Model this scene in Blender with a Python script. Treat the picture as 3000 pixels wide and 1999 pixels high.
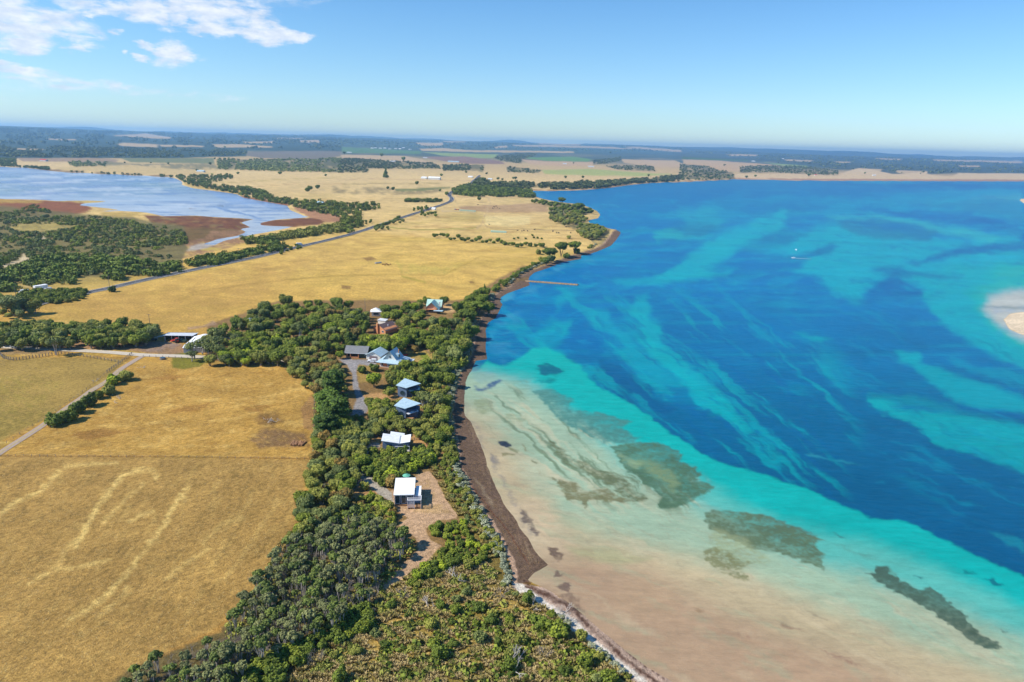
import bpy, math, random
import numpy as np
from mathutils import Vector, Matrix
for o in list(bpy.data.objects): bpy.data.objects.remove(o)
random.seed(7); RNG = np.random.default_rng(7)
SC = bpy.context.scene; COL = SC.collection
R = math.radians
# ------------------------------------------------------------------ camera
CAM_H = 110.0; FPX = 2000.0          # focal length in pixels of the 3000 px wide photograph
PITCH = math.atan(580/2000.0); ROLL = R(1.68)
f_ = np.array([0, math.cos(PITCH), -math.sin(PITCH)])
r0 = np.array([1.0, 0, 0]); u0 = np.array([0, math.sin(PITCH), math.cos(PITCH)])
rt = math.cos(ROLL)*r0+math.sin(ROLL)*u0; up = math.cos(ROLL)*u0-math.sin(ROLL)*r0
cam = bpy.data.cameras.new('camera'); co = bpy.data.objects.new('camera', cam); COL.objects.link(co)
cam.sensor_width = 36; cam.lens = 24; cam.clip_start = 1; cam.clip_end = 90000
M3 = Matrix(((rt[0], up[0], -f_[0]), (rt[1], up[1], -f_[1]), (rt[2], up[2], -f_[2])))
co.matrix_world = Matrix.Translation((0, 0, CAM_H)) @ M3.to_4x4()
SC.camera = co
# ------------------------------------------------------------------ light
SUN_EL = R(43); SUNV = Vector((-0.97, -0.22, 0)).normalized()
SUNV = Vector((SUNV.x*math.cos(SUN_EL), SUNV.y*math.cos(SUN_EL), math.sin(SUN_EL)))
sl = bpy.data.lights.new('sun', 'SUN'); sl.energy = 4.3; sl.angle = R(0.53); sl.color = (1.0, 0.95, 0.86)
so = bpy.data.objects.new('sun', sl); COL.objects.link(so); so.rotation_euler = SUNV.to_track_quat('Z', 'Y').to_euler()
so.location = (0, 0, 300)
W = bpy.data.worlds.new('World'); SC.world = W; W.use_nodes = True
def sky():
    nt = W.node_tree; N = nt.nodes; L = nt.links
    N.clear()
    out = N.new('ShaderNodeOutputWorld'); bg = N.new('ShaderNodeBackground')
    s = N.new('ShaderNodeTexSky'); s.sky_type = 'NISHITA'; s.sun_disc = False
    s.sun_elevation = SUN_EL; s.sun_rotation = math.atan2(SUNV.x, SUNV.y)
    s.air_density = 1.0; s.dust_density = 0.05; s.ozone_density = 3.6; s.altitude = 100
    bg.inputs[1].default_value = SKY_STR
    g = N.new('ShaderNodeNewGeometry')          # Incoming = direction looked along (negated)
    neg = N.new('ShaderNodeVectorMath'); neg.operation = 'SCALE'; neg.inputs['Scale'].default_value = -1
    L.new(g.outputs['Incoming'], neg.inputs[0])
    sp = N.new('ShaderNodeSeparateXYZ'); L.new(neg.outputs[0], sp.inputs[0])
    def m(op, a, b=None, c=None, clamp=False):
        n = N.new('ShaderNodeMath'); n.operation = op; n.use_clamp = clamp
        for i, v in enumerate((a, b, c)):
            if v is None: continue
            if isinstance(v, (int, float)): n.inputs[i].default_value = v
            else: L.new(v, n.inputs[i])
        return n.outputs[0]
    az = m('ARCTAN2', sp.outputs[0], sp.outputs[1]); el = m('ARCSINE', sp.outputs[2])
    cm = N.new('ShaderNodeCombineXYZ'); L.new(az, cm.inputs[0]); L.new(m('MULTIPLY', el, 2.6), cm.inputs[1])
    def noise(scale, det, off, rough=.6, dist=0.0):
        n = N.new('ShaderNodeTexNoise'); n.inputs['Scale'].default_value = scale; n.inputs['Detail'].default_value = det
        n.inputs['Roughness'].default_value = rough; n.inputs['Distortion'].default_value = dist
        a = N.new('ShaderNodeVectorMath'); a.operation = 'ADD'; a.inputs[1].default_value = (off, off*1.7, 0)
        L.new(cm.outputs[0], a.inputs[0]); L.new(a.outputs[0], n.inputs['Vector']); return n.outputs[0]
    def band(v, a, b):        # smooth 0..1 ramp
        n = N.new('ShaderNodeMapRange'); n.interpolation_type = 'SMOOTHSTEP'
        n.inputs['From Min'].default_value = a; n.inputs['From Max'].default_value = b
        L.new(v, n.inputs['Value']); return n.outputs[0]
    # cloud banks as soft ellipses in azimuth / elevation, broken by noise
    pxb = [(60,60,150,60,1.1),(150,70,130,50,1.1),(60,130,85,26,1.25),(215,105,95,30,1.0),(20,20,120,60,1.1),(300,15,150,34,1.0),(265,28,60,18,1.2),(430,25,150,40,1.1),(500,55,70,32,1.15),(560,20,120,40,1.1),(640,60,80,42,1.25),(700,35,110,42,1.15),(740,75,90,44,1.25),(800,100,80,36,1.25),(860,105,45,24,1.3),(570,88,45,16,1.0),
             (505,155,62,36,1.15),(412,174,26,14,1.1),(440,132,32,12,1.1),(480,185,50,14,.95),(225,145,40,14,.85),(355,94,28,10,.8),(362,156,16,9,.8),(45,200,95,20,1.0),(120,215,70,18,.95),(170,242,200,24,.8),(330,250,90,16,.75),(470,272,260,15,.6),(650,284,110,11,.65),(70,290,140,16,.55),(590,175,25,9,.5),
             (-260,60,260,120,1.0),(150,-130,500,120,1.0),(700,-110,350,110,1.0)]
    banks = []
    for (bx, by, brx, bry, bam) in pxb:
        v = f_*FPX+rt*(bx-1500)-up*(by-999.5); v = v/np.linalg.norm(v)
        banks.append((math.atan2(v[0], v[1]), math.asin(v[2]), brx/2150.0*1.1, bry/2150.0*1.25, bam))
    tot = None
    wn = m('MULTIPLY', m('SUBTRACT', noise(14, 6, 3.1), .5), .07); wn2 = m('MULTIPLY', m('SUBTRACT', noise(16, 6, 8.7), .5), .035)
    azw = m('ADD', az, wn); elw = m('ADD', el, wn2)
    for (a, e, ra, re, am) in banks:
        d = m('ADD', m('POWER', m('DIVIDE', m('ABSOLUTE', m('SUBTRACT', azw, a)), ra), 2), m('POWER', m('DIVIDE', m('ABSOLUTE', m('SUBTRACT', elw, e)), re), 2))
        v = m('MULTIPLY', m('SUBTRACT', 1.0, d, clamp=True), am)
        tot = v if tot is None else m('MAXIMUM', tot, v)
    n1 = noise(26, 9, 1.3, .62, .3); n2 = noise(8, 5, 5.3, .55)
    dens = m('SUBTRACT', m('ADD', m('MULTIPLY', tot, 1.05), m('MULTIPLY', m('SUBTRACT', n1, .5), 3.0)), m('MULTIPLY', n2, .35))
    mask = band(dens, .10, 1.05)
    mask = m('MULTIPLY', mask, band(tot, .0, .25))
    mask = m('MULTIPLY', m('MULTIPLY', mask, .88), band(tot, .05, .85))
    shade = band(noise(34, 6, 12.4, .6), .3, .75)
    cc = N.new('ShaderNodeMixRGB'); cc.inputs[1].default_value = (4.3, 4.9, 5.9, 1); cc.inputs[2].default_value = (6.6, 6.7, 6.9, 1); L.new(shade, cc.inputs[0])
    mx = N.new('ShaderNodeMixRGB'); L.new(mask, mx.inputs[0])
    hs = N.new('ShaderNodeHueSaturation'); hs.inputs['Saturation'].default_value = 1.22; L.new(s.outputs[0], hs.inputs['Color'])
    tint = N.new('ShaderNodeMixRGB'); tint.blend_type = 'MULTIPLY'; tint.inputs[0].default_value = 1; tint.inputs[2].default_value = SKY_TINT
    L.new(hs.outputs[0], tint.inputs[1])
    lowk = band(el, .16, -.02)                   # paler blue air low over the land
    lowt = N.new('ShaderNodeMixRGB'); lowt.blend_type = 'MULTIPLY'; lowt.inputs[2].default_value = (.82, .89, 1.0, 1); L.new(lowk, lowt.inputs[0])
    L.new(tint.outputs[0], lowt.inputs[1]); L.new(lowt.outputs[0], mx.inputs[1]); L.new(cc.outputs[0], mx.inputs[2])
    L.new(mx.outputs[0], bg.inputs[0]); L.new(bg.outputs[0], out.inputs[0])
SKY_STR = 0.11; SKY_TINT = (0.80, 0.90, 0.98, 1); HAZE_D = 6.4e-5
sky()
SC.view_settings.view_transform = 'Standard'; SC.view_settings.look = 'None'; SC.view_settings.gamma = 1
SC.view_settings.exposure = 0.55; SC.view_settings.use_curve_mapping = False
SC.cycles.max_bounces = 4; SC.cycles.diffuse_bounces = 2; SC.cycles.glossy_bounces = 2; SC.cycles.transmission_bounces = 2
SC.cycles.volume_bounces = 1; SC.cycles.transparent_max_bounces = 4; SC.cycles.use_denoising = True
SC.cycles.use_adaptive_sampling = True; SC.cycles.adaptive_threshold = 0.015
# ------------------------------------------------------------------ ray helpers (design aid: photo pixel -> place on the terrain)
def s2l(c):
    c = np.asarray(c, float)/255.0
    return np.where(c <= .04045, c/12.92, ((c+.055)/1.055)**2.4)
EXPF = 1.62
def C(r, g, b, k=1.0): return tuple(float(v) for v in np.clip(s2l((r, g, b))/EXPF*k, 0.002, .85))
def ray(px, py):
    px = np.asarray(px, float); py = np.asarray(py, float)
    return (FPX*f_[:, None]+(px.ravel()-1500)*rt[:, None]-(py.ravel()-999.5)*up[:, None]).T
def project(x, y, z):
    v = np.stack([x, y, z-CAM_H], -1); d = v@f_
    return 1500+FPX*(v@rt)/d, 999.5-FPX*(v@up)/d, d
def flat(px, py, h=0.0):
    d = ray(px, py); t = (CAM_H-h)/np.maximum(-d[:, 2], 1e-3)
    return d[:, 0]*t, d[:, 1]*t
# --- value noise
def _hash(ix, iy, seed):
    h = (ix.astype(np.int64)*374761393+iy.astype(np.int64)*668265263+seed*974634777) & 0x7fffffff
    h = ((h ^ (h >> 13))*1274126177) & 0x7fffffff
    return ((h ^ (h >> 16)) & 0xffff)/65535.0
def vnoise(x, y, seed=0):
    ix = np.floor(x); iy = np.floor(y); fx = x-ix; fy = y-iy
    fx = fx*fx*(3-2*fx); fy = fy*fy*(3-2*fy)
    a = _hash(ix, iy, seed); b = _hash(ix+1, iy, seed); c = _hash(ix, iy+1, seed); d = _hash(ix+1, iy+1, seed)
    return (a*(1-fx)+b*fx)*(1-fy)+(c*(1-fx)+d*fx)*fy
def fbm(x, y, octv=4, seed=0, g=.5):
    s = 0; a = 1; t = 0
    for i in range(octv):
        s = s+a*vnoise(x*2**i+17.3*i, y*2**i-9.1*i, seed+i*31); t += a; a *= g
    return s/t*2-1
def smooth(e0, e1, x):
    t = np.clip((x-e0)/(e1-e0), 0, 1); return t*t*(3-2*t)
def sdf(X, Y, P):            # signed distance, positive inside
    P = np.asarray(P, float); Q = np.roll(P, -1, 0)
    out = np.full(X.shape, 1e18); ins = np.zeros(X.shape, bool)
    for (ax, ay), (bx, by) in zip(P, Q):
        ex, ey = bx-ax, by-ay; wx = X-ax; wy = Y-ay
        t = np.clip((wx*ex+wy*ey)/(ex*ex+ey*ey+1e-12), 0, 1)
        out = np.minimum(out, (wx-ex*t)**2+(wy-ey*t)**2)
        c = (ay > Y) != (by > Y)
        if ey != 0: ins ^= c & (X < ax+ex*(Y-ay)/ey)
    d = np.sqrt(out); return np.where(ins, d, -d)
def linedist(X, Y, P):
    out = np.full(X.shape, 1e18)
    for (ax, ay), (bx, by) in zip(P[:-1], P[1:]):
        ex, ey = bx-ax, by-ay; wx = X-ax; wy = Y-ay
        t = np.clip((wx*ex+wy*ey)/(ex*ex+ey*ey+1e-12), 0, 1)
        out = np.minimum(out, (wx-ex*t)**2+(wy-ey*t)**2)
    return np.sqrt(out)
def K(pts, k=1.275, ox=0, oy=0): return [(ox+k*a, oy+k*b) for a, b in pts]
def q1(*p): return K(p, .425, 0, 340)
def q2(*p): return K(p, .425, 1000, 340)
def q3(*p): return K(p, .425, 2000, 340)
def q4(*p): return K(p, .425, 0, 700)
def q5(*p): return K(p, .425, 1000, 700)
def qa(*p): return K(p, .2551, 850, 850)
def qb(*p): return K(p, .34, 850, 1200)
def qc(*p): return K(p, .3188, 300, 1500)
def qd(*p): return K(p, .3188, 1000, 1500)
def qw(*p): return K(p, .3636, 1300, 1000)
def qv(*p): return K(p, .3825, 1400, 600)
def qr(*p): return K(p, .3825, 2100, 700)
def D(*p): return K(p)
# ------------------------------------------------------------------ shore lines (as seen, then laid on the sea plane)
COAST = [(5200,545),(3000,532),(2700,531),(2425,530),(2250,528),(2165,525),(2120,528),(2060,531),(2000,534),(1914,536),(1841,543),(1786,551),(1701,558),(1616,560),(1557,560),(1562,568),(1572,578),(1595,584),(1629,591),(1690,598),(1722,606),
 (1748,618),(1759,629),(1752,640),(1722,646),(1727,654),(1761,661),(1786,671),(1803,673),(1820,681),(1807,701),(1790,720),(1758,734),(1720,748),(1702,749),(1703,759),(1650,768),(1608,785),(1565,799),(1552,811),(1548,822),(1552,836),
 (1523,847),(1489,859),(1467,872),(1465,883),(1472,893),(1459,917),(1453,932),(1429,946),(1423,968),(1425,989),(1423,1023),(1427,1053),(1395,1058),(1382,1084),(1367,1109),(1362,1145),(1360,1189),(1362,1218),(1380,1240),(1394,1269),
 (1409,1302),(1420,1334),(1427,1364),(1438,1393),(1456,1433),(1478,1476),(1504,1516),(1533,1560),(1560,1600),(1585,1635),(1603,1655),(1565,1678),(1545,1700),(1600,1724),(1645,1750),(1700,1792),(1760,1845),(1830,1905),(1900,1957),(1985,2010),(2100,2090),(2200,2160),(5200,2160)]
LAGOON = [(-900,470),(0,488),(85,493),(170,504),(297,510),(425,515.5),(510,521),(535,533),(533,542),(565,552),(637,561),(693,569),(714,580),(786,593),(841,603),(850,616),(892,633),(909,637),(808,644),(761,654),(765,661),(863,665),
 (841,669),(786,680),(722,691),(659,705),(629,718),(595,716),(637,701),(697,691),(722,680),(701,671),(735,667),(705,652),(744,643),(690,639),(637,637),(574,632),(480,634),(425,622),(348,618),(255,624),(348,614),(289,608),(225,601),
 (255,595),(353,591),(255,588),(170,590),(127,586),(0,583),(-900,575)]
BAR = [(2940,937),(2958,919),(3000,914),(3500,905),(3500,1060),(3000,983),(2957,965)]
BAR2 = [(2985,585),(3000,581),(3500,585),(3500,600),(3000,597)]
def toworld(P):
    P = np.array(P); x, y = flat(P[:, 0], P[:, 1]); return np.stack([x, y], 1)
W_COAST = toworld(COAST); W_LAG = toworld(LAGOON); W_BAR = toworld(BAR); W_BAR2 = toworld(BAR2)
def hills(x, y):
    r = np.hypot(x, y); th = np.degrees(np.arctan2(x, y))
    amp = np.interp(th, [-60,-37,-22,-10,0,9,16,24,37,60], [1.22,1.2,1.06,1.0,.98,.93,.72,.5,.42,.4])
    base = smooth(4200, 17000, r)*105*amp
    n = fbm(x/2600+3, y/2600, 4, 5)
    n2 = fbm(x/900, y/1100, 3, 9)
    base = np.maximum(base, smooth(13000, 21500, r)*(92+n*70))
    return np.maximum(base+n*48*amp*smooth(4500, 11000, r)+n2*9*smooth(4200, 8000, r)+smooth(16000, 21000, r)*(14*amp+n*26*amp), 0)
def shore(x, y):             # metres inland (+) or out on the water (-)
    d = -sdf(x, y, W_COAST); d = np.minimum(d, -sdf(x, y, W_LAG))
    d = np.maximum(d, sdf(x, y, W_BAR)); return np.maximum(d, sdf(x, y, W_BAR2))
def zland(x, y, d=None):
    x = np.asarray(x, float); y = np.asarray(y, float)
    if d is None: d = shore(x, y)
    r = np.hypot(x, y)
    e = d+fbm(x/6, y/6, 3, 3)*np.clip(.5, 0, 1)
    z = np.clip(e*.11, -1.6, 1.5)+smooth(14, 60, d)*(.8+.9*fbm(x/70, y/70, 3, 21))
    return z+hills(x, y)*smooth(0, 300, d)
def G(px, py, h=0.0):        # photo pixels -> points h metres above the terrain
    px = np.atleast_1d(np.asarray(px, float)); py = np.atleast_1d(np.asarray(py, float))
    z = np.full(px.shape, 1.5)
    d = ray(px, py)
    for _ in range(7):
        t = (CAM_H-h-z)/np.maximum(-d[:, 2], 4.0)
        x = d[:, 0]*t; y = d[:, 1]*t; zn = zland(x, y) if _ > 4 else np.clip(zland(x, y), 0, 8); z = z*.4+zn*.6
    far = np.hypot(d[:, 0], d[:, 1])*(CAM_H-h)/np.maximum(-d[:, 2], 4.0) > 3300
    if far.any():                    # rising country: first place where the line of sight meets it
        df = d[far]; hd = np.hypot(df[:, 0], df[:, 1]); rs = np.geomspace(3000, 24500, 110)
        X = df[:, :1]/hd[:, None]*rs; Y = df[:, 1:2]/hd[:, None]*rs; Zr = CAM_H+df[:, 2:3]/hd[:, None]*rs
        hit = (hills(X, Y)+1.5+h) >= Zr; k = hit.argmax(1); ok = hit.any(1); ii = np.arange(len(k))
        xf = X[ii, k]; yf = Y[ii, k]; x[far] = xf; y[far] = yf
        zf = zland(xf, yf); zf[~ok] = -5
        zz = zland(x, y); zz[far] = zf; return x, y, zz
    return x, y, zland(x, y)
def G1(px, py, h=0.0):
    x, y, z = G([px], [py], h); return Vector((x[0], y[0], z[0]))
# ------------------------------------------------------------------ material helpers
def newmat(name):
    m = bpy.data.materials.new(name); m.use_nodes = True
    b = m.node_tree.nodes['Principled BSDF']; return m, m.node_tree, b
def mathn(nt, op, a, b=None, clamp=False):
    n = nt.nodes.new('ShaderNodeMath'); n.operation = op; n.use_clamp = clamp
    for i, v in enumerate((a, b)):
        if v is None: continue
        if isinstance(v, (int, float)): n.inputs[i].default_value = v
        else: nt.links.new(v, n.inputs[i])
    return n.outputs[0]
def noise(nt, vec, scale, det=4, rough=.6):
    n = nt.nodes.new('ShaderNodeTexNoise'); n.inputs['Scale'].default_value = scale; n.inputs['Detail'].default_value = det
    n.inputs['Roughness'].default_value = rough
    if vec is not None: nt.links.new(vec, n.inputs['Vector'])
    return n.outputs[0]
def maprange(nt, v, a, b, c, d):
    n = nt.nodes.new('ShaderNodeMapRange'); nt.links.new(v, n.inputs['Value'])
    for k, t in zip(('From Min', 'From Max', 'To Min', 'To Max'), (a, b, c, d)): n.inputs[k].default_value = t
    return n.outputs['Result']
def mul(nt, col, fac):
    n = nt.nodes.new('ShaderNodeVectorMath'); n.operation = 'SCALE'; nt.links.new(col, n.inputs[0]); nt.links.new(fac, n.inputs['Scale']); return n.outputs[0]
def bump(nt, bsdf, h, strength, dist):
    b = nt.nodes.new('ShaderNodeBump'); b.inputs['Strength'].default_value = strength; b.inputs['Distance'].default_value = dist
    nt.links.new(h, b.inputs['Height']); nt.links.new(b.outputs[0], bsdf.inputs['Normal'])
def simple(name, col, rough=.7, var=.15, scale=3.0, metal=0, spec=.3, coord='Object'):
    m, nt, b = newmat(name); b.inputs['Roughness'].default_value = rough; b.inputs['Metallic'].default_value = metal
    b.inputs['Specular IOR Level'].default_value = spec
    t = nt.nodes.new('ShaderNodeTexCoord'); rgb = nt.nodes.new('ShaderNodeRGB'); rgb.outputs[0].default_value = (*col, 1)
    f = maprange(nt, noise(nt, t.outputs[coord], scale, 5), .3, .7, 1-var, 1+var)
    nt.links.new(mul(nt, rgb.outputs[0], f), b.inputs['Base Color']); return m
# ------------------------------------------------------------------ mesh helpers
def mesh_np(name, V, F, mat=None, attrs=None, smooth_=False, mats=None, mi=None):
    V = np.asarray(V, np.float32); F = np.asarray(F, np.int32); k = F.shape[1]
    me = bpy.data.meshes.new(name); me.vertices.add(len(V)); me.vertices.foreach_set('co', V.ravel())
    me.loops.add(F.size); me.loops.foreach_set('vertex_index', F.ravel())
    me.polygons.add(len(F)); me.polygons.foreach_set('loop_start', np.arange(0, F.size, k, dtype=np.int32))
    me.polygons.foreach_set('loop_total', np.full(len(F), k, np.int32))
    if smooth_: me.polygons.foreach_set('use_smooth', np.ones(len(F), bool))
    for m in (mats or ([mat] if mat else [])): me.materials.append(m)
    if mi is not None: me.polygons.foreach_set('material_index', np.asarray(mi, np.int32))
    for an, (typ, data) in (attrs or {}).items():
        a = me.attributes.new(an, typ, 'POINT')
        a.data.foreach_set('color' if typ == 'FLOAT_COLOR' else 'value', np.asarray(data, np.float32).ravel())
    me.update(calc_edges=True); return me
def link(name, data, parent=None, loc=None):
    o = bpy.data.objects.new(name, data); COL.objects.link(o)
    if parent is not None: o.parent = parent
    if loc is not None: o.location = loc
    return o
def tag(o, label=None, cat=None, group=None, kind=None):
    if label: o['label'] = label
    if cat: o['category'] = cat
    if group: o['group'] = group
    if kind: o['kind'] = kind
    return o
# ------------------------------------------------------------------ terrain and water sheets (polar grid round the viewpoint's foot)
NT, NR = 900, 640
th = np.radians(np.linspace(-54, 54, NT))
inv = np.concatenate([np.linspace(1/62.0, 1/95.0, 14)[:-1], 1/np.geomspace(95, 150, 70)[:-1], np.linspace(1/150.0, 1/3000.0, NR-180), 1/np.geomspace(3100, 25500, 98)])
rr = 1/inv; NR = len(rr)
Rg, Tg = np.meshgrid(rr, th, indexing='ij')
GX = (Rg*np.sin(Tg)).ravel(); GY = (Rg*np.cos(Tg)).ravel()
gd = shore(GX, GY); GZ = zland(GX, GY, gd)
PX, PY, _ = project(GX, GY, np.maximum(GZ, 0))
HZ = 375+(463-375)*PX/3000
DH = PY-HZ                     # pixels below the horizon
Wn1 = fbm(PX/70, PY/26, 4, 41); Wn2 = fbm(PX/55, PY/24, 4, 77)
Wg = fbm(PX/7, PY/3.4, 3, 211); Wf1 = fbm(PX/17, PY/8, 3, 141); Wf2 = fbm(PX/17, PY/8, 3, 177)
def paint(col, P, c, soft=6, a=1.0, warp=6, fine=2.5, stretch=.5, mottle=0, sel=None, line=None):
    P = np.asarray(P, float); m = soft+warp*2+fine*2+4+(line or 0)
    lo = P.min(0)-m; hi = P.max(0)+m
    s = (PX > lo[0]) & (PX < hi[0]) & (PY > lo[1]) & (PY < hi[1])
    if sel is not None: s &= sel
    i = np.nonzero(s)[0]
    if not len(i): return
    x = PX[i]+warp*Wn1[i]*2+fine*Wf1[i]*2; y = PY[i]+(warp*Wn2[i]*2+fine*Wf2[i]*2)*stretch
    d = (line-linedist(x, y, P)) if line else sdf(x, y, P)
    k = smooth(-soft/2, soft/2, d)*a
    if mottle: k = k*np.clip(1-mottle*.55+mottle*2.0*(.7*Wf1[i]+.7*Wn2[i]+.7*Wg[i]), 0, 1)
    col[i] = col[i]*(1-k[:, None])+np.asarray(c)[None, :]*k[:, None]
# ================= land colours
LC = np.zeros((len(GX), 3))
def ramp(v, stops):
    xs = [s[0] for s in stops]; cs = np.array([s[1] for s in stops])
    return np.stack([np.interp(v, xs, cs[:, j]) for j in range(3)], 1)
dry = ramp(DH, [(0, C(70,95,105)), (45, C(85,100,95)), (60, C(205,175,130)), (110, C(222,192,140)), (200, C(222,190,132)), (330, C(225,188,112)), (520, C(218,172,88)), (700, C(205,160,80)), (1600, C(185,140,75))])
LC[:] = dry
n = fbm(PX/150, PY/14, 4, 51)
LC *= (1+n*.22*smooth(60, 200, DH))[:, None]
gm = smooth(.1, .5, fbm(PX/190+9, PY/22, 4, 52))*smooth(120, 220, DH)*.40     # greener swales
LC = LC*(1-gm[:, None])+np.array(C(165,150,70))[None]*gm[:, None]
nm_ = smooth(.15, .6, fbm(PX/60+4, PY/7, 5, 58))*smooth(150, 220, DH)*.62
LC = LC*(1-nm_[:, None])+np.array(C(176,136,78))[None]*nm_[:, None]
nm_ = smooth(.2, .6, fbm(PX/90+14, PY/8, 5, 59))*smooth(150, 220, DH)*.4
LC = LC*(1-nm_[:, None])+np.array(C(240,208,130))[None]*nm_[:, None]
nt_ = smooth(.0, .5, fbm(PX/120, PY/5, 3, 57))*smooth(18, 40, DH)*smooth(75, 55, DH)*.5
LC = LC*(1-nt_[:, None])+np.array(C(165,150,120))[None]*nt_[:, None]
FOR = C(62,82,78); TAN = C(208,178,138); TAN2 = C(222,194,150)
# far woods left
paint(LC, q1((-300,60),(1000,110),(2353,130),(2353,245),(1700,235),(1700,275),(1250,292),(700,292),(-300,290)), FOR, 3, 1, 2, 1)
paint(LC, q2((-50,130),(1000,150),(2353,215),(2353,255),(1700,250),(1000,230),(500,215),(-50,205)), C(78,98,92), 3, .9, 2, 1)
paint(LC, q3((-50,215),(2353,285),(2353,390),(1900,395),(1700,400),(1450,398),(1300,370),(1080,372),(850,330),(600,315),(-50,280)), C(78,90,84), 3, .9, 2, 1)
FIELDS = [q1((780,135),(900,125),(1000,120),(1180,150),(1170,160),(900,148)), q1((800,195),(850,185),(1090,195),(1085,215),(850,210)), q1((1100,198),(1400,205),(1390,215),(1110,210)),
          q1((1465,195),(1600,195),(1870,208),(1870,216),(1600,220),(1480,215)), q1((340,159),(520,164),(515,171),(345,167)), q1((2060,168),(2200,165),(2200,185),(2070,182)), q1((1680,180),(1890,173),(1885,188),(1690,190)),
          q2((500,185),(700,183),(700,205),(560,205)), q2((1050,215),(1140,205),(1140,220),(1060,225)), q2((1160,200),(1400,200),(1900,215),(2000,228),(1700,222),(1200,208)), q2((1940,205),(2350,235),(2350,248),(2100,232)),
          q2((540,225),(700,222),(900,235),(1600,245),(1600,256),(900,248),(560,240)), q3((1330,292),(1510,295),(1500,303),(1340,300)), q3((1720,300),(2353,312),(2353,325),(2160,322),(1730,308)), q3((1200,360),(1380,368),(1370,380),(1200,375)),q3((1470,372),(1680,378),(1600,400),(1480,390)), q3((300,262),(520,268),(500,278),(320,274)), q3((700,300),(900,305),(880,316),(720,310)), q3((1050,312),(1160,315),(1150,322),(1060,320)), q3((1900,340),(2060,345),(2050,353),(1910,350)), q2((1350,185),(1650,195),(1640,204),(1360,196)), q2((1960,215),(2100,220),(2090,228),(1970,224)), q2((700,172),(860,178),(850,186),(710,182)), q1((100,222),(300,228),(290,238),(110,232)), q1((1900,150),(2100,152),(2090,160),(1910,158))]
for P in FIELDS:
    paint(LC, P, TAN, 2.5, .95, 2, 1)
FIELDS += [q2((0,205),(560,240),(900,262),(1080,262),(1050,292),(0,262)), q2((1200,196),(2000,216),(1990,234),(1200,212))]
paint(LC, q1((1700,250),(1950,240),(2353,245),(2353,275),(2200,300),(1800,290),(1700,270)), C(132,122,112), 3, 1, 2, 1)
paint(LC, q1((830,292),(1480,292),(1480,330),(900,320)), C(128,132,95), 3, 1, 2, 1)
paint(LC, q1((120,290),(700,292),(820,302),(800,320),(500,320),(150,312)), C(168,142,118), 3, 1, 2, 1)
paint(LC, q1((340,355),(480,350),(760,330),(900,335),(1300,375),(1500,395),(1420,410),(1200,405),(1000,400),(700,385),(450,375)), C(208,180,128), 3, 1, 2, 1)
paint(LC, q1((480,320),(740,315),(900,330),(1480,330),(2353,290),(2353,385),(1900,378),(1500,368),(1250,372),(900,338),(740,345),(480,345)), C(120,118,92), 4, .85, 2, 1, mottle=.6)
paint(LC, q2((0,213),(560,243),(540,262),(380,258),(90,257),(0,255)), C(98,132,88), 2.5, 1, 1, .6)
paint(LC, q2((560,250),(1080,265),(1050,290),(900,290),(700,275)), C(150,168,105), 2.5, 1, 1, .6)
paint(LC, q2((0,268),(440,275),(560,300),(640,345),(500,335),(340,300),(0,290)), C(205,175,140), 2.5, 1, 1, .6)
paint(LC, q2((560,284),(850,278),(1100,312),(1130,332),(900,332),(700,312)), C(152,122,112), 2.5, 1, 1, .6)
paint(LC, q2((1240,288),(1600,280),(1720,298),(1700,315),(1400,308)), C(108,148,88), 2.5, 1, 1, .6)
paint(LC, q2((1240,300),(1400,312),(1700,318),(1830,320),(1700,345),(1500,345),(1300,332)), C(206,172,138), 2.5, 1, 1, .6)
paint(LC, q2((1380,375),(1700,365),(2150,395),(2300,400),(2100,415),(1700,412),(1400,402)), C(178,182,112), 3, 1, 2, 1)
paint(LC, q2((1930,298),(2300,308),(2353,330),(2340,355),(2200,355),(1950,325)), C(205,174,138), 2.5, 1, 1, .6)
paint(LC, q2((-60,480),(400,500),(640,500),(700,520),(560,545),(200,540),(-60,530)), C(140,125,92), 5, .8, 3, 1, mottle=.5)
paint(LC, q2((360,500),(760,490),(760,500),(500,520),(380,520)), C(110,120,70), 3, .8, 2, 1)
paint(LC, q2((800,625),(1400,600),(1420,660),(1000,665),(820,650)), C(175,140,112), 5, .7, 3, 1)
paint(LC, q2((1000,690),(1300,690),(1300,745),(1180,760),(980,750)), C(238,215,155), 3, .6, 2, 1)
paint(LC, q2((300,765),(520,788),(900,775),(930,765)), C(150,148,62), 1.5, .8, 0, 1, line=1.4)
paint(LC, q2((985,750),(1030,775),(1200,782),(1600,790)), C(150,125,90), 2, .6, 0, 1, line=1.3)
paint(LC, q2((350,850),(600,845),(1350,900)), C(190,165,80), 3, .6, 0, 1, line=2)
paint(LC, q3((350,400),(800,398),(1080,402),(1190,365),(1300,367),(1450,402),(1680,382),(1690,402),(1850,420),(1900,395),(2400,398),(2400,448),(350,442)), C(222,192,150), 2.5, 1, 1.5, .8)
paint(LC, q3((0,300),(240,308),(600,335),(720,350),(600,357),(450,385),(250,380),(130,342),(0,335)), C(206,172,132), 2.5, 1, 1, .6)
paint(LC, q3((560,322),(860,343),(840,362),(700,347)), C(150,165,105), 2.5, 1, 1, .6)
paint(LC, q3((0,284),(240,296),(460,304),(450,310),(240,306),(0,296)), C(80,110,60), 2, 1, .5, .5)
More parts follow.
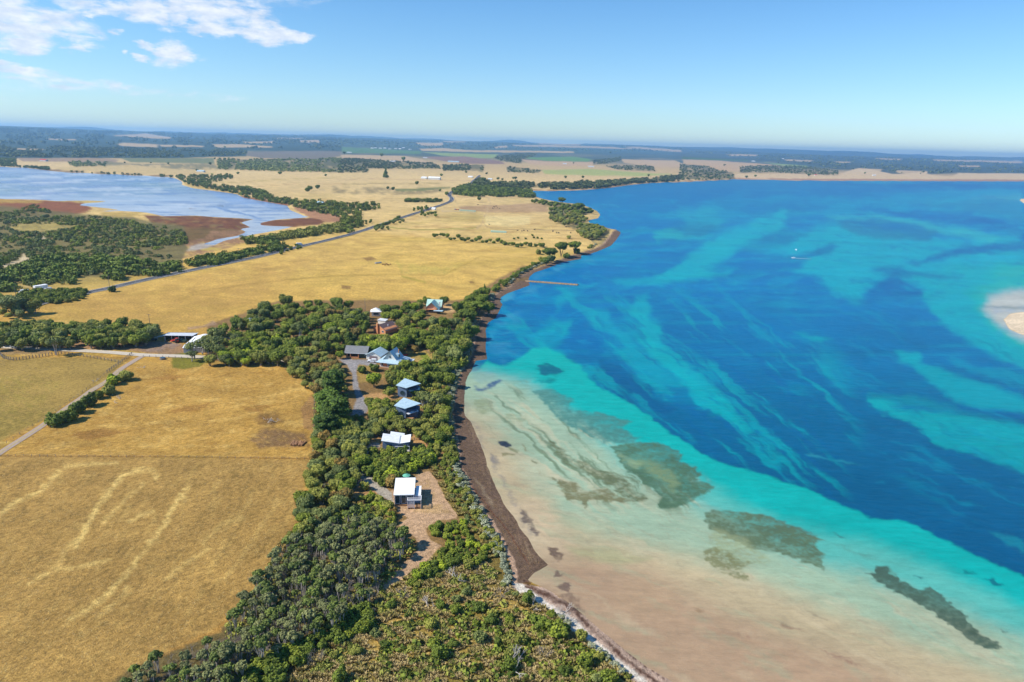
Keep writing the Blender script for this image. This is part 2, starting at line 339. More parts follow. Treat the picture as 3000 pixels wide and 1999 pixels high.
for P in [q1((1500,300),(2160,298),(2353,288),(2353,388),(1900,378),(1500,365)), q2((-20,290),(180,300),(640,328),(700,362),(190,362),(180,388),(-20,388)), q2((700,338),(980,338),(980,385),(880,375),(700,375)), q2((1050,288),(1200,262),(1350,258),(1330,280),(1240,300),(1240,330),(1100,310)), q2((1140,348),(1380,373),(1360,395),(1150,385)), q2((1730,308),(1930,283),(1930,310),(1820,330),(1740,335)), q2((1820,345),(2150,343),(2160,382),(1900,372)),
          q3((390,353),(520,343),(850,348),(1080,380),(1070,410),(850,400),(600,390),(400,390)), q3((-20,333),(150,343),(260,378),(350,390),(370,435),(-20,440)), q2((770,500),(860,470),(1000,478),(1310,512),(1342,556),(1200,550),(900,545),(770,530)), q2((1040,465),(1200,462),(1400,467),(1700,456),(2000,441),(2353,412),(2353,440),(2000,456),(1750,490),(1400,495),(1040,486)), K([(1555,590),(1600,588),(1690,600),(1730,612),(1735,624),(1690,640),(1740,660),(1790,672),(1785,695),(1765,716),(1745,716),(1700,680),(1640,655),(1615,640),(1600,602)], 1)]:
    paint(LC, P, C(96,98,70), 3, .85, 2, 1.5, mottle=.35)
for P, c, w in [(q2((-20,440),(300,436),(900,445)), C(200,165,125), 1.2), (q2((0,470),(700,462)), C(150,130,80), 1), (q1((1640,500),(2000,470),(2353,468)), C(196,160,110), 1.2), (q1((1450,470),(1900,440),(2353,425)), C(190,165,100), 1), (q2((800,560),(1380,560)), C(190,155,115), 1), (q2((1010,560),(1030,600),(990,690),(960,750),(930,780)), C(196,168,130), 1.6), (q2((770,540),(790,600),(1000,600)), C(170,145,105), 1), (q2((1040,700),(1250,745),(1300,690)), C(205,180,130), 1), (q4((1450,700),(1700,620),(2353,520)), C(196,150,85), 2.2), (q4((800,480),(1100,470),(1500,500),(1420,540)), C(190,145,78), 2.6), (q5((100,30),(500,60),(900,20)), C(200,165,100), 2), (q5((380,150),(420,235)), C(165,158,75), 3), (q5((500,0),(520,30),(300,120)), C(170,150,85), 1.6)]:
    paint(LC, P, c, 3, .8, 2, 2, line=w)
# marsh, mudflats, scrub ground at the left
MUD = C(128,84,60); OLV = C(120,100,62)
paint(LC, q1((-50,572),(300,580),(560,600),(640,640),(600,665),(300,700),(-50,690)), C(150,95,65), 5, 1, 3, 2)
paint(LC, q1((-50,575),(300,585),(250,600),(100,600),(-50,600)), C(190,155,80), 4, .9, 3, 2)
paint(LC, q1((1000,690),(1350,688),(1750,713),(1660,740),(1730,770),(1650,790),(1640,827),(1480,860),(1250,885),(1100,800)), MUD, 4, 1, 3, 2)
for c_, sd in ((C(165,118,72), 401), (C(96,62,48), 402), (C(150,132,84), 403)):
    nn_ = smooth(.08, .4, fbm(PX/24, PY/5, 4, sd))*smooth(0, 8, sdf(PX, PY, np.array(q1((1000,690),(1350,688),(1750,713),(2250,730),(2030,767),(1640,827),(1480,860),(1250,885),(1100,800)))))*.6
    LC = LC*(1-nn_[:, None])+np.array(c_)[None]*nn_[:, None]
paint(LC, q1((1080,760),(1400,770),(1620,790),(1600,825),(1400,860),(1250,880),(1100,820)), OLV, 14, .8, 4, 3)
paint(LC, q1((1790,740),(1900,715),(2140,700),(2250,730),(2200,750),(2030,767),(1800,757)), MUD, 4, 1, 3, 2)
paint(LC, q1((2010,600),(2353,690),(2353,735),(2250,735),(2140,700),(2040,650)), C(178,132,100), 4, 1, 2, 2)
paint(LC, q1((1270,460),(1700,520),(1720,545),(1600,540),(1270,480)), C(190,160,95), 3, .9, 2, 1)
paint(LC, q1((1640,545),(2000,605),(1980,625),(1680,568)), C(135,85,62), 3, .9, 2, 1)
paint(LC, q1((200,350),(600,388),(1200,412),(1190,424),(700,400),(300,380)), C(120,95,72), 3, .9, 2, 1)
paint(LC, q4((780,90),(1100,40),(1400,0),(1450,-50),(1700,-60),(1720,20),(1600,60),(1300,130),(1080,150),(900,100)), C(160,122,92), 6, 1, 4, 2, mottle=.4)
paint(LC, q4((1380,75),(1450,58),(1530,65),(1500,80),(1400,82)), C(205,178,95), 4, .9, 2, 1)
paint(LC, [(593,713),(560,722),(540,735),(600,730),(640,716)], C(185,178,175), 4, .8, 2, 2)
paint(LC, D((-40,470),(120,485),(300,500),(420,520),(430,565),(420,600),(415,635),(300,650),(150,650),(-40,680)), C(120,112,72), 8, .9, 4, 3)
paint(LC, q1((20,770),(250,730),(560,750),(380,790),(200,800)), C(196,172,98), 6, .75, 4, 3, mottle=.4)
paint(LC, q1((700,665),(1000,668),(900,700),(720,690)), C(190,160,90), 4, .8, 3, 2)
for P in [q4((10,185),(60,160),(120,150),(150,120),(165,90),(180,130),(250,145),(150,155),(80,190),(15,195)), q1((265,850),(300,825),(330,835),(290,860)), q4((370,145),(430,148),(420,158),(375,156)), q4((150,320),(280,330),(420,345),(420,358),(270,352),(110,318))]:
    paint(LC, P, C(222,200,165), 3, .9, 1.5, 1.5)
paint(LC, D((-30,640),(150,640),(330,630),(300,650),(200,670),(0,700),(-30,700)), C(200,170,95), 5, .7, 3, 2)
# big mid field: gold with brown and green streaks
paint(LC, D((200,670),(560,560),(830,530),(1250,575),(1230,600),(1100,690),(820,690),(600,700),(480,745),(350,765),(95,730)), C(224,184,96), 14, .55, 6, 2)
paint(LC, q5((350,160),(700,200),(850,160),(700,250),(450,240)), C(188,172,85), 14, .55, 8, 4, mottle=.6)
paint(LC, q4((1300,370),(1800,300),(2353,250)), C(150,120,50), 3, .55, 1, 1.5, line=1.6)
paint(LC, q4((1200,430),(1330,385),(1300,370),(1350,355)), C(150,120,50), 3, .5, 1, 1.5, line=1.5)
paint(LC, q4((1330,385),(1500,395),(1850,440),(2000,450)), C(150,120,50), 3, .5, 1, 1.5, line=1.5)
paint(LC, q5((0,255),(300,245),(700,250),(850,180),(960,120),(1050,135)), C(172,142,62), 3, .6, 1, 1.5, line=1.5)
paint(LC, q5((420,260),(580,300)), C(165,155,60), 5, .6, 1, 1.5, line=3)
paint(LC, q5((850,105),(900,95),(1100,75)), C(185,150,80), 3, .5, 1, 1, line=1.2)
paint(LC, q5((70,240),(330,90)), C(170,140,80), 3, .5, 1, 1, line=1.2)
for P in [q5((140,130),(210,120),(240,140),(180,155)), q5((0,320),(70,325),(60,345),(0,345)), q5((880,295),(910,288),(920,303),(890,305))]:
    paint(LC, P, C(140,105,65), 4, .8, 1, 1)
paint(LC, D((100,725),(200,680),(420,640),(640,590),(700,600),(620,680),(480,745),(350,765)), C(200,158,88), 60, .7, 12, 4, mottle=.4)
paint(LC, D((640,575),(830,540),(900,560),(760,620),(640,640)), C(196,158,92), 40, .5, 12, 4, mottle=.6)
# near paddocks
TOP = D((-40,1046),(0,1046),(120,980),(235,905),(300,850),(335,832),(420,835),(640,838),(680,865),(722,890),(718,1052),(400,1048))
paint(LC, TOP, C(206,162,84), 6, .95, 4, 2)
for sc_, c_, al_, lo2, sd in ((11, C(232,192,112), .6, .08, 511), (6, C(150,112,58), .5, .14, 512), (14, C(186,140,66), .6, .05, 513)):
    kf = smooth(lo2, lo2+.35, fbm((PX+Wn1*24)/(sc_*4), (PY+PX*.12)/sc_, 5, sd, .62))*al_*smooth(0, 14, sdf(PX, PY, np.array(TOP)))
    LC = LC*(1-kf[:, None])+np.array(c_)[None]*kf[:, None]
paint(LC, D((-40,1050),(60,1046),(400,1052),(718,1056),(700,1110),(690,1190),(600,1330),(500,1440),(300,1540),(200,1600),(-40,1620)), C(188,150,86), 6, .95, 3, 3)
LOWP = D((-40,1054),(60,1052),(400,1055),(716,1060),(696,1110),(686,1190),(596,1330),(496,1440),(296,1545),(200,1610),(-40,1620))
for a_, sc_, c_, al_, lo2, sd in ((-.9, 15, C(214,178,106), .42, .12, 501), (-.75, 7, C(206,168,100), .45, .1, 502), (-.85, 9, C(130,106,60), .45, .1, 503)):
    u_ = PX*math.cos(a_)+PY*math.sin(a_)+Wn1*20; v_ = -PX*math.sin(a_)+PY*math.cos(a_); kf = smooth(lo2, lo2+.35, fbm(u_/(sc_*3), v_/sc_, 5, sd, .62))*al_*smooth(0, 14, sdf(PX, PY, np.array(LOWP)))
    LC = LC*(1-kf[:, None])+np.array(c_)[None]*kf[:, None]
paint(LC, D((-40,826),(140,822),(290,824),(268,850),(232,886),(150,930),(100,965),(-40,1035)), C(182,152,84), 5, .95, 3, 2)
paint(LC, D((-30,940),(60,930),(140,935),(60,985),(-30,1020)), C(150,132,66), 20, .7, 8, 4, mottle=.5)
paint(LC, D((-30,870),(60,860),(150,880),(100,930),(-30,960)), C(165,148,70), 20, .5, 8, 4, mottle=.8)
for P, w, a in [(D((0,1182),(30,1160),(60,1142),(85,1135),(115,1108),(138,1082)), 6, .75), (D((150,1073),(200,1068),(270,1066)), 4, .6), (D((65,1340),(120,1310),(190,1302),(250,1285)), 6, .6), (D((175,1255),(200,1210),(225,1165),(262,1115),(290,1090),(325,1078),(350,1082),(357,1096)), 7, .75),
             (D((120,1310),(150,1270),(175,1240)), 6, .4), (D((170,1420),(235,1380),(290,1320),(330,1270),(375,1210),(400,1165),(430,1120)), 7, .65), (D((300,1200),(320,1185),(350,1175)), 7, .5),
             (D((220,1420),(260,1390),(300,1350)), 6, .5), (D((240,1200),(260,1180),(285,1150),(330,1110)), 6, .45), (D((380,1330),(420,1300),(480,1260)), 7, .35), (D((470,1250),(510,1205),(560,1190)), 6, .35), (D((520,1330),(580,1240),(640,1150)), 6, .25)]:
    paint(LC, P, C(240,204,126), 13, min(1, a*1.35), 4, 5, line=w, mottle=.4)
paint(LC, D((575,1015),(600,985),(640,985),(700,1000),(714,1028),(640,1032),(590,1028)), C(140,108,80), 16, .85, 9, 5, mottle=.5)
paint(LC, D((585,965),(600,950),(640,948),(655,965),(630,980),(600,978)), C(124,90,55), 16, .8, 9, 5, mottle=.3)
paint(LC, D((690,940),(722,900),(722,990),(700,985)), C(168,125,90), 5, .6, 2, 2)
paint(LC, D((0,1048),(300,1049),(718,1054)), C(140,98,50), 2.5, .6, .5, 1, line=1.4)
for P in [D((560,920),(590,930),(650,928),(600,938)), D((350,870),(380,860),(430,862),(400,874)), D((390,940),(480,925),(470,940),(400,950)), D((160,1000),(230,985),(300,990),(200,1012)), D((560,935),(610,940),(600,948),(565,944))]:
    paint(LC, P, C(160,112,58), 8, .6, 4, 4)
paint(LC, D((395,822),(470,818),(475,832),(460,842),(420,850),(396,846)), C(118,122,42), 5, .85, 2, 2)
paint(LC, q4((1060,760),(1280,770),(1400,800),(1330,830),(1100,800)), C(112,122,45), 5, .85, 2, 2)
paint(LC, q4((410,720),(900,690),(1240,720),(1330,770),(1180,800),(900,770),(500,755),(410,755)), C(178,140,108), 5, .9, 2, 2)
paint(LC, q4((930,725),(1100,700),(1250,725),(1160,775),(980,770)), C(166,145,138), 7, .85, 3, 3, mottle=.4)
paint(LC, q4((0,755),(330,765),(340,790),(200,800),(0,800)), C(168,140,105), 4, .8, 2, 2)
# village strip
VIL = D((640,835),(722,885),(718,1060),(700,1190),(600,1340),(505,1450),(300,1540),(200,1600),(1600,1620),(1560,1560),(1290,1395),(1185,1340),(1100,1210),(1040,1080),(1030,900),(1085,800),(1130,690),(1230,615),(1200,610),(1060,690),(900,690),(800,690),(640,692),(480,745),(470,830))
paint(LC, VIL, C(158,126,82), 5, 1, 2, 2)
paint(LC, D((700,1190),(600,1340),(505,1450),(300,1540),(200,1600),(850,1600),(870,1340),(820,1180)), C(118,104,66), 8, .9, 3, 3)
paint(LC, D((850,1350),(1000,1265),(1100,1270),(1180,1345),(1290,1395),(1400,1470),(1560,1600),(640,1600),(740,1480),(820,1420)), C(150,134,66), 8, .9, 3, 3)
paint(LC, D((1000,1330),(1180,1350),(1250,1440),(1150,1500),(900,1520),(750,1520),(900,1420)), C(214,176,98), 14, .9, 6, 5, mottle=.4)
paint(LC, D((860,1450),(1100,1390),(1300,1470),(1250,1560),(1000,1500)), C(138,128,58), 14, .6, 6, 5, mottle=.9)
paint(LC, D((1020,1080),(1060,1110),(1100,1190),(1160,1270),(1180,1340),(1100,1290),(1050,1190),(1010,1120)), C(150,132,68), 6, .8, 3, 3)
PATH_ = qb((1190,530),(1250,580),(1310,700),(1380,830),(1440,900),(1430,940),(1250,960),(1170,1030),(1210,1130),(1300,1170),(1200,1290),(1000,1440),(830,1550),(780,1530),(900,1400),(1110,1210),(1090,1110),(940,1000),(1010,930),(900,860),(870,700),(1050,620),(1100,560))
paint(LC, PATH_, C(212,174,140), 4, 1, 1.5, 2)
paint(LC, qb((1060,640),(1200,600),(1300,800),(1400,900),(1200,900),(1050,880)), C(200,164,110), 10, .6, 3, 4, mottle=.7)
for P in [qb((690,240),(800,240),(800,300),(760,330),(690,300)), qb((960,190),(1060,190),(1180,260),(1320,310),(1260,350),(1100,300),(1010,300)), qb((560,640),(720,600),(880,720),(880,760),(700,720),(540,800),(440,900),(430,840),(500,700)), qb((1090,20),(1170,20),(1170,100),(1060,120)),
          qa((820,1200),(1080,1170),(1230,1190),(1250,1250),(1060,1260),(900,1330),(880,1400),(820,1330)), qa((1430,1440),(1560,1390),(1560,1490),(1440,1500)), qa((1200,660),(1700,670),(1700,820),(1500,840),(1300,800),(1280,740),(1120,700),(920,700),(900,660))]:
    paint(LC, P, C(206,160,108), 5, .95, 2, 2)
paint(LC, qa((1290,690),(1690,700),(1680,800),(1480,830),(1400,800)), C(200,172,98), 6, .9, 2, 2)
paint(LC, qa((1490,750),(1580,730),(1600,780),(1500,785)), C(140,165,50), 7, .8, 2, 2)
paint(LC, qa((780,850),(900,870),(1050,960),(1120,980),(1000,1060),(780,1060),(770,950)), C(190,158,88), 5, .8, 2, 2)
paint(LC, qa((1560,165),(1880,160),(1900,240),(1820,260),(1740,240)), C(215,175,125), 5, .9, 2, 1)
paint(LC, q4((1280,630),(1360,620),(1500,590),(1470,560),(1400,600),(1290,610)), C(182,150,125), 4, .8, 2, 1)
GRV = C(168,162,165)
paint(LC, qa((560,800),(640,785),(740,800),(890,800),(985,815),(985,860),(900,870),(790,850),(765,910),(770,1040),(800,1150),(850,1230),(900,1310),(880,1400),(800,1450),(700,1460),(730,1350),(770,1250),(740,1180),(710,1080),(715,960),(650,860)), GRV, 2.5, 1, .8, .8)
paint(LC, qb((690,285),(770,290),(780,320),(710,350),(690,410),(650,490),(640,560),(720,590),(880,720),(888,800),(760,730),(640,620),(600,590),(620,500),(640,400),(660,330)), C(196,184,172), 2.5, 1, .8, .8)
paint(LC, qb((600,590),(640,600),(560,680),(490,760),(440,860),(420,850),(460,740),(540,650)), C(170,155,150), 3, .8, 1, 1)
# beach
INNER = [(1800,674),(1786,690),(1765,715),(1738,730),(1700,741),(1650,757),(1600,775),(1550,795),(1518,813),(1498,835),(1470,850),(1450,862),(1440,885),(1430,905),(1412,930),(1395,955),(1388,1000),(1380,1040),(1362,1070),(1345,1110),(1330,1160),(1326,1200),(1328,1250),(1338,1310),(1346,1360),(1370,1410),(1395,1465),(1425,1520),(1460,1580),(1490,1640),(1503,1690),(1500,1712)]
i0 = COAST.index((1820,681)); i1 = COAST.index((1545,1700))
OUT = COAST[i0:i1+1]
SAND = C(208,172,148); WR = C(126,102,86)
paint(LC, INNER[::-1]+[(1833,676)]+[(a+25, b+3) for a, b in OUT], SAND, 4, 1, 1, 1)
paint(LC, [(a+(16 if b > 1480 else (7 if b > 1300 else 3)), b) for a, b in INNER][::-1]+[(1833,676)]+[(a+20, b+3) for a, b in OUT], WR, 5, 1, 1.5, 2)
paint(LC, qb((1560,560),(1640,680),(1760,860),(1750,800),(1620,620)), C(172,150,125), 6, .6, 2, 3)
paint(LC, qb((1420,180),(1440,400),(1520,600),(1700,830),(1850,1010),(1960,1180),(2060,1340)), C(118,72,52), 3, .7, 1, 2, line=2)
paint(LC, qb((1400,180),(1425,400),(1500,600),(1640,830)), C(150,112,82), 4, .7, 1, 2, line=3)
paint(LC, [(1560,820),(1500,830),(1490,820),(1540,812)], C(140,112,70), 6, .8, 1, 2)
paint(LC, [(1500,1706),(1600,1722),(1700,1790),(1850,1915),(2000,2010),(2100,2080),(2100,2200),(1990,2150),(1880,2020),(1780,1930),(1660,1830),(1560,1762),(1500,1722)], C(205,175,158), 4, 1, 1.5, 2)
paint(LC, [(1503,1708),(1530,1712),(1600,1762),(1680,1810),(1760,1890),(1830,1945),(1900,1999),(1870,1999),(1740,1900),(1640,1822),(1570,1765),(1515,1732)], C(250,238,226), 4, 1, 2, 2, mottle=.12)
for _ in range(60):
    q_ = RNG.uniform(0, 1); bx = 1360+q_*190+RNG.uniform(-12, 30); by = 1230+q_*420; paint(LC, [(bx, by), (bx+RNG.uniform(8, 22), by+RNG.uniform(30, 60))], [C(176,150,122), C(86,66,54), C(150,120,98)][_ % 3], 3, .4, 1.5, 2, line=1.2)
for P, w in [([(1535,1706),(1575,1728),(1640,1760),(1690,1800),(1760,1866),(1830,1930),(1890,1975),(1930,2005)], 5), ([(1540,1720),(1590,1742),(1640,1768)], 4), ([(1800,1880),(1870,1935),(1950,1995)], 1.6)]:
    paint(LC, P, C(95,62,50), 3, .9, 3, 3, line=w, mottle=.35)
paint(LC, [(1640,1750),(1670,1745),(1700,1785),(1712,1800),(1690,1800)], C(110,85,72), 6, .8, 3, 3)
paint(LC, [(1552,1680),(1603,1650),(1590,1640),(1540,1660)], WR, 5, .8, 2, 2)
paint(LC, BAR, C(238,216,190), 4, 1, 1, 1); paint(LC, BAR2, C(225,195,165), 2, 1, 1, 1)
paint(LC, [(1000,534),(1600,563),(1800,553),(2000,536),(2170,528),(2170,524),(2000,531),(1860,538),(1740,552),(1600,557)], C(150,112,92), 3, .9, 1, 1, sel=gd < 40)
paint(LC, [(2140,523),(3100,527),(3100,533),(2140,531)], C(165,120,105), 2, .7, 1, 1)
# ================= water colours
WC = ramp(PY, [(520, C(62,125,185)), (560, C(40,118,190)), (640, C(22,126,200)), (850, C(16,122,198)), (1050, C(10,118,184)), (1300, C(2,104,158)), (1700, C(0,94,144))])
st = fbm(PX/210, PY/13, 4, 61)
AQ = C(34,180,208); AQ2 = C(20,178,202); DK = C(4,104,180); DK2 = C(0,98,156)
k = smooth(.05, .6, st)*smooth(560, 640, PY)*smooth(1300, 900, PY)*.30
WC = WC*(1-k[:, None])+np.array(AQ)[None]*k[:, None]
k = smooth(.1, .6, fbm(PX/260+5, PY/9, 3, 63))*smooth(640, 560, PY)*.45
WC = WC*(1-k[:, None])+np.array(C(70,165,205))[None]*k[:, None]
PAT = [ # polygon, colour, soft, alpha, warp
 (q3((150,600),(700,560),(1200,575),(2353,470),(2353,560),(1700,590),(1200,650),(600,720),(0,730),(-200,680)), C(40,160,205), 16, .6, 10),
 (q3((250,600),(800,590),(1100,620),(900,660),(600,690),(350,650)), C(30,115,190), 16, .7, 8),
 (qv((1350,600),(1500,480),(1700,320),(1900,230),(2352,40),(2352,190),(2100,290),(1900,420),(1750,550),(1400,600)), AQ, 16, .85, 8),
 (qv((1000,560),(1300,560),(1700,500),(1950,480),(1900,560),(1500,590),(1100,620)), AQ, 16, .6, 8),
 (qv((1340,200),(1450,170),(1700,210),(1800,250),(1600,270),(1350,280)), C(70,185,195), 12, .7, 8),
 (qv((1450,150),(1700,130),(1890,190),(1700,230),(1500,210)), C(40,120,180), 12, .6, 6),
 (q3((0,640),(200,640),(280,720),(280,790),(0,830)), C(60,170,200), 14, .6, 8),
 (q3((0,730),(150,725),(290,785),(100,820),(0,840)), C(50,125,180), 10, .6, 6),
 (qr((-100,60),(350,0),(600,-60),(900,-120),(1100,-60),(1900,20),(2352,-60),(2352,300),(1900,330),(1560,350),(1300,300),(1200,345),(1100,500),(900,420),(800,300),(600,245),(700,195),(520,100),(200,60),(-100,200)), AQ, 22, .85, 10),
 (qr((1560,360),(1570,430),(1650,520),(1700,620),(1850,730),(2010,840),(2200,930),(2400,1010),(2400,200),(1900,200),(1500,300)), C(10,175,200), 18, .95, 8),
 (qr((220,50),(500,-60),(700,-40),(560,40),(350,60),(250,70)), DK, 14, .7, 8),
 (qr((520,150),(620,110),(900,50),(960,70),(800,130),(640,160)), DK, 10, .8, 6),
 (qr((1180,235),(1300,225),(1700,265),(1890,290),(1600,295),(1400,285),(1430,330),(1560,370),(1560,430),(1200,420),(1220,340),(1280,290)), DK, 14, .85, 7),
 (qr((1420,190),(1600,150),(1850,70),(2400,5),(2400,80),(2100,105),(1800,140),(1700,175),(1450,195)), DK, 12, .9, 7),
 (q3((2380,860),(2380,780),(2150,720),(1900,690),(1750,660),(1900,710),(2150,770)), C(15,100,180), 12, .8, 4),
 (q3((1200,615),(1400,635),(1700,685),(1950,728),(2110,750),(1900,745),(1650,712),(1350,660),(1200,640)), C(15,110,190), 9, .85, 3),
 (q3((1000,690),(1300,678),(1600,720),(2000,780),(2180,840),(2130,880),(1900,840),(1600,770),(1300,705),(1050,715)), C(95,195,205), 12, .7, 4),
 (q3((1040,725),(1200,700),(1500,735),(1800,795),(1700,850),(1400,862),(1200,822),(1080,775)), C(62,128,178), 10, .8, 6),
 (q3((1330,740),(1600,750),(1700,790),(1500,800),(1380,780)), C(30,120,195), 10, .6, 5),
 (q3((1500,610),(1800,570),(2353,550),(2400,730),(2100,690),(1800,640)), C(70,150,190), 20, .6, 10),
 (q3((2353,545),(2000,560),(2200,570),(2353,590)), C(150,185,200), 10, .5, 4),
 (q3((1000,470),(1700,460),(2400,480),(2400,500),(1500,490)), C(25,95,175), 9, .7, 3),
 (qr((2000,540),(1930,420),(2050,300),(2400,150),(2400,860),(2200,740),(2050,620)), C(62,185,178), 40, .8, 10),
 (qr((2040,540),(2100,440),(2250,400),(2400,380),(2400,800),(2250,720),(2120,620)), C(212,208,190), 34, .95, 6),
 (qr((2000,505),(2140,512),(2400,522),(2400,545),(2150,532)), C(110,135,125), 7, .5, 2),
 (qr((1370,855),(1550,885),(1560,950),(1900,1060),(2200,1150),(2400,1250),(2400,1340),(2100,1310),(1800,1240),(1500,970),(1400,920)), C(25,168,195), 16, .85, 7),
 (qr((1790,905),(2000,970),(2200,1000),(2400,1060),(2400,1150),(2100,1070),(1850,970)), C(20,165,200), 16, .6, 7),
 (qr((1150,1190),(1500,1190),(1750,1260),(2100,1370),(1900,1385),(1400,1320),(1200,1235)), C(42,148,175), 12, .7, 8),
 (qr((1165,1225),(1300,1250),(1500,1330),(1700,1300),(2000,1380),(2400,1420),(2400,1800),(2100,1700),(1680,1568),(1600,1480),(1450,1400),(1300,1330),(1175,1290)), C(10,170,192), 9, .95, 7),
 (qr((1330,1280),(1500,1290),(1750,1310),(1700,1335),(1500,1305),(1400,1305)), DK, 8, .6, 4),
 (qr((1850,1260),(2100,1290),(2400,1380),(2400,1400),(2100,1330),(1900,1280)), DK, 9, .8, 5),
 (qr((600,705),(700,725),(900,760),(820,775),(800,798),(720,770)), C(40,165,190), 5, .8, 4),
 (qr((470,1120),(600,1150),(710,1190),(650,1200),(540,1170)), C(30,150,195), 5, .7, 4),
 (qr((1040,620),(1180,645),(1310,672),(1200,655)), C(40,150,200), 5, .7, 3), (qr((700,1270),(780,1275),(770,1290)), C(40,150,190), 4, .6, 2),
 (qv((860,820),(1000,830),(1150,1000),(1300,1170),(1500,1330),(1700,1420),(1760,1568),(1500,1510),(1300,1350),(1150,1200),(960,1150),(1000,1000),(880,900)), AQ, 18, .6, 10),
 (qv((1200,680),(1290,680),(1340,830),(1410,980),(1430,1080),(1500,1170),(1700,1300),(1800,1400),(1880,1490),(1870,1600),(1700,1568),(1650,1440),(1450,1280),(1300,1150),(1200,1000),(1250,900),(1180,800)), AQ, 14, .85, 8),
 (K([(0,1180),(80,1230),(190,1390),(300,1480),(240,1480),(130,1440),(60,1370),(-100,1290)], .3825, 2100, 700), C(25,172,195), 6, .9, 4),
 (qv((640,640),(800,650),(700,740),(600,800),(560,900),(620,720)), AQ, 16, .5, 8),
 (qv((430,1100),(450,1010),(500,930),(600,880),(760,890),(700,980),(640,1040),(560,1100),(700,1190),(900,1240),(1000,1400),(800,1300),(520,1130)), AQ2, 16, .7, 9),
 (qv((840,900),(1000,960),(1130,1090),(1000,1150),(800,1100),(660,1040),(750,920)), C(8,112,190), 12, .6, 8),
 (qv((510,990),(620,960),(640,1040),(600,1100),(520,1060)), C(20,130,190), 10, .5, 6),
 (qv((950,1220),(1050,1230),(1300,1380),(1390,1500),(1500,1600),(1250,1600),(1100,1450),(900,1350),(860,1260)), DK2, 10, .9, 8),
 (qv((1450,1390),(1600,1400),(1700,1560),(1750,1650),(1650,1640),(1530,1500)), C(5,110,178), 12, .7, 8),
 (q5((1050,590),(1130,590),(1290,600),(1280,615),(1100,608)), C(60,180,215), 5, .6, 3), (q5((1100,395),(1200,360),(1190,400),(1130,440),(1105,430)), C(130,185,225), 8, .7, 4),
 (q5((1010,640),(1040,620),(1060,650),(1030,730),(1010,740)), C(90,165,220), 9, .6, 3)]
for P, c, s, a, w in PAT[:23]+PAT[26:]: paint(WC, P, c, s*1.4+3, a, w*1.5, 5, mottle=.1)
SANDY = PAT[23:26]
def streaks(P, ang, sc, c, a, lo_=.05, hi_=.5, seed=1, soft=60):
    ca, sa = math.cos(ang), math.sin(ang); u = PX*ca+PY*sa+Wn1*30; v = -PX*sa+PY*ca+Wn2*14
    n_ = fbm(u/(sc*9), v/sc, 5, seed, .6); k = smooth(lo_, hi_, n_)*a*smooth(-soft, soft, sdf(PX, PY, np.array(P)))[...]
    WC[:] = WC*(1-k[:, None])+np.array(c)[None]*k[:, None]
LFT = [(1480,880),(1700,860),(2150,860),(2450,1050),(2500,1250),(2450,1500),(2100,1350),(1800,1180),(1500,1030)]
streaks(LFT, .72, 26, AQ2, .62, .0, .38, 301); streaks(LFT, .72, 9, DK, .5, .1, .5, 302)
RGT = [(2250,900),(2500,850),(3100,1000),(3100,1650),(2900,1600),(2500,1300),(2300,1150)]
streaks(RGT, .42, 16, C(20,150,195), .45, .08, .5, 303); streaks(RGT, .42, 8, C(2,96,158), .28, .1, .5, 304)
UPR = [(1560,590),(3100,540),(3100,900),(2300,900),(1500,860)]
streaks(UPR, -.10, 13, C(28,165,208), .42, .05, .45, 305); streaks(UPR, .10, 8, C(8,108,188), .42, .12, .5, 306); streaks(UPR, .03, 5, C(70,185,215), .3, .15, .5, 308)
for P, c, s, a, w in SANDY: paint(WC, P, c, s*1.3, a, w, 4)
NER = [(1440,840),(1900,830),(1800,1000),(1480,1040),(1430,1000)]
streaks(NER, -.12, 8, C(60,165,220), .45, .1, .5, 307, 30)
B0 = qv((60,1190),(110,1215),(200,1235),(330,1180),(420,1105),(520,1095),(650,1155),(780,1235),(900,1385),(1000,1425),(1120,1485),(1240,1568))+D((1540,995),(1600,1032),(1650,1063),(1750,1090),(1850,1122),(1940,1163),(2000,1191),(2060,1196),(2110,1208),(2150,1230),(2250,1280),(2353,1325),(2600,1440),(2600,2300),(1000,2300),(1000,880),(1100,850))
paint(WC, B0, C(30,188,190), 10, 1, 5, 3)
paint(WC, D((1040,860),(1150,873),(1230,895),(1290,930),(1400,985),(1500,1045),(1600,1095),(1700,1150),(1800,1200),(1900,1225),(2000,1245),(2150,1300),(2400,1420),(2600,1500),(2600,2300),(1000,2300)), C(112,204,184), 70, .85, 10, 4)
paint(WC, D((1040,840),(1100,855),(1220,885),(1310,955),(1400,1035),(1500,1120),(1600,1165),(1700,1215),(1850,1285),(2000,1330),(2200,1405),(2400,1490),(2600,1600),(2600,2300),(1000,2300)), C(176,202,168), 90, 1, 12, 4)
paint(WC, D((1040,930),(1120,960),(1180,1040),(1230,1120),(1290,1185),(1400,1235),(1580,1275),(1750,1335),(1900,1395),(2100,1475),(2353,1560),(2600,1640),(2600,2300),(1000,2300)), C(212,190,148), 110, .95, 12, 3)
paint(WC, D((1140,1160),(1230,1150),(1280,1190),(1330,1250),(1280,1300),(1200,1260)), C(222,196,158), 40, .6, 8, 3)
paint(WC, D((1230,1290),(1350,1270),(1500,1320),(1650,1400),(1850,1480),(2000,1530),(2150,1600),(2100,2300),(1200,2300)), C(198,164,130), 120, .9, 12, 3)
paint(WC, D((1300,1255),(1400,1262),(1500,1285),(1420,1300),(1330,1280)), C(172,182,130), 30, .5, 8, 3)
paint(WC, D((1450,1330),(1560,1340),(1550,1420),(1400,1400),(1420,1350)), C(202,170,132), 50, .5, 8, 3)
SG = C(88,128,108); SG2 = C(112,122,84); SG3 = C(132,130,88)
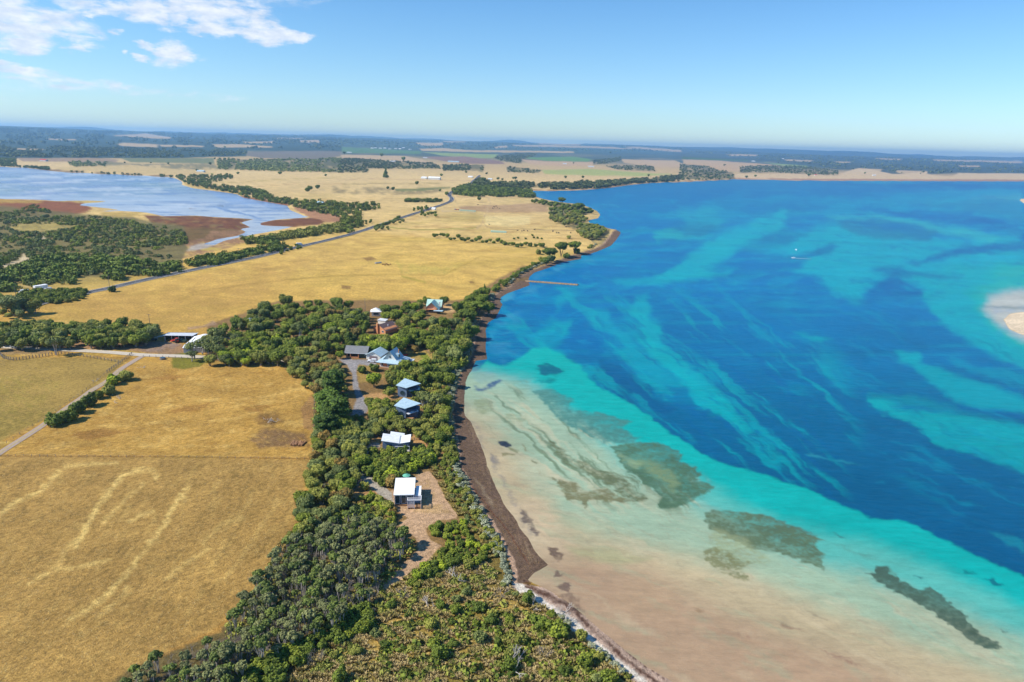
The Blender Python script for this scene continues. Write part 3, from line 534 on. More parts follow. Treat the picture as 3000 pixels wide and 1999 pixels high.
GRASS = [(qw((740,400),(900,390),(1050,450),(1050,530),(1250,560),(1520,640),(1500,690),(1420,700),(1580,780),(1500,830),(1300,810),(1100,720),(950,640),(860,540),(780,470)), C(84,146,132), 6, .9, 7, .25),
 (qw((1530,820),(1700,815),(1850,860),(1930,910),(1880,960),(2040,1030),(2080,1090),(2030,1110),(2160,1165),(2130,1230),(2000,1280),(1880,1350),(1750,1350),(1740,1290),(1700,1200),(1600,1130),(1500,1060),(1400,930),(1350,850)), C(90,124,92), 5, .95, 4, .15),
 (qw((1560,920),(1700,960),(1800,1040),(1900,1150),(1850,1200),(1750,1130),(1620,1020),(1500,960)), C(150,172,122), 16, .7, 6, .3),
 (qw((1400,900),(1520,940),(1600,1000),(1560,1040),(1480,980)), C(160,185,140), 10, .7, 6, .3),
 (qw((1590,1160),(1700,1200),(1750,1290),(1720,1350),(1650,1320),(1600,1240)), C(180,195,160), 8, .8, 5, .2),
 (qw((830,790),(930,850),(1000,920),(1150,960),(1220,1030),(1350,1060),(1500,1150),(1560,1200),(1650,1290),(1550,1310),(1430,1240),(1300,1140),(1100,1050),(980,980),(900,890)), SG2, 5, .9, 6, .35),
 (qw((910,1110),(1040,1150),(1150,1200),(1300,1180),(1400,1240),(1550,1310),(1300,1290),(1200,1290),(1150,1365),(1130,1290),(1000,1290),(920,1180)), SG3, 5, .9, 6, .35),
 (qw((560,320),(700,310),(720,380),(620,400),(540,370)), C(120,165,140), 8, .6, 6, .6), (qw((250,480),(350,470),(380,560),(300,600),(255,550)), C(150,160,115), 8, .6, 6, .5), (qw((470,590),(670,600),(650,650),(560,640),(550,680),(480,610)), C(158,165,125), 6, .6, 6, .5),
 (qw((460,905),(570,910),(560,928),(470,925)), C(140,135,90), 3, .8, 2, 0), (qw((520,850),(600,880),(590,895),(530,880)), C(140,140,95), 3, .8, 2, 0), (qw((700,955),(760,975),(740,985),(705,970)), C(125,125,85), 3, .8, 2, 0),
 (qw((650,840),(680,880),(660,895),(640,850)), C(150,150,105), 3, .8, 2, 0), (qw((860,1090),(900,1110),(880,1118)), C(115,115,75), 3, .9, 1, 0), (qw((440,820),(490,800),(550,830),(540,850),(500,856),(460,838)), C(35,50,75), 3, .95, 2, 0),
 (qw((255,380),(330,370),(400,335),(440,310),(465,330),(400,370),(300,398)), C(50,85,135), 5, .85, 4, .2), (qw((230,290),(300,230),(400,250),(430,300),(330,340),(260,350)), C(150,185,170), 10, .6, 6, .2),
 (qw((735,225),(800,190),(850,180),(905,205),(975,235),(950,262),(860,275),(780,262)), C(25,112,140), 4, .95, 3, .1), (qw((760,320),(850,295),(910,320),(850,340)), C(35,125,145), 6, .7, 4, .3),
 (qw((180,380),(170,500),(165,600),(240,640),(300,700),(340,850),(420,980),(480,1100),(600,1330),(760,1540),(780,1568),(700,1568),(600,1400),(520,1250),(430,1080),(330,880),(260,720),(200,620),(190,500)), C(160,150,135), 8, .55, 4, .8),
 (qw((600,1360),(650,1370),(720,1460),(780,1560),(740,1560),(650,1450)), C(112,98,88), 5, .85, 3, .4), (qw((370,900),(420,930),(450,1000),(430,1020),(380,960)), C(135,128,122), 6, .7, 3, .5),
 (K([(270,530),(330,545),(400,585),(390,610),(350,640),(320,625),(290,590)], .3825, 1500, 1400), C(110,88,75), 4, .85, 3, .3), (K([(320,735),(345,712),(370,740),(420,728),(370,755),(330,765)], .3825, 1500, 1400), C(120,98,88), 3, .85, 2, .1),
 (K([(330,830),(380,805),(450,798),(440,870),(380,860)], .3825, 1500, 1400), C(112,88,82), 4, .9, 2, .1), (K([(360,900),(450,870),(520,940),(560,1040),(500,1010),(420,950)], .3825, 1500, 1400), C(130,105,90), 8, .7, 4, .5),
 (D((1620,1177),(1640,1170),(1690,1172),(1760,1185),(1830,1210),(1893,1240),(1868,1252),(1893,1275),(1895,1312),(1870,1300),(1800,1270),(1730,1262),(1660,1232),(1628,1215)), C(104,122,86), 5, .92, 4, .2),
 (D((1640,1215),(1700,1235),(1760,1268),(1770,1290),(1700,1300),(1650,1275),(1630,1240)), C(168,178,132), 12, .7, 6, .6),
 (D((1616,1265),(1650,1260),(1700,1282),(1738,1295),(1700,1310),(1725,1338),(1680,1325),(1620,1292)), C(136,138,92), 5, .85, 4, .5),
 (D((1990,1320),(2012,1318),(2010,1302),(2030,1302),(2062,1318),(2068,1335),(2110,1352),(2140,1350),(2165,1368),(2190,1392),(2218,1412),(2222,1430),(2250,1455),(2300,1486),(2285,1496),(2250,1485),(2200,1450),(2140,1405),(2080,1372)), C(80,104,84), 4, .95, 3, .1),
 (D((2040,1305),(2065,1318),(2062,1328),(2045,1318)), C(110,190,170), 3, .7, 1, 0), (D((2260,1330),(2285,1332),(2303,1344),(2285,1346)), C(25,110,130), 3, .9, 2, 0), (D((2212,1312),(2232,1313),(2240,1318),(2220,1318)), C(40,135,145), 3, .8, 1, 0), (D((2300,1446),(2318,1452),(2305,1456)), C(85,120,105), 3, .8, 1, 0),
 (D((2100,1322),(2118,1328),(2112,1330)), C(50,120,120), 2, .8, 1, 0), (D((1905,1222),(1930,1230),(1955,1240),(1930,1236)), C(60,125,115), 3, .7, 1, .2), (D((1920,1250),(1990,1275),(2040,1290),(1980,1285)), C(100,160,140), 10, .5, 5, .4),
 (D((1680,1450),(1725,1468),(1700,1462)), C(150,112,95), 4, .8, 2, .2), (D((1780,1425),(1810,1435),(1850,1452),(1800,1440)), C(160,128,102), 4, .7, 2, .2), (D((1850,1400),(1890,1420),(1910,1432),(1870,1415)), C(150,135,105), 4, .6, 2, .2), (D((1590,1395),(1620,1402),(1610,1408)), C(165,135,100), 4, .6, 2, .2), (D((1880,1490),(1930,1505),(1980,1530),(1920,1512)), C(150,110,95), 3, .6, 2, .3),
 (K([(580,60),(650,90),(750,110),(800,130),(950,140),(800,118),(700,90),(590,55)], .4458, 2100, 1300), C(95,165,195), 5, .7, 3, .3), (K([(1800,590),(1900,600),(2019,640),(2019,720),(1900,670)], .4458, 2100, 1300), C(60,150,180), 9, .6, 5, .4),
 (K([(1040,255),(1110,250),(1100,272)], .4458, 2100, 1300), C(60,150,190), 5, .6, 2, .2),
 ([(1700,834),(1900,836),(2110,840),(1900,834)], C(75,165,215), 2.5, .7, 1, .3), (q2((1800,610),(1925,625),(1920,628)), C(120,190,220), 2, .7, .5, 0), (qv((1300,650),(1500,655),(1800,650),(1600,662)), C(50,170,215), 4, .5, 2, .5)]
SHAL = D((1120,880),(1230,905),(1310,960),(1500,1070),(1630,1110),(1600,1170),(1500,1175),(1380,1160),(1270,1120),(1180,1050),(1110,960))
streaks(SHAL, .72, 13, C(112,134,98), .8, .04, .36, 401, 26); streaks(SHAL, .66, 17, C(206,208,170), .8, .05, .4, 402, 26)
SHA2 = D((1090,900),(1500,1120),(1900,1300),(2353,1480),(2353,1640),(1500,1640),(1250,1350),(1100,1150))
streaks(SHA2, .5, 34, C(224,204,164), .4, .05, .5, 403, 60); streaks(SHA2, .35, 26, C(168,186,148), .35, .08, .5, 404, 60); streaks(SHA2, .45, 5, C(176,158,128), .25, .1, .5, 405, 60)
for P, c, s, a, w, mt in GRASS: paint(WC, P, c, s*1.3+1, a, w*1.3, 5.5, .6, min(mt+.03, .8))
for _ in range(70):            # pale wind streaks and drifting weed lines
    cx = RNG.uniform(1500, 3000); cy = RNG.uniform(600, 1250); ln = RNG.uniform(15, 70)*(cy-400)/500
    if cx < 1500+ (1250-cy)*.1: continue
    paint(WC, [(cx, cy), (cx+ln, cy+ln*.10*(cy-500)/300)], C(60,150,205), 4, .22, 2, 2, line=1.5)
# sky reflection painted into the near-shore water colour where it lies calm
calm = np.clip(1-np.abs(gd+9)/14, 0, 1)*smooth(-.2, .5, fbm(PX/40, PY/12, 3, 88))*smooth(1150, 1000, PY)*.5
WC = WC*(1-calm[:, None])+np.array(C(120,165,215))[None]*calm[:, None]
# lagoon: pale sky reflection and streaks painted into the water colour
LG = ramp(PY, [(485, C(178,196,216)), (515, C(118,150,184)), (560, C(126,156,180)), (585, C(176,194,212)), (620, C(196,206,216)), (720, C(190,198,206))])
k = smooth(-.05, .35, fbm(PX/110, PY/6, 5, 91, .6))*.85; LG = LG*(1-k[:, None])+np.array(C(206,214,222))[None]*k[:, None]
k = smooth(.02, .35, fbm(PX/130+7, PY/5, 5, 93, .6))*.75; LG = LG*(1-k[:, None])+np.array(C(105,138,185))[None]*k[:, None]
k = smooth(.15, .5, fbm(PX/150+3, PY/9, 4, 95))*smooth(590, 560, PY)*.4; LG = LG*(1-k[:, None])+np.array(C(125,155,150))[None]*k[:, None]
paint(LG, q1((1350,500),(1700,545),(2000,620),(1900,640),(1600,600)), C(125,165,220), 12, .6, 8)
paint(LG, q1((1450,620),(1600,650),(1750,690),(1800,705),(1700,690),(1550,655)), C(90,130,185), 3, .8, 2)
paint(LG, q1((1480,622),(1540,620),(1535,628)), C(100,100,110), 2, .8, 1); paint(LG, q1((1290,638),(1340,637),(1335,644)), C(140,110,105), 2, .8, 1)
# ---- sheets
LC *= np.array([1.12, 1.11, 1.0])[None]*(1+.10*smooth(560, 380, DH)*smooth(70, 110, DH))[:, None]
kk = (np.clip((WC[:, 2]-WC[:, 0]-.10)/.14, 0, 1)*np.clip((WC[:, 2]/np.maximum(WC[:, 1], .01)-.80)/.35, 0, 1))[:, None]
WC = WC*(1-kk)+np.stack([np.maximum(WC[:, 0]*.45-.004, .001), WC[:, 1]*1.06, WC[:, 2]*.84], 1)*kk
idx = np.arange(NR*NT).reshape(NR, NT)
quads = np.stack([idx[:-1, :-1], idx[:-1, 1:], idx[1:, 1:], idx[1:, :-1]], -1).reshape(-1, 4)[:, ::-1]
def sheet(name, sel_faces, z, col, mat, kind='structure', extra=None):
    u, invx = np.unique(sel_faces, return_inverse=True)
    V = np.stack([GX[u], GY[u], (z[u] if hasattr(z, '__len__') else np.full(len(u), z))], 1)
    a = {'Col': ('FLOAT_COLOR', np.concatenate([col[u], np.ones((len(u), 1))], 1))}
    me = mesh_np(name, V, invx.reshape(-1, 4), mat, a, True)
    o = link(name, me); o['kind'] = kind; return o
def groundmat():
    m, nt, b = newmat('dry_ground'); b.inputs['Roughness'].default_value = 1; b.inputs['Specular IOR Level'].default_value = .1
    a = nt.nodes.new('ShaderNodeAttribute'); a.attribute_name = 'Col'
    g = nt.nodes.new('ShaderNodeNewGeometry'); p = g.outputs['Position']
    ro = nt.nodes.new('ShaderNodeVectorRotate'); ro.rotation_type = 'Z_AXIS'; ro.inputs['Angle'].default_value = R(-35); nt.links.new(p, ro.inputs['Vector'])
    sc = nt.nodes.new('ShaderNodeVectorMath'); sc.operation = 'MULTIPLY'; sc.inputs[1].default_value = (.72, 1, 1); nt.links.new(ro.outputs[0], sc.inputs[0])
    n1 = noise(nt, sc.outputs[0], .95, 7, .78); n2 = noise(nt, p, .055, 5, .65); n3 = noise(nt, p, 2.6, 3, .6)
    f = mathn(nt, 'MULTIPLY', maprange(nt, n1, .30, .70, .48, 1.50), maprange(nt, n2, .3, .7, .80, 1.20))
    f = mathn(nt, 'MULTIPLY', f, maprange(nt, n3, .3, .7, .78, 1.22))
    nt.links.new(mul(nt, a.outputs['Color'], f), b.inputs['Base Color'])
    bump(nt, b, mathn(nt, 'ADD', n1, n3), .8, .35); return m
def watermat(name, rough, spec, bs, wave):
    m, nt, b = newmat(name); b.inputs['Roughness'].default_value = rough; b.inputs['Specular IOR Level'].default_value = spec; b.inputs['IOR'].default_value = 1.33
    a = nt.nodes.new('ShaderNodeAttribute'); a.attribute_name = 'Col'
    g = nt.nodes.new('ShaderNodeNewGeometry'); p = g.outputs['Position']
    sc = nt.nodes.new('ShaderNodeVectorMath'); sc.operation = 'MULTIPLY'; sc.inputs[1].default_value = (.4, 1, 1); nt.links.new(p, sc.inputs[0])
    n1 = noise(nt, sc.outputs[0], wave, 7, .75); n2 = noise(nt, sc.outputs[0], .035, 5, .6)
    f = mathn(nt, 'MULTIPLY', maprange(nt, n1, .3, .7, .84, 1.16), maprange(nt, n2, .3, .7, .88, 1.12))
    nt.links.new(mul(nt, a.outputs['Color'], f), b.inputs['Base Color'])
    bump(nt, b, n1, bs, .6); return m
fd = gd[quads]
gm_ = groundmat()
sheet('ground', quads[(fd.max(1) > -60)], GZ, LC, gm_)
lagsel = sdf(GX, GY, W_LAG+0.0) > -60
islag = lagsel[quads].all(1) & (fd.min(1) < 4) & (GX[quads].mean(1) < 0)
sea = (fd.min(1) < 4) & ~(GX[quads].mean(1) < -150) & ~islag
sheet('sea_water', quads[sea], 0.0, WC, watermat('sea_water', .35, .10, .6, .35))
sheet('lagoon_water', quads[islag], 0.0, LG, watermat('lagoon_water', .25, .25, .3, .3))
# ---- air
hv = bpy.data.materials.new('haze'); hv.use_nodes = True; hn = hv.node_tree; hn.nodes.clear()
ho = hn.nodes.new('ShaderNodeOutputMaterial'); pv = hn.nodes.new('ShaderNodeVolumePrincipled')
pv.inputs['Color'].default_value = (.36, .66, 1.0, 1); pv.inputs['Density'].default_value = HAZE_D; pv.inputs['Anisotropy'].default_value = .3
hn.links.new(pv.outputs[0], ho.inputs['Volume'])
hx, y0, y1, z0, z1 = 23500, -400, 26500, -3, 250
V = [(x, y, z) for x in (-hx, hx) for y in (y0, y1) for z in (z0, z1)]
me = mesh_np('haze', V, [(0,1,3,2),(4,6,7,5),(0,4,5,1),(2,3,7,6),(0,2,6,4),(1,5,7,3)], hv)
o = link('haze', me); o['kind'] = 'stuff'
# ------------------------------------------------------------------ foliage
def leafmat(name, dark, light, rough=.75):
    k_ = (1, 1, 1) if name in ('silver_leaves', 'straw_grass', 'golden_grass', 'dry_grey_twigs') else (1.10, 1.28, 1.05) if name in ('olive_leaves', 'grey_green_leaves') else (1.32, 1.34, 1.10)
    dark = tuple(a*b for a, b in zip(dark, k_)); light = tuple(a*b for a, b in zip(light, k_))
    m, nt, b = newmat(name); b.inputs['Roughness'].default_value = rough; b.inputs['Specular IOR Level'].default_value = .25
    a = nt.nodes.new('ShaderNodeAttribute'); a.attribute_name = 'Var'
    oi = nt.nodes.new('ShaderNodeObjectInfo')
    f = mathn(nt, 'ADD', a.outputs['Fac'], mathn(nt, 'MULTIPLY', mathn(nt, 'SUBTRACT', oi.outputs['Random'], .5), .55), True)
    mx = nt.nodes.new('ShaderNodeMixRGB'); mx.inputs[1].default_value = (*dark, 1); mx.inputs[2].default_value = (*light, 1)
    nt.links.new(f, mx.inputs[0]); nt.links.new(mx.outputs[0], b.inputs['Base Color'])
    return m
LM = {
 'dark': leafmat('dark_green_leaves', (0.046,0.068,0.012), (0.152,0.189,0.026)),
 'mid': leafmat('mid_green_leaves', (0.062,0.086,0.012), (0.232,0.259,0.030)),
 'bright': leafmat('bright_green_leaves', (0.093,0.135,0.012), (0.344,0.385,0.028)),
 'olive': leafmat('olive_leaves', (0.109,0.108,0.022), (0.344,0.287,0.060)),
 'grey': leafmat('grey_green_leaves', (0.085,0.095,0.032), (0.264,0.245,0.080)),
 'brown': leafmat('rusty_brown_leaves', (0.090,0.078,0.026), (0.352,0.210,0.055)),
 'dead': leafmat('dry_grey_twigs', (.150,.125,.105), (.330,.290,.250)),
 'silver': leafmat('silver_leaves', (.200,.225,.130), (.420,.430,.280)),
 'blue': leafmat('blue_grey_leaves', (0.062,0.084,0.050), (0.192,0.217,0.120)),
 'cyp': leafmat('cypress_leaves', (.030,.055,.012), (.120,.180,.022)), 'thick_grey': leafmat('thicket_grey_leaves', (.085,.092,.044), (.215,.220,.095)), 'thick_dark': leafmat('thicket_dark_leaves', (.055,.075,.022), (.150,.185,.045)), 'thick_mid': leafmat('thicket_green_leaves', (.065,.090,.022), (.185,.220,.050)),
 'far': leafmat('distant_leaves', (0.046,0.062,0.022), (0.136,0.147,0.048)),
 'straw': leafmat('straw_grass', (.260,.185,.070), (.660,.510,.230)),
 'gold': leafmat('golden_grass', (.170,.140,.035), (.400,.320,.100)),
}
BARK = simple('pale_bark', (.30,.255,.215), .9, .25, 2.0); BARKD = simple('dark_bark', (.10,.075,.055), .9, .25, 2.0); BARKW = simple('bleached_bark', (.50,.45,.40), .9, .2, 2.0)
def ico(sub=1):
    import bmesh
    bm = bmesh.new(); bmesh.ops.create_icosphere(bm, subdivisions=sub, radius=1)
    v = np.array([x.co[:] for x in bm.verts]); f = np.array([[w.index for w in x.verts] for x in bm.faces]); bm.free(); return v, f
ICO1 = ico(1); ICO2 = ico(2)
def leaf_cloud(rg, lobes, n, leaf, zmin=.02, keep_low=.25, flatn=0.0):
    """small leaf clumps over the skin of overlapping lobes; returns vertices (n*4,3) and a tone per vertex"""
    L = np.array(lobes, float); area = (L[:, 3]*L[:, 4]+L[:, 3]*L[:, 5]+L[:, 4]*L[:, 5]); pr = area/area.sum()
    m = int(n*1.9); li = rg.choice(len(L), m, p=pr)
    d = rg.normal(size=(m, 3)); d /= np.linalg.norm(d, axis=1)[:, None]
    low = d[:, 2] < -.15; k = ~low | (rg.random(m) < keep_low)
    li, d = li[k], d[k]; m = len(li)
    lumps = .90+.22*np.sin(d[:, 0]*5+li*2.1)*np.sin(d[:, 1]*5.7+li)*np.cos(d[:, 2]*4+li*.7)
    p = L[li, :3]+d*L[li, 3:6]*(lumps*rg.uniform(.82, 1.07, m))[:, None]
    ok = p[:, 2] > zmin
    for j, l in enumerate(L):
        q = (p-l[:3])/l[3:6]; ok &= (li == j) | ((q**2).sum(1) > .62)
    p, d, li, lumps = p[ok][:n], d[ok][:n], li[ok][:n], lumps[ok][:n]; m = len(p)
    nr = d+rg.normal(size=(m, 3))*.55; nr[:, 2] += .25+flatn; nr /= np.linalg.norm(nr, axis=1)[:, None]
    t = np.cross(nr, rg.normal(size=(m, 3))); t /= np.linalg.norm(t, axis=1)[:, None]; bt = np.cross(nr, t)
    s = leaf*rg.uniform(.55, 1.35, m)[:, None]
    V = np.stack([p-t*s*.6-bt*s*.35, p+t*s*.35-bt*s*.55, p+t*s*.65+bt*s*.3+nr*s*.25, p-t*s*.3+bt*s*.6], 1).reshape(-1, 3)
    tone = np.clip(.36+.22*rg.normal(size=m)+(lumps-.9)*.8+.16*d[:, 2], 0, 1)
    return V, np.repeat(tone, 4)
def crown_mesh(name, lobes, n, leaf, mat, seed=0, core=.80, keep_low=.25, flatn=0, sub=1):
    rg = np.random.default_rng(seed)
    V, T = leaf_cloud(rg, lobes, n, leaf, keep_low=keep_low, flatn=flatn)
    F = np.arange(len(V)).reshape(-1, 4)
    tv = [V]; tt = [T]; tf = [F]; off = len(V)
    iv, jf = ICO2 if sub == 2 else ICO1
    if core > 0:
        for l in lobes:
            k = 1+.16*rg.normal(size=len(iv))
            c = np.array(l[:3])+iv*np.array(l[3:6])*core*k[:, None]; c[:, 2] = np.maximum(c[:, 2], 0.0)
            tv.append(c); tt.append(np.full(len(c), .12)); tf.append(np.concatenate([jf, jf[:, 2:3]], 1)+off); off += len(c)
    V = np.concatenate(tv); T = np.concatenate(tt); F = np.concatenate(tf)
    # degenerate quads of the core become triangles
    me = bpy.data.meshes.new(name); tri = F[:, 2] == F[:, 3]
    loops = np.concatenate([F[~tri].ravel(), F[tri][:, :3].ravel()]); tot = np.concatenate([np.full((~tri).sum(), 4), np.full(tri.sum(), 3)]).astype(np.int32)
    me.vertices.add(len(V)); me.vertices.foreach_set('co', V.astype(np.float32).ravel())
    me.loops.add(len(loops)); me.loops.foreach_set('vertex_index', loops.astype(np.int32))
    me.polygons.add(len(tot)); me.polygons.foreach_set('loop_start', np.concatenate([[0], np.cumsum(tot)[:-1]]).astype(np.int32)); me.polygons.foreach_set('loop_total', tot)
    me.materials.append(mat)
    a = me.attributes.new('Var', 'FLOAT', 'POINT'); a.data.foreach_set('value', T.astype(np.float32)); me.update(calc_edges=True)
    return me
def tubes(segs, n=5):          # segs: (p0, p1, r0, r1)
    V = []; F = []
    for p0, p1, ra, rb in segs:
        p0 = Vector(p0); p1 = Vector(p1); ax = (p1-p0).normalized()
        t = ax.cross(Vector((.3, .9, .2))).normalized(); b = ax.cross(t); o = len(V)
        for p, r in ((p0, ra), (p1, rb)):
            for k in range(n):
                a = 2*math.pi*k/n; V.append(tuple(p+t*(r*math.cos(a))+b*(r*math.sin(a))))
        for k in range(n): F.append((o+k, o+(k+1) % n, o+n+(k+1) % n, o+n+k))
    return V, F
def stems(seed, h, spread, n, r=.12, top=.5, fork=True):
    rg = random.Random(seed); S = []
    for i in range(n):
        a = rg.uniform(0, 6.28); d = spread*rg.uniform(.2, 1)
        b0 = Vector((rg.uniform(-.15, .15)*n*.4, rg.uniform(-.15, .15)*n*.4, -.3))
        m = b0+Vector((math.cos(a)*d*.45, math.sin(a)*d*.45, h*.55)); e = Vector((math.cos(a)*d, math.sin(a)*d, h*rg.uniform(.85, 1.05)))
        rr_ = r*rg.uniform(.7, 1.2)
        S += [(b0, m, rr_, rr_*.75), (m, e, rr_*.75, rr_*top)]
        if fork:
            for _ in range(2):
                a2 = a+rg.uniform(-1.2, 1.2); e2 = m+Vector((math.cos(a2)*d*.7, math.sin(a2)*d*.7, h*.4)); S.append((m, e2, rr_*.55, rr_*.25))
    return S
def twig_mesh(name, seed, h, w, n, mat, r=.06):
    rg = random.Random(seed); S = []
    def grow(p, d, l, rad, depth):
        q = p+d*l; S.append((p, q, rad, rad*.65))
        if depth == 0: return
        for _ in range(rg.choice((2, 3))):
            nd = (d+Vector((rg.uniform(-.8, .8), rg.uniform(-.8, .8), rg.uniform(-.3, .5)))).normalized(); grow(q, nd, l*rg.uniform(.6, .85), rad*.62, depth-1)
    for i in range(n):
        a = rg.uniform(0, 6.28); grow(Vector((0, 0, -.1)), Vector((math.cos(a)*w, math.sin(a)*w, rg.uniform(.5, 1))).normalized(), h*.4, r, 3)
    V, F = tubes(S, 4); me = mesh_np(name, V, F, mat, {'Var': ('FLOAT', np.full(len(V), .6))}); return me
def lobes_dome(seed, r, h, n, base=.35):
    rg = random.Random(seed); L = [(0, 0, h*base*.9, r*.78, r*.78, h*.55)]
    for i in range(n):
        a = 6.283*i/n+rg.uniform(-.4, .4); d = r*rg.uniform(.42, .66); z = h*rg.uniform(.3, .66); s = r*rg.uniform(.30, .48)
        L.append((math.cos(a)*d, math.sin(a)*d, z, s, s, s*rg.uniform(.75, 1.0)*h/r*.8))
    return L
def lobes_flat(seed, r, h, n, thick=.22):
    rg = random.Random(seed); L = [(0, 0, h*(1-thick*.75), r*.6, r*.6, h*thick*.8)]
    for i in range(n):
        a = 6.283*i/n+rg.uniform(-.4, .4); d = r*rg.uniform(.45, .75); s = r*rg.uniform(.28, .42)
        L.append((math.cos(a)*d, math.sin(a)*d, h*(1-thick*rg.uniform(.7, 1.3)), s, s, h*thick*rg.uniform(.5, .8)))
    return L
def lobes_cone(seed, r, h, n):
    rg = random.Random(seed); L = []
    for i in range(n):
        k = i/(n-1); rad = r*(1-k*.8)
        for j in range(4 if k < .7 else 2):
            a = rg.uniform(0, 6.28); d = rad*.55
            L.append((math.cos(a)*d, math.sin(a)*d, h*(.12+.78*k), rad*.5, rad*.5, h*.10))
    return L
PROTO = {}
KIND = {'dark': 'dark_green', 'mid': 'mid_green', 'olive': 'heath', 'grey': 'grey_leaved', 'bright': 'bright_leaved', 'brown': 'rust', 'blue': 'blue'}  # kinds told apart by leaf colour alone, species not identified
TKIND = {'dark': 'dark_green', 'mid': 'mid_green', 'olive': 'olive_green', 'grey': 'grey_green', 'bright': 'bright_green', 'brown': 'rust'}
def proto(key, name, crown, trunk=None, tm=None, single=False, extra=None):
    """store meshes only; trees are instanced from them. single=True: crown and trunk joined in one mesh for small far copies"""
    tme = None
    if trunk is not None:
        V, F = tubes(trunk, 5); tme = mesh_np('trunk', V, F, tm or BARK)
    PROTO[key] = (name, crown, tme, extra)
# unit sizes in metres; instances are scaled
for i in range(3):
    for c in ('dark', 'mid', 'olive', 'grey', 'bright', 'brown', 'blue'):
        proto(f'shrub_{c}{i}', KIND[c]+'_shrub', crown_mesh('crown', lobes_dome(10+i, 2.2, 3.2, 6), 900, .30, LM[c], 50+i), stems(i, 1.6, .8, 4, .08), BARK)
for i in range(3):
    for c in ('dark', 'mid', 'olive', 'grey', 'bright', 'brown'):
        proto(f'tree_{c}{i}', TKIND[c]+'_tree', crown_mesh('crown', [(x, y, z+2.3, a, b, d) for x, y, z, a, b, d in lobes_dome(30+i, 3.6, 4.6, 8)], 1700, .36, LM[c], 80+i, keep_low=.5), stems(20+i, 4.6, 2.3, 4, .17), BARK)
for i in range(3):
    for c in ('grey', 'dark', 'mid'):
        proto(f'tea_{c}{i}', {'grey': 'tea_tree', 'dark': 'dark_tea_tree', 'mid': 'green_tea_tree'}[c], crown_mesh('crown', [(x, y, z+.2, a, b, d) for x, y, z, a, b, d in lobes_flat(60+i, 1.6, 5.0, 5, .17)], 520, .26, LM['thick_'+c], 110+i, core=.66, keep_low=.5), stems(40+i, 4.7, 1.5, 7, .085), BARKW)  # one tea tree form in three leaf colours
for i in range(2):
    proto(f'pine{i}', 'umbrella_pine', crown_mesh('crown', lobes_flat(90+i, 7.0, 12, 9, .20)+lobes_flat(95+i, 5.0, 8.5, 5, .16), 2200, .55, LM['dark'], 130+i, keep_low=.5), stems(50+i, 9.5, 4.2, 4, .32), BARKD)
    proto(f'cypress{i}', 'cypress_tree', crown_mesh('crown', lobes_flat(70+i, 5.2, 12.0, 8, .15)+lobes_flat(75+i, 6.0, 9.6, 9, .15)+lobes_flat(78+i, 5.8, 7.0, 9, .16)+lobes_flat(81+i, 5.0, 4.2, 7, .3), 4200, .48, LM['cyp'], 140+i, keep_low=.5, flatn=.5), stems(55+i, 9.5, 2.5, 5, .3), BARK)
    proto(f'conifer{i}', 'conifer_tree', crown_mesh('crown', lobes_cone(85+i, 3.4, 11, 9), 1500, .45, LM['dark'], 150+i, keep_low=.5), [((0, 0, -.3), (0, 0, 10), .3, .06)], BARKD)
    proto(f'gum{i}', 'gum_tree', crown_mesh('crown', lobes_flat(100+i, 4.2, 9.0, 9, .24), 1100, .36, LM['grey'], 160+i, core=.45, keep_low=.6), stems(60+i, 8.0, 3.4, 4, .20), BARKW)
    proto(f'twig{i}', 'bare_shrub', twig_mesh('branches', 5+i, 3.4, .9, 7, LM['dead'], .075))
    proto(f'drift{i}', 'dead_tree', twig_mesh('branches', 25+i, 4.2, 1.6, 4, BARKW, .13))
    proto(f'silver{i}', 'silver_shrub', crown_mesh('crown', lobes_dome(120+i, 1.7, 1.5, 6), 420, .26, LM['silver'], 170+i))
for i in range(2):
    for c in ('far', 'grey', 'dark'):
        proto(f'small_{c}{i}', 'distant_tree', crown_mesh('crown', lobes_dome(200+i, 3.6, 6.0, 4), 130, .95, LM[c], 190+i, core=.85), None)
def palm():
    rg = random.Random(3); V = []; F = []
    for k in range(26):
        a = 6.283*k/26+rg.uniform(-.1, .1); el0 = rg.uniform(.1, 1.2); L = 3.2; pts = []
        for j in range(6):
            t = j/5; r_ = L*t*math.cos(el0*(1-t*.6)); z = 3.2+L*t*math.sin(el0)-1.9*t*t; pts.append(Vector((math.cos(a)*r_, math.sin(a)*r_, z)))
        s = Vector((-math.sin(a), math.cos(a), 0)); o = len(V)
        for j, p in enumerate(pts):
            w = .38*math.sin(math.pi*min(1, .15+j/5.2)); V += [tuple(p-s*w-Vector((0, 0, w*.4))), tuple(p), tuple(p+s*w-Vector((0, 0, w*.4)))]
        for j in range(5):
            b = o+3*j; F += [(b, b+1, b+4, b+3), (b+1, b+2, b+5, b+4)]
    return mesh_np('fronds', V, F, LM['mid'], {'Var': ('FLOAT', np.random.default_rng(2).uniform(.3, 1, len(V)))})
PROTO['palm'] = ('palm_tree', palm(), mesh_np('trunk', *tubes([((0, 0, -.3), (0, 0, 3.3), .35, .3)], 7), BARKD), None)
TREE_N = {'n': 0}
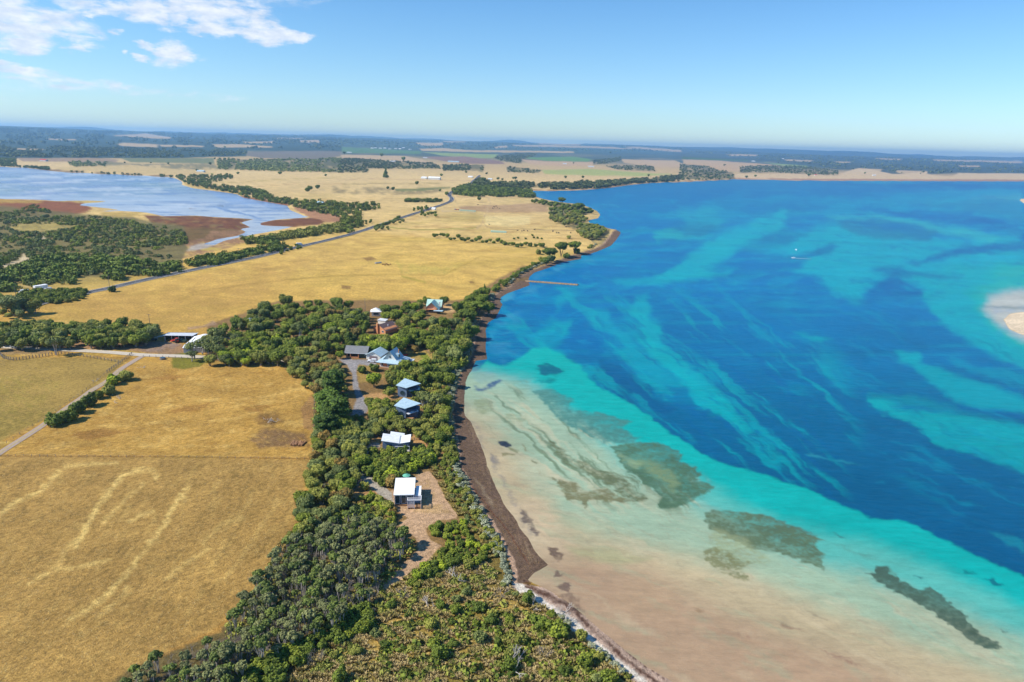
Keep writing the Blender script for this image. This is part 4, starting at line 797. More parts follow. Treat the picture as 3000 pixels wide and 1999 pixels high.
def plant(key, x, y, z, s, label, group=None, cat=None, rot=None, parts=True, sz=None):
    name, crown, trunk, _ = PROTO[key]
    rot = RNG.uniform(0, 6.28) if rot is None else rot
    cat = cat or ('shrub' if 'shrub' in name else 'tree')
    sc = (s*RNG.uniform(.9, 1.12), s*RNG.uniform(.9, 1.12), sz if sz else s*RNG.uniform(.9, 1.12))
    if parts and trunk is not None:
        e = bpy.data.objects.new(name, None); COL.objects.link(e); e.empty_display_size = .5
        link('crown' if name != 'palm_tree' else 'fronds', crown, e); link('trunk', trunk, e)
    else:
        e = link(name, crown)
    e.location = (x, y, z); e.rotation_euler = (0, 0, rot); e.scale = sc
    tag(e, label, cat, group); TREE_N['n'] += 1; return e
TAKEN = {}
BEACH = np.array(INNER[::-1]+[(1833,676)]+[(a+40, b+3) for a, b in OUT]); WSAND = np.array([(1503,1700),(1545,1700),(1700,1785),(1900,1955),(2000,2030),(1950,2060),(1850,1990),(1770,1920),(1700,1862),(1640,1806),(1560,1758),(1500,1722)])
def scatter(poly, spacing, kinds, label, group, size=(.85, 1.2), h=2.0, parts=True, maxn=400, excl=(), dens=1.0, tries=None, own=None, lab=None):
    """poly in photo pixels bounds the crowns; each plant is set on the ground under its crown"""
    P = np.array(poly); lo = P.min(0); hi = P.max(0); key_tree = any(q[0].startswith('tree') for q in kinds)
    tries = tries or 12000
    x = RNG.uniform(lo[0], hi[0], tries); y = RNG.uniform(lo[1], hi[1], tries)
    k = sdf(x, y, P) > 0
    for e in excl: k &= sdf(x, y, np.array(e)) < 0
    k &= RNG.random(tries) < dens
    x, y = x[k], y[k]; wx, wy, wz = G(x, y, h)
    gpx, gpy, _ = project(wx, wy, wz); kb = (sdf(gpx, gpy, BEACH) < (-17 if key_tree else -5)) & (sdf(gpx, gpy, WSAND) < -3) & (sdf(gpx, gpy, np.array(PATH_)) < -17)
    x, y, wx, wy, wz = x[kb], y[kb], wx[kb], wy[kb], wz[kb]
    cell = {} if own is None else own; out = []; keys = [q[0] for q in kinds]; wts = np.array([q[1] for q in kinds], float); wts /= wts.sum()
    for i in range(len(x)):
        if wz[i] < .25: continue
        c = (int(wx[i]//spacing), int(wy[i]//spacing)); bad = False
        for a in (-1, 0, 1):
            for b in (-1, 0, 1):
                for (qx, qy) in cell.get((c[0]+a, c[1]+b), ()):
                    if (qx-wx[i])**2+(qy-wy[i])**2 < spacing*spacing: bad = True; break
                if bad: break
            if bad: break
        if bad: continue
        cell.setdefault(c, []).append((wx[i], wy[i]))
        key = keys[RNG.choice(len(keys), p=wts)]; c0 = key.split('_')[-1]
        key = key+str(RNG.integers(0, 3 if (key.startswith(('shrub_', 'tree_', 'tea_'))) else 2))
        nm = PROTO[key][0].replace('_', ' ')
        col = {'dark': 'dark green', 'mid': 'mid green', 'olive': 'olive green', 'grey': 'grey-green', 'bright': 'bright green', 'brown': 'rusty brown', 'blue': 'bluish', 'far': 'dark'}.get(c0, '')
        kd = 'shrub' if 'shrub' in nm else 'tree'; kd = {'twig': 'bare shrub', 'gum': 'gum tree', 'coni': 'conifer', 'silv': 'silvery shrub', 'tea_': 'stemmed tree'}.get(key[:4], kd)
        sz_ = RNG.uniform(*size); e = plant(key, wx[i], wy[i], wz[i]-.05, sz_, 'x', nm+'s '+group, parts=parts); out.append((wx[i], wy[i]))
        fy = (y[i]-lo[1])/(hi[1]-lo[1]); fx = (x[i]-lo[0])/(hi[0]-lo[0]); q = (sz_-size[0])/(size[1]-size[0])
        e['label'] = ' '.join((('small' if q < .33 else 'tall' if q > .66 else 'medium')+' '+col+' '+kd+', '+('far' if fy < .33 else 'near' if fy > .66 else 'mid')+' '+('inland' if fx < .33 else 'seaward' if fx > .66 else 'central')+' part '+group).split())
        if len(out) >= maxn: break
    return out
def at(px, py, key, s, label, group=None, h=None, parts=True, rot=None):
    h = (1.6*s if h is None else h); x, y, z = G([px], [py], h)
    return plant(key, x[0], y[0], z[0]-.05, s, label, group, parts=parts, rot=rot)
# keep buildings, yards, drives and paths clear
KEEP = [qa((610,640),(920,640),(1000,680),(1320,720),(1320,860),(1200,900),(1120,960),(1000,960),(760,850),(640,800)), qa((640,790),(900,800),(900,860),(780,850),(760,920),(790,1050),(820,1180),(900,1300),(880,1400),(800,1440),(740,1300),(740,1180),(700,1000)),
        qa((900,230),(1080,230),(1080,340),(900,340)), qa((860,310),(1250,310),(1250,560),(880,570)), qa((1500,80),(1920,80),(1920,330),(1540,330)), qa((1280,690),(1700,680),(1700,830),(1320,840),(1250,800)),
        qa((1200,1060),(1400,1060),(1400,1260),(1210,1260)), qa((1190,1290),(1470,1290),(1560,1400),(1540,1490),(1200,1500)), qa((820,1180),(1240,1180),(1250,1260),(900,1340)),
        qb((680,190),(1020,180),(1180,250),(1180,330),(1030,380),(700,330)), qb((885,600),(1140,600),(1140,870),(885,870)), qb((600,560),(900,680),(890,800),(640,640)), qb((560,640),(600,700),(480,860),(420,840)), PATH_, qb((620,330),(720,330),(700,430),(660,520),(610,560)),
        K([(530,985),(670,985),(700,1010),(640,1040),(530,1035)], 1), q4((1150,660),(1700,660),(1700,700),(1150,740)), q4((400,700),(1350,690),(1350,820),(400,780))]
pal_t = [('tea_grey', 5), ('tea_dark', 3), ('tea_mid', 2), ('twig', 2.2)]
Z1 = D((690,1205),(760,1182),(860,1175),(950,1235),(960,1272),(900,1308),(870,1335),(800,1380),(780,1410),(700,1445),(650,1470),(590,1500),(520,1545),(505,1470),(540,1400),(590,1320),(640,1260))
scatter(Z1, 1.8, pal_t, 'with pale stems in the dense thicket beside the bare tan path', 'in the dense thicket', (.62, 1.15), 4.2, True, 300, [PATH_], tries=20000)
scatter(D((285,1568),(300,1532),(350,1505),(420,1482),(470,1465),(520,1478),(560,1500),(560,1568)), 2.1, pal_t, 'in the thicket strip along the bottom corner of the gold paddock', 'in the lower thicket strip', (.7, 1.0), 4.0, True, 90)
scatter(D((280,1600),(330,1568),(560,1568),(560,1600)), 2.2, [('shrub_dark', 3), ('shrub_mid', 1)], 'below the thicket at the frame edge', 'below the thicket', (.6, .9), 1.5, True, 60)
scatter(D((500,1600),(560,1530),(640,1490),(740,1440),(800,1400),(850,1385),(860,1420),(790,1460),(720,1490),(660,1530),(620,1600)), 2.0, [('shrub_dark', 4), ('shrub_mid', 2), ('shrub_olive', .5)], 'in the dark hedge band between thicket and grassy dune', 'in the dark hedge band', (.55, .95), 1.5, True, 120)
scatter(D((640,1260),(700,1190),(780,1180),(860,1180),(850,1165),(900,1150),(930,1165),(900,1190),(690,1220)), 2.6, [('shrub_olive', 3), ('shrub_brown', 1.3), ('shrub_mid', 2), ('shrub_bright', 1.2)], 'between the white-roofed cabin drive and the thicket', 'above the thicket', (.7, 1.05), 1.6, True, 40)
# strip between the paddock fence and the drive
scatter(D((724,985),(800,960),(840,1000),(842,1040),(830,1075),(790,1130),(785,1160),(740,1190),(700,1210),(690,1180),(704,1100),(722,1050)), 3.1, [('tree_olive', 3), ('tree_grey', 2), ('tree_mid', 1.5), ('tree_brown', .6), ('twig', .8)], 'in the belt between the gold paddock fence and the cabin drive', 'in the fence belt', (.55, .85), 3.4, True, 90, KEEP)
scatter(D((650,835),(700,800),(760,820),(795,855),(790,870),(740,885),(724,900),(700,880)), 3.4, [('tree_olive', 2.4), ('tree_brown', 1.6), ('tree_grey', 1.5), ('twig', 1)], 'at the top corner of the gold paddock', 'at the paddock top corner', (.5, .8), 3.2, True, 60, KEEP)
for (px, py, s, lb) in [(975,1110,.95,'northernmost of the bright green cypresses beside the gravel drive'), (960,1165,1.0,'middle bright green cypress beside the gravel drive'), (985,1195,.95,'bright green cypress nearest the bare pale trunks by the drive'), (950,1225,.8,'low spreading cypress at the fence side of the drive')]:
    at(px, py, 'cypress'+str(int(px) % 2), s, lb, h=7.5)
for (px, py, s) in [(962,1262,1.0), (985,1256,.9)]: at(px, py, 'twig0', s*1.3, 'bare pale trunks at the foot of the bright green cypresses', 'bare trunks under the cypresses', h=1.5)
# around the cabins
mixv = [('shrub_mid', 3), ('shrub_dark', 2), ('shrub_olive', 2), ('shrub_bright', 1.2), ('shrub_grey', .8)]
scatter(D((885,905),(905,880),(960,875),(1030,880),(1040,930),(1030,1000),(985,1015),(950,985),(930,960),(950,920)), 3.0, [('tree_mid', 2), ('tree_olive', 2), ('tree_dark', 1), ('gum', .6), ('shrub_brown', .5)], 'between the two blue cabins and the beach', 'between blue cabins and beach', (.5, .8), 2.8, True, 48, KEEP)
scatter(qa((900,1290),(960,1260),(1150,1280),(1190,1420),(1150,1470),(950,1450)), 3.0, [('tree_mid', 3), ('tree_olive', 1)], 'beside the lower blue cabin, uphill of the drive', 'beside the lower blue cabin', (.5, .75), 2.6, True, 16)
scatter(qb((550,60),(900,20),(1000,90),(980,180),(700,240),(640,200),(560,200)), 2.9, [('tree_olive', 2), ('tree_grey', 1.6), ('tree_mid', 1), ('twig', .6)], 'uphill of the butterfly-roofed white cabin', 'uphill of the butterfly roof', (.45, .72), 2.4, True, 40, KEEP)
scatter(qb((1050,120),(1170,50),(1300,90),(1340,180),(1400,300),(1440,440),(1370,460),(1250,370),(1180,250),(1080,200)), 2.7, mixv, 'between the butterfly-roofed cabin and the seaweed beach', 'between butterfly roof and beach', (.6, .95), 1.6, True, 60, KEEP)
scatter(qb((700,340),(900,340),(1010,370),(1130,310),(1230,360),(1180,520),(1060,610),(960,640),(860,650),(770,600),(700,560),(650,520),(680,420)), 2.5, [('shrub_dark', 3), ('shrub_mid', 3), ('shrub_bright', 1.5), ('shrub_olive', .8)], 'in the clump between the two white-roofed cabins', 'in the clump between white cabins', (.75, 1.15), 1.8, True, 80)
at(1148, 1385, 'shrub_bright0', 1.3, 'light green shrub at the centre of the clump between white-roofed cabins'); at(1150, 1408, 'shrub_brown1', 1.2, 'rusty shrub just behind the flat white-roofed cabin')
at(1068, 1422, 'shrub_olive1', .85, 'lone olive shrub on bare sand beside the fork of the drive')
scatter(qb((560,760),(700,720),(860,780),(900,840),(1030,900),(1020,960),(960,985),(880,960),(780,900),(560,900),(470,900)), 2.3, [('shrub_olive', 2), ('shrub_bright', 1.4), ('shrub_brown', 1.4), ('shrub_mid', 1.5), ('shrub_dark', 1)], 'in front of the flat white-roofed cabin', 'in front of the flat-roofed cabin', (.55, .95), 1.5, True, 45, KEEP)
# dune edge and coastal scrub
scatter(qb((1170,960),(1300,950),(1420,940),(1500,960),(1520,1040),(1600,1130),(1700,1160),(1660,1260),(1600,1300),(1400,1330),(1250,1400),(1100,1440),(1040,1480),(1200,1300),(1330,1180),(1180,1110)), 2.2, [('shrub_mid', 3), ('shrub_dark', 2.2), ('shrub_bright', 1)], 'in the bright clump on the beach side of the bare tan path', 'beach side of the tan path', (.5, .85), 1.3, True, 68, [PATH_])
scatter(qb((1180,440),(1260,420),(1400,480),(1500,640),(1560,740),(1620,860),(1700,960),(1800,1060),(1860,1200),(1780,1250),(1700,1130),(1560,1000),(1440,900),(1400,820),(1320,680),(1260,560)), 2.0, [('shrub_olive', 3), ('shrub_mid', 1.4), ('shrub_grey', 1)], 'on the low dune between the tan clearing and the beach', 'on the low dune', (.3, .65), .9, True, 80, [PATH_])
scatter(D((860,1400),(960,1300),(1040,1290),(1110,1290),(1185,1350),(1270,1405),(1360,1480),(1450,1568),(1200,1568),(1000,1500),(860,1480),(700,1568),(640,1568),(760,1480)), 3.4, [('shrub_mid', 2), ('shrub_olive', 3.2), ('shrub_dark', 1.6), ('shrub_grey', 1.2), ('twig', 1.6)], 'scattered on the grassy dune', 'scattered on the grassy dune', (.3, .85), .9, True, 55, [PATH_], tries=1800)
for (x, y, s, k) in [(1280,1450,1.25,'shrub_mid0'), (1240,1432,1.0,'shrub_dark1'), (1170,1530,.9,'shrub_dark2'), (1100,1395,.9,'shrub_dark0'), (1130,1425,.8,'shrub_dark2'), (1215,1375,.95,'shrub_dark1'), (1010,1500,1.05,'shrub_dark0'), (1345,1520,1.0,'shrub_mid1'), (780,1555,.9,'shrub_dark1'), (1400,1560,1.0,'shrub_mid2')]:
    at(x*1.275, y*1.275, k, s, {'shrub_mid0': 'largest bright rounded shrub on the grassy dune near the sand', 'shrub_dark1': 'dark rounded shrub standing clear on the grassy dune', 'shrub_dark2': 'dark low shrub standing clear on the grassy dune', 'shrub_dark0': 'dark spreading shrub amid straw tussocks', 'shrub_mid1': 'mid green shrub close to the white sand strip', 'shrub_mid2': 'mid green shrub at the bottom edge of the dune'}[k], 'single shrubs on the dune' if k not in ('shrub_mid0', 'shrub_mid1', 'shrub_mid2') else None, h=1)
for (x, y, s, lb) in [(1165,1530,1.2,'sprawling bleached dead branches low on the grassy dune'), (1050,1325,1.0,'bleached dead tree under the bright shrubs by the tan path'), (1296,1431,.9,'fallen bleached trunk near the top of the white sand'), (1226,1390,.8,'dead forked branches beside the dark shrub above the sand'), (985,1390,.7,'small dead tree at the end of the tan path'), (1300,1398,.7,'dead branches in the silver shrubs above the sand')]:
    at(x*1.275, y*1.275, 'drift'+str(int(x) % 2), s, lb, h=1)
# silver shrubs along the top of the beach
own = {}
sil = [(1505,1705),(1490,1650),(1462,1590),(1430,1530),(1405,1480),(1372,1420),(1350,1370),(1342,1320),(1330,1260),(1325,1200),(1330,1160),(1342,1110),(1360,1068),(1378,1040),(1384,1000),(1392,955),(1410,928)]
band = [(a-2, b) for a, b in sil]+[(a-24 if b > 1000 else a-14, b) for a, b in sil][::-1]
scatter(band, 2.0, [('silver', 1)], 'in the pale fringe along the top of the seaweed beach', 'along the top of the beach', (.55, 1.05), .7, True, 150, tries=16000)
scatter([(1640,1770),(1700,1800),(1780,1880),(1860,1950),(1850,1985),(1760,1910),(1670,1830),(1610,1780)], 2.0, [('silver', 1)], 'between the grassy dune and the white sand strip', 'above the white sand strip', (.5, .8), .7, True, 40)
scatter([(1430,905),(1465,868),(1500,842),(1530,812),(1600,778),(1650,762),(1640,755),(1590,768),(1520,800),(1485,835),(1440,862)], 3.0, [('silver', 1)], 'on the beach edge north of the village', 'on the northern beach edge', (.8, 1.3), .7, False, 60)
# groves round the big houses
grove = D((480,760),(540,735),(600,705),(650,690),(700,692),(760,690),(800,695),(830,712),(860,715),(900,700),(960,685),(1000,690),(1040,700),(1075,720),(1085,760),(1080,800),(1040,835),(1010,800),(960,795),(930,800),(800,795),(740,800),(700,808),(660,820),(600,822),(480,822),(500,790))
scatter(grove, 5.7, [('tree_dark', 3), ('tree_mid', 3), ('tree_olive', 2), ('tree_grey', 2), ('tree_bright', .6), ('tree_brown', .15), ('twig', .4), ('gum', .4), ('conifer', .15)], 'in the grove around the brown-roofed and green-roofed houses', 'in the grove round the houses', (.6, 1.25), 4.6, True, 300, KEEP, tries=14000)
scatter(qa((930,560),(1300,530),(1300,660),(930,660)), 4.6, [('tree_bright', 1)], 'in the tall hedge behind the pale-blue-roofed house', 'in the tall hedge', (.85, 1.1), 3.8, True, 30)
scatter(qa((1300,480),(1540,460),(1560,560),(1300,560)), 5.0, [('tree_mid', 1)], 'with bare brown trunks behind the lawn', 'behind the lawn', (.95, 1.2), 5.2, True, 10)
scatter(qa((1570,500),(1950,470),(2020,600),(2060,700),(1900,690),(1700,640),(1600,680)), 4.6, [('tree_mid', 2), ('tree_dark', 1)], 'between the lawn and the seaweed beach', 'between lawn and beach', (.75, 1.05), 4.0, True, 34)
scatter(qa((1700,660),(1880,660),(1880,780),(1980,820),(1900,880),(1830,900),(1700,860),(1690,800)), 3.6, [('shrub_olive', 1.5), ('shrub_mid', 1), ('shrub_dark', 1)], 'beside the small beach shed', 'beside the beach shed', (1.1, 1.6), 2.2, True, 24)
scatter(qa((1150,880),(1400,830),(1700,850),(1850,960),(1850,1040),(1700,1020),(1500,1000),(1300,1060),(1150,1060)), 4.4, [('tree_mid', 2), ('tree_olive', 1), ('tree_dark', 1)], 'in the broad clump seaward of the pale-blue-roofed house', 'seaward of the blue-roofed house', (.7, 1.0), 3.6, True, 36, KEEP[:2])
for (px, py, k, s, lb) in [(1095,1112,'tree_bright1',1.05,'broad yellow-green tree standing alone beside the gravel drive'), (1060,1082,'shrub_dark0',1.25,'clipped round dark bush beside the gravel drive fork'), (1097,1077,'shrub_dark1',1.2,'clipped round dark bush under the pale-blue roof eaves'), (1040,980,'tree_brown0',1.15,'rusty brown rounded tree behind the grey-roofed garage'), (996,1040,'tree_bright2',.62,'small bright tree at the open end of the grey garage'),
                        (972,1030,'shrub_brown2',1.1,'reddish shrub near the grey-roofed garage'), (1250,885,'tree_mid0',.9,'round tree behind the pale green roof, seaward one'), (1300,880,'tree_dark1',1.0,'round dark tree behind the pale green roof, widest'), (990,980,'palm',1.2,'spiky palm in the grove west of the rusty brown tree')]:
    at(px, py, k, s, lb, h=3.5*s if 'tree' in k else 1.7)
for (px, py, k, s) in [(1368,930,'pine0',.8), (1400,905,'pine1',.85), (1410,870,'tree_dark1',1.4), (1430,895,'tree_mid2',1.3), (1345,920,'tree_olive1',1.1), (1385,960,'tree_dark0',1.3), (1420,855,'conifer0',.9)]:
    at(px, py, k, s, {'p': 'big dark pine at the shoreline bend beside the green-roofed house', 't': 'big rounded tree at the shoreline bend', 'c': 'pointed conifer at the shoreline bend'}[k[0]], 'big trees at the shoreline bend' if k[0] != 'c' else None, h=5*s)
scatter([(1355,905),(1400,950),(1440,870),(1415,850),(1380,870)], 5, [('tree_dark', 1), ('tree_mid', 1)], 'among the big pines at the shoreline bend', 'among the bend pines', (.7, 1.1), 4, True, 24)
scatter([(600,985),(700,975),(820,985),(870,1010),(860,1040),(760,1050),(640,1050),(640,1020)], 5.2, [('tree_mid', 2), ('tree_bright', 1.2), ('tree_olive', 1.5), ('gum', .6)], 'beside the white farm shed and the farm track', 'beside the farm shed', (.7, 1.05), 4.2, True, 60, KEEP[14:15])
for (px, py, s) in [(566,1014,.95), (590,1004,.9), (612,1018,.85), (560,1032,.7), (640,1022,.9)]: at(px, py, 'gum'+str(int(px) % 2), s, 'slender spreading gum in front of the white farm shed', 'gums in front of the farm shed', h=7*s)
# hedges and shrubs at the left
scatter(D((-10,752),(60,738),(140,745),(200,745),(300,740),(350,752),(352,772),(300,783),(150,785),(-10,790)), 5.0, [('tree_dark', 3), ('tree_mid', 2), ('tree_olive', 2), ('tree_grey', 1)], 'in the tall hedge behind the farm track', 'in the hedge behind the farm track', (.85, 1.15), 4.4, True, 90)
at(428, 980, 'tree_grey0', 1.35, 'biggest rounded grey tree at the yard end of the tall hedge', h=5)
for (px, py, s, k, lb) in [(158,1228,1.65,'shrub_dark0','darkest low shrub at the lower end of the track-side row'), (195,1215,1.8,'shrub_mid1','broad green shrub second from the lower end of the track-side row'), (228,1193,1.6,'shrub_dark2','dark shrub in the middle of the track-side row'), (258,1174,1.6,'shrub_dark1','dark rounded shrub above the middle of the track-side row'), (286,1156,1.2,'shrub_mid0','small green shrub beside the gap in the track-side row'),
                         (318,1140,1.5,'shrub_olive0','low olive shrub under the yellow-green one by the track'), (330,1112,1.6,'shrub_bright1','yellow-green rounded shrub beside the farm track'), (366,1098,1.75,'shrub_olive2','open-branched olive shrub at the upper end of the track-side row'), (162,1022,.95,'gum0','lone thin tree beside the stockyard fence'),
                         (35,888,2.1,'tree_grey1','wide pale-leaved tree alone at the near end of the highway'), (100,898,1.3,'tree_olive1','smaller tree beside the wide pale-leaved one near the highway'), (327,846,1.5,'shrub_dark1','lone dark bush beside the highway edge')]:
    at(px, py, k, s, lb, h=(1.5*s if 'shrub' in k else 3.6*s))
scatter(q4((0,400),(100,400),(180,350),(350,350),(550,345),(600,350),(590,370),(540,400),(420,430),(250,430),(120,420),(0,440)), 3.6, [('shrub_mid', 2), ('shrub_dark', 2)], 'in the low belt beside the near end of the highway', 'beside the near highway', (.8, 1.25), 1.5, False, 90)
scatter(q4((370,410),(560,375),(570,400),(450,430),(380,435)), 3.6, [('shrub_olive', 1), ('shrub_mid', 1)], 'on the paddock side of the highway', 'paddock side of the highway', (.7, 1.0), 1.4, False, 20)
scatter(q4((0,460),(60,420),(260,470),(250,500),(100,530),(0,520)), 5, [('tree_grey', 1), ('tree_olive', 1)], 'around the wide pale-leaved tree', 'round the pale tree', (.6, .9), 3, False, 12)
print('near plants', TREE_N['n'])
# ------------------------------------------------------------------ scrub and woods that read as one mass
def mass(name, polys, n, tmpl, mat, scale, h=1.5, label=None, dens_noise=0, seed=1, nrm=0, group=None, zs=(.8, 1.2), excl=(), dmin=2.0):
    rg = np.random.default_rng(seed); TV, TT = tmpl; xs = []; ys = []
    polys = [np.array(p, float) for p in polys]; ar = []
    for p in polys:
        wx, wy = flat(p[:, 0], np.maximum(p[:, 1], 375+.0293*p[:, 0]+14)); ar.append(abs(np.sum(wx*np.roll(wy, -1)-wy*np.roll(wx, -1)))/2)
    ar = np.array(ar)/sum(ar)
    for p, a in zip(polys, ar):
        m = int(n*a)+1; lo = p.min(0); hi = p.max(0); got = 0; t = 0
        while got < m and t < 12:
            x = rg.uniform(lo[0], hi[0], m*4); y = rg.uniform(lo[1], hi[1], m*4)
            w = (np.clip((lo[1]+2-375-.0293*x), 6, 1e9)/np.clip(y-375-.0293*x, 6, 1e9))**1.6
            k = (sdf(x, y, p) > 0) & (rg.random(m*4) < w)
            if dens_noise: k &= fbm(x/34+seed, y/11, 3, seed) > rg.uniform(dens_noise-.35, dens_noise+.05, m*4)
            for e in excl: k &= sdf(x, y, np.array(e)) < 0
            xs.append(x[k][:m-got]); ys.append(y[k][:m-got]); got += len(xs[-1]); t += 1
    x = np.concatenate(xs); y = np.concatenate(ys); wx, wy, wz = G(x, y, h)
    k = wz > .2
    if dmin: k &= shore(wx, wy) > dmin
    wx, wy, wz = wx[k], wy[k], wz[k]; N = len(wx); L = len(TV)
    a = rg.uniform(0, 6.283, N); s = rg.uniform(*scale, N); sz = s*rg.uniform(*zs, N); c, sn = np.cos(a), np.sin(a)
    V = np.empty((N, L, 3)); V[:, :, 0] = (TV[None, :, 0]*c[:, None]-TV[None, :, 1]*sn[:, None])*s[:, None]+wx[:, None]
    V[:, :, 1] = (TV[None, :, 0]*sn[:, None]+TV[None, :, 1]*c[:, None])*s[:, None]+wy[:, None]; V[:, :, 2] = TV[None, :, 2]*sz[:, None]+wz[:, None]-.1
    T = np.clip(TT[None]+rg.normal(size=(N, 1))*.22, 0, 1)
    me = mesh_np(name, V.reshape(-1, 3), np.arange(N*L).reshape(-1, 4), mat, {'Var': ('FLOAT', T.ravel())})
    o = link(name, me); o['kind'] = 'stuff'
    if label: o['label'] = label
    return o
def tm(seed, n, leaf, lobes): return leaf_cloud(np.random.default_rng(seed), lobes, n, leaf, keep_low=.3)
T_BUSH = tm(1, 105, .62, lobes_dome(300, 2.4, 2.9, 4)); T_TREE = tm(2, 80, 1.05, lobes_dome(301, 3.4, 5.4, 4)); T_FAR = tm(3, 26, 3.4, lobes_dome(302, 5.0, 8.5, 3)); T_VFAR = tm(4, 12, 7.5, lobes_dome(303, 8, 9.5, 2))
SCR = D((-20,490),(100,480),(180,500),(300,505),(420,530),(432,560),(330,575),(420,595),(425,612),(350,628),(170,640),(160,652),(-20,668))
OPEN = [q1((20,770),(250,735),(560,752),(380,788),(200,798)), q4((0,205),(10,180),(60,160),(120,150),(150,85),(190,120),(250,145),(150,155),(80,195)), q4((110,310),(430,342),(420,362),(110,330)), q1((265,850),(300,825),(330,835),(290,860)), q1((700,665),(1000,668),(900,700),(720,690))]
mass('coastal_scrub', [SCR], 620, T_BUSH, LM['mid'], (.6, 1.6), 1.5, 'green scrub covering the flats behind the lagoon', .24, 11, excl=OPEN)
mass('coastal_scrub', [SCR], 950, T_BUSH, LM['grey'], (.5, 1.4), 1.3, 'grey-green scrub mixed through the flats behind the lagoon', .16, 12, excl=OPEN)
mass('coastal_scrub', [D((-20,600),(60,590),(170,585),(260,585),(420,605),(425,618),(330,632),(250,640),(-20,668))], 480, T_TREE, LM['dark'], (.7, 1.2), 2.6, 'darkest tall scrub along the inland side of the highway', .12, 13, excl=OPEN)
mass('coastal_scrub', [q1((-20,690),(130,640),(250,600),(290,640),(180,680),(-20,730)), q1((-20,760),(150,720),(400,690),(700,690),(900,720),(1150,790),(1250,780),(1300,880),(1000,900),(600,860),(300,800))], 520, T_BUSH, LM['olive'], (.7, 1.3), 1.2, 'olive scrub edging the rust-coloured mudflat', .0, 14, excl=OPEN)
# woods beyond the lagoon and the bay
mass('distant_wood', [q1((-30,205),(400,212),(1250,228),(1700,232),(1700,268),(1200,290),(700,288),(-30,285))], 1500, T_FAR, LM['far'], (.9, 1.5), 3, 'long dark wood across the plain behind the lagoon', -.05, 21)
mass('distant_wood', [q1((-100,80),(1000,115),(2353,135),(2353,235),(1700,225),(1250,222),(400,205),(-100,198))], 2600, T_VFAR, LM['far'], (.9, 1.7), 3, 'blue-green forest covering the hills at the horizon', .1, 22, dmin=0, excl=FIELDS)
mass('distant_wood', [q2((-50,150),(500,170),(2353,220),(2353,250),(1000,230),(0,210))], 1300, T_VFAR, LM['far'], (.8, 1.4), 3, 'scattered forest on the low hills above the bay', .0, 23, dmin=0, excl=FIELDS)
mass('distant_wood', [q3((-50,240),(1000,275),(2400,295),(2400,390),(1900,392),(1700,395),(1450,392),(1300,368),(1080,372),(850,330))], 1900, T_VFAR, LM['far'], (.6, 1.2), 3, 'dark forest behind the far shore of the bay', -.05, 24, excl=FIELDS)
mass('wood_belt', [q1((480,318),(740,313),(740,345),(480,345)), q1((1500,300),(2160,298),(2353,288),(2353,388),(1900,378),(1500,365))], 1300, T_FAR, LM['grey'], (.6, 1.1), 3, 'grey-green wood on the plain beyond the lagoon fields', -.05, 25)
mass('wood_belt', [q2((-20,290),(180,300),(640,328),(700,362),(190,362),(180,388),(-20,388)), q2((700,338),(980,338),(980,385),(880,375),(700,375))], 1200, T_FAR, LM['far'], (.6, 1.1), 3, 'dark wood beside the fields along the middle plain', -.05, 26)
mass('wood_belt', [q2((1050,288),(1200,262),(1350,258),(1330,280),(1240,300),(1240,330),(1100,310)), q2((1140,348),(1380,373),(1360,395),(1150,385)), q2((1730,308),(1930,283),(1930,310),(1820,330),(1740,335)), q2((1820,345),(2150,343),(2160,382),(1900,372))], 900, T_FAR, LM['far'], (.7, 1.2), 3, 'dark copses among the green and tan fields', 0, 27)
mass('wood_belt', [q3((390,353),(520,343),(850,348),(1080,380),(1070,410),(850,400),(600,390),(400,390)), q3((-20,333),(150,343),(260,378),(350,390),(370,435),(-20,440))], 800, T_FAR, LM['far'], (.7, 1.2), 3, 'dark wood on the far shore of the bay', 0, 28)
mass('shore_scrub', [q1((1200,408),(1610,402),(1600,425),(1400,470),(1700,486),(1830,516),(1890,560),(1700,545),(1300,468)), q1((-20,290),(110,292),(110,342),(340,350),(340,368),(-20,345)), q1((350,375),(700,390),(1200,412),(1190,420),(700,402),(350,385))], 900, T_TREE, LM['dark'], (.8, 1.3), 2.6, 'dark scrub along the inland shore of the lagoon', 0, 31)
mass('shore_scrub', [q1((1630,545),(1900,560),(2000,570),(2353,592),(2353,690),(2200,665),(2000,610),(1700,565)), K([(1000,592),(1110,595),(1112,607),(1056,620),(1064,667),(1000,684)], 1)], 520, T_TREE, LM['mid'], (.7, 1.2), 2.6, 'green trees on the marsh edge between lagoon and highway', 0, 32)
mass('shore_scrub', [q1((1690,862),(1850,822),(2100,780),(2353,742),(2353,790),(1850,850),(1700,872))], 330, T_TREE, LM['olive'], (.7, 1.1), 2.6, 'olive-topped trees on the spit beside the highway', 0, 33)
mass('shore_scrub', [q4((1280,150),(1380,120),(1500,105),(1700,80),(1900,40),(1970,50),(1960,65),(1700,110),(1500,165),(1300,180)), q4((1650,-10),(1850,-5),(1980,30),(1900,40),(1750,20))], 300, T_TREE, LM['dark'], (.6, 1.0), 2.2, 'low dark shrubs lining the highway beside the marsh', 0, 34)
mass('shore_wood', [q2((770,500),(860,470),(1000,478),(1310,512),(1342,556),(1200,550),(900,545),(770,530))], 560, T_TREE, LM['dark'], (1.0, 1.6), 3.5, 'dense dark wood at the head of the bay', 0, 35)
mass('shore_wood', [q2((900,470),(960,430),(1040,460),(1200,458),(1400,463),(1700,452),(2000,437),(2353,408),(2353,442),(2000,458),(1750,492),(1400,497),(1040,488))], 1100, T_TREE, LM['far'], (1.2, 2.0), 4, 'belt of trees behind the northern shore of the bay', -.1, 36, dmin=4)
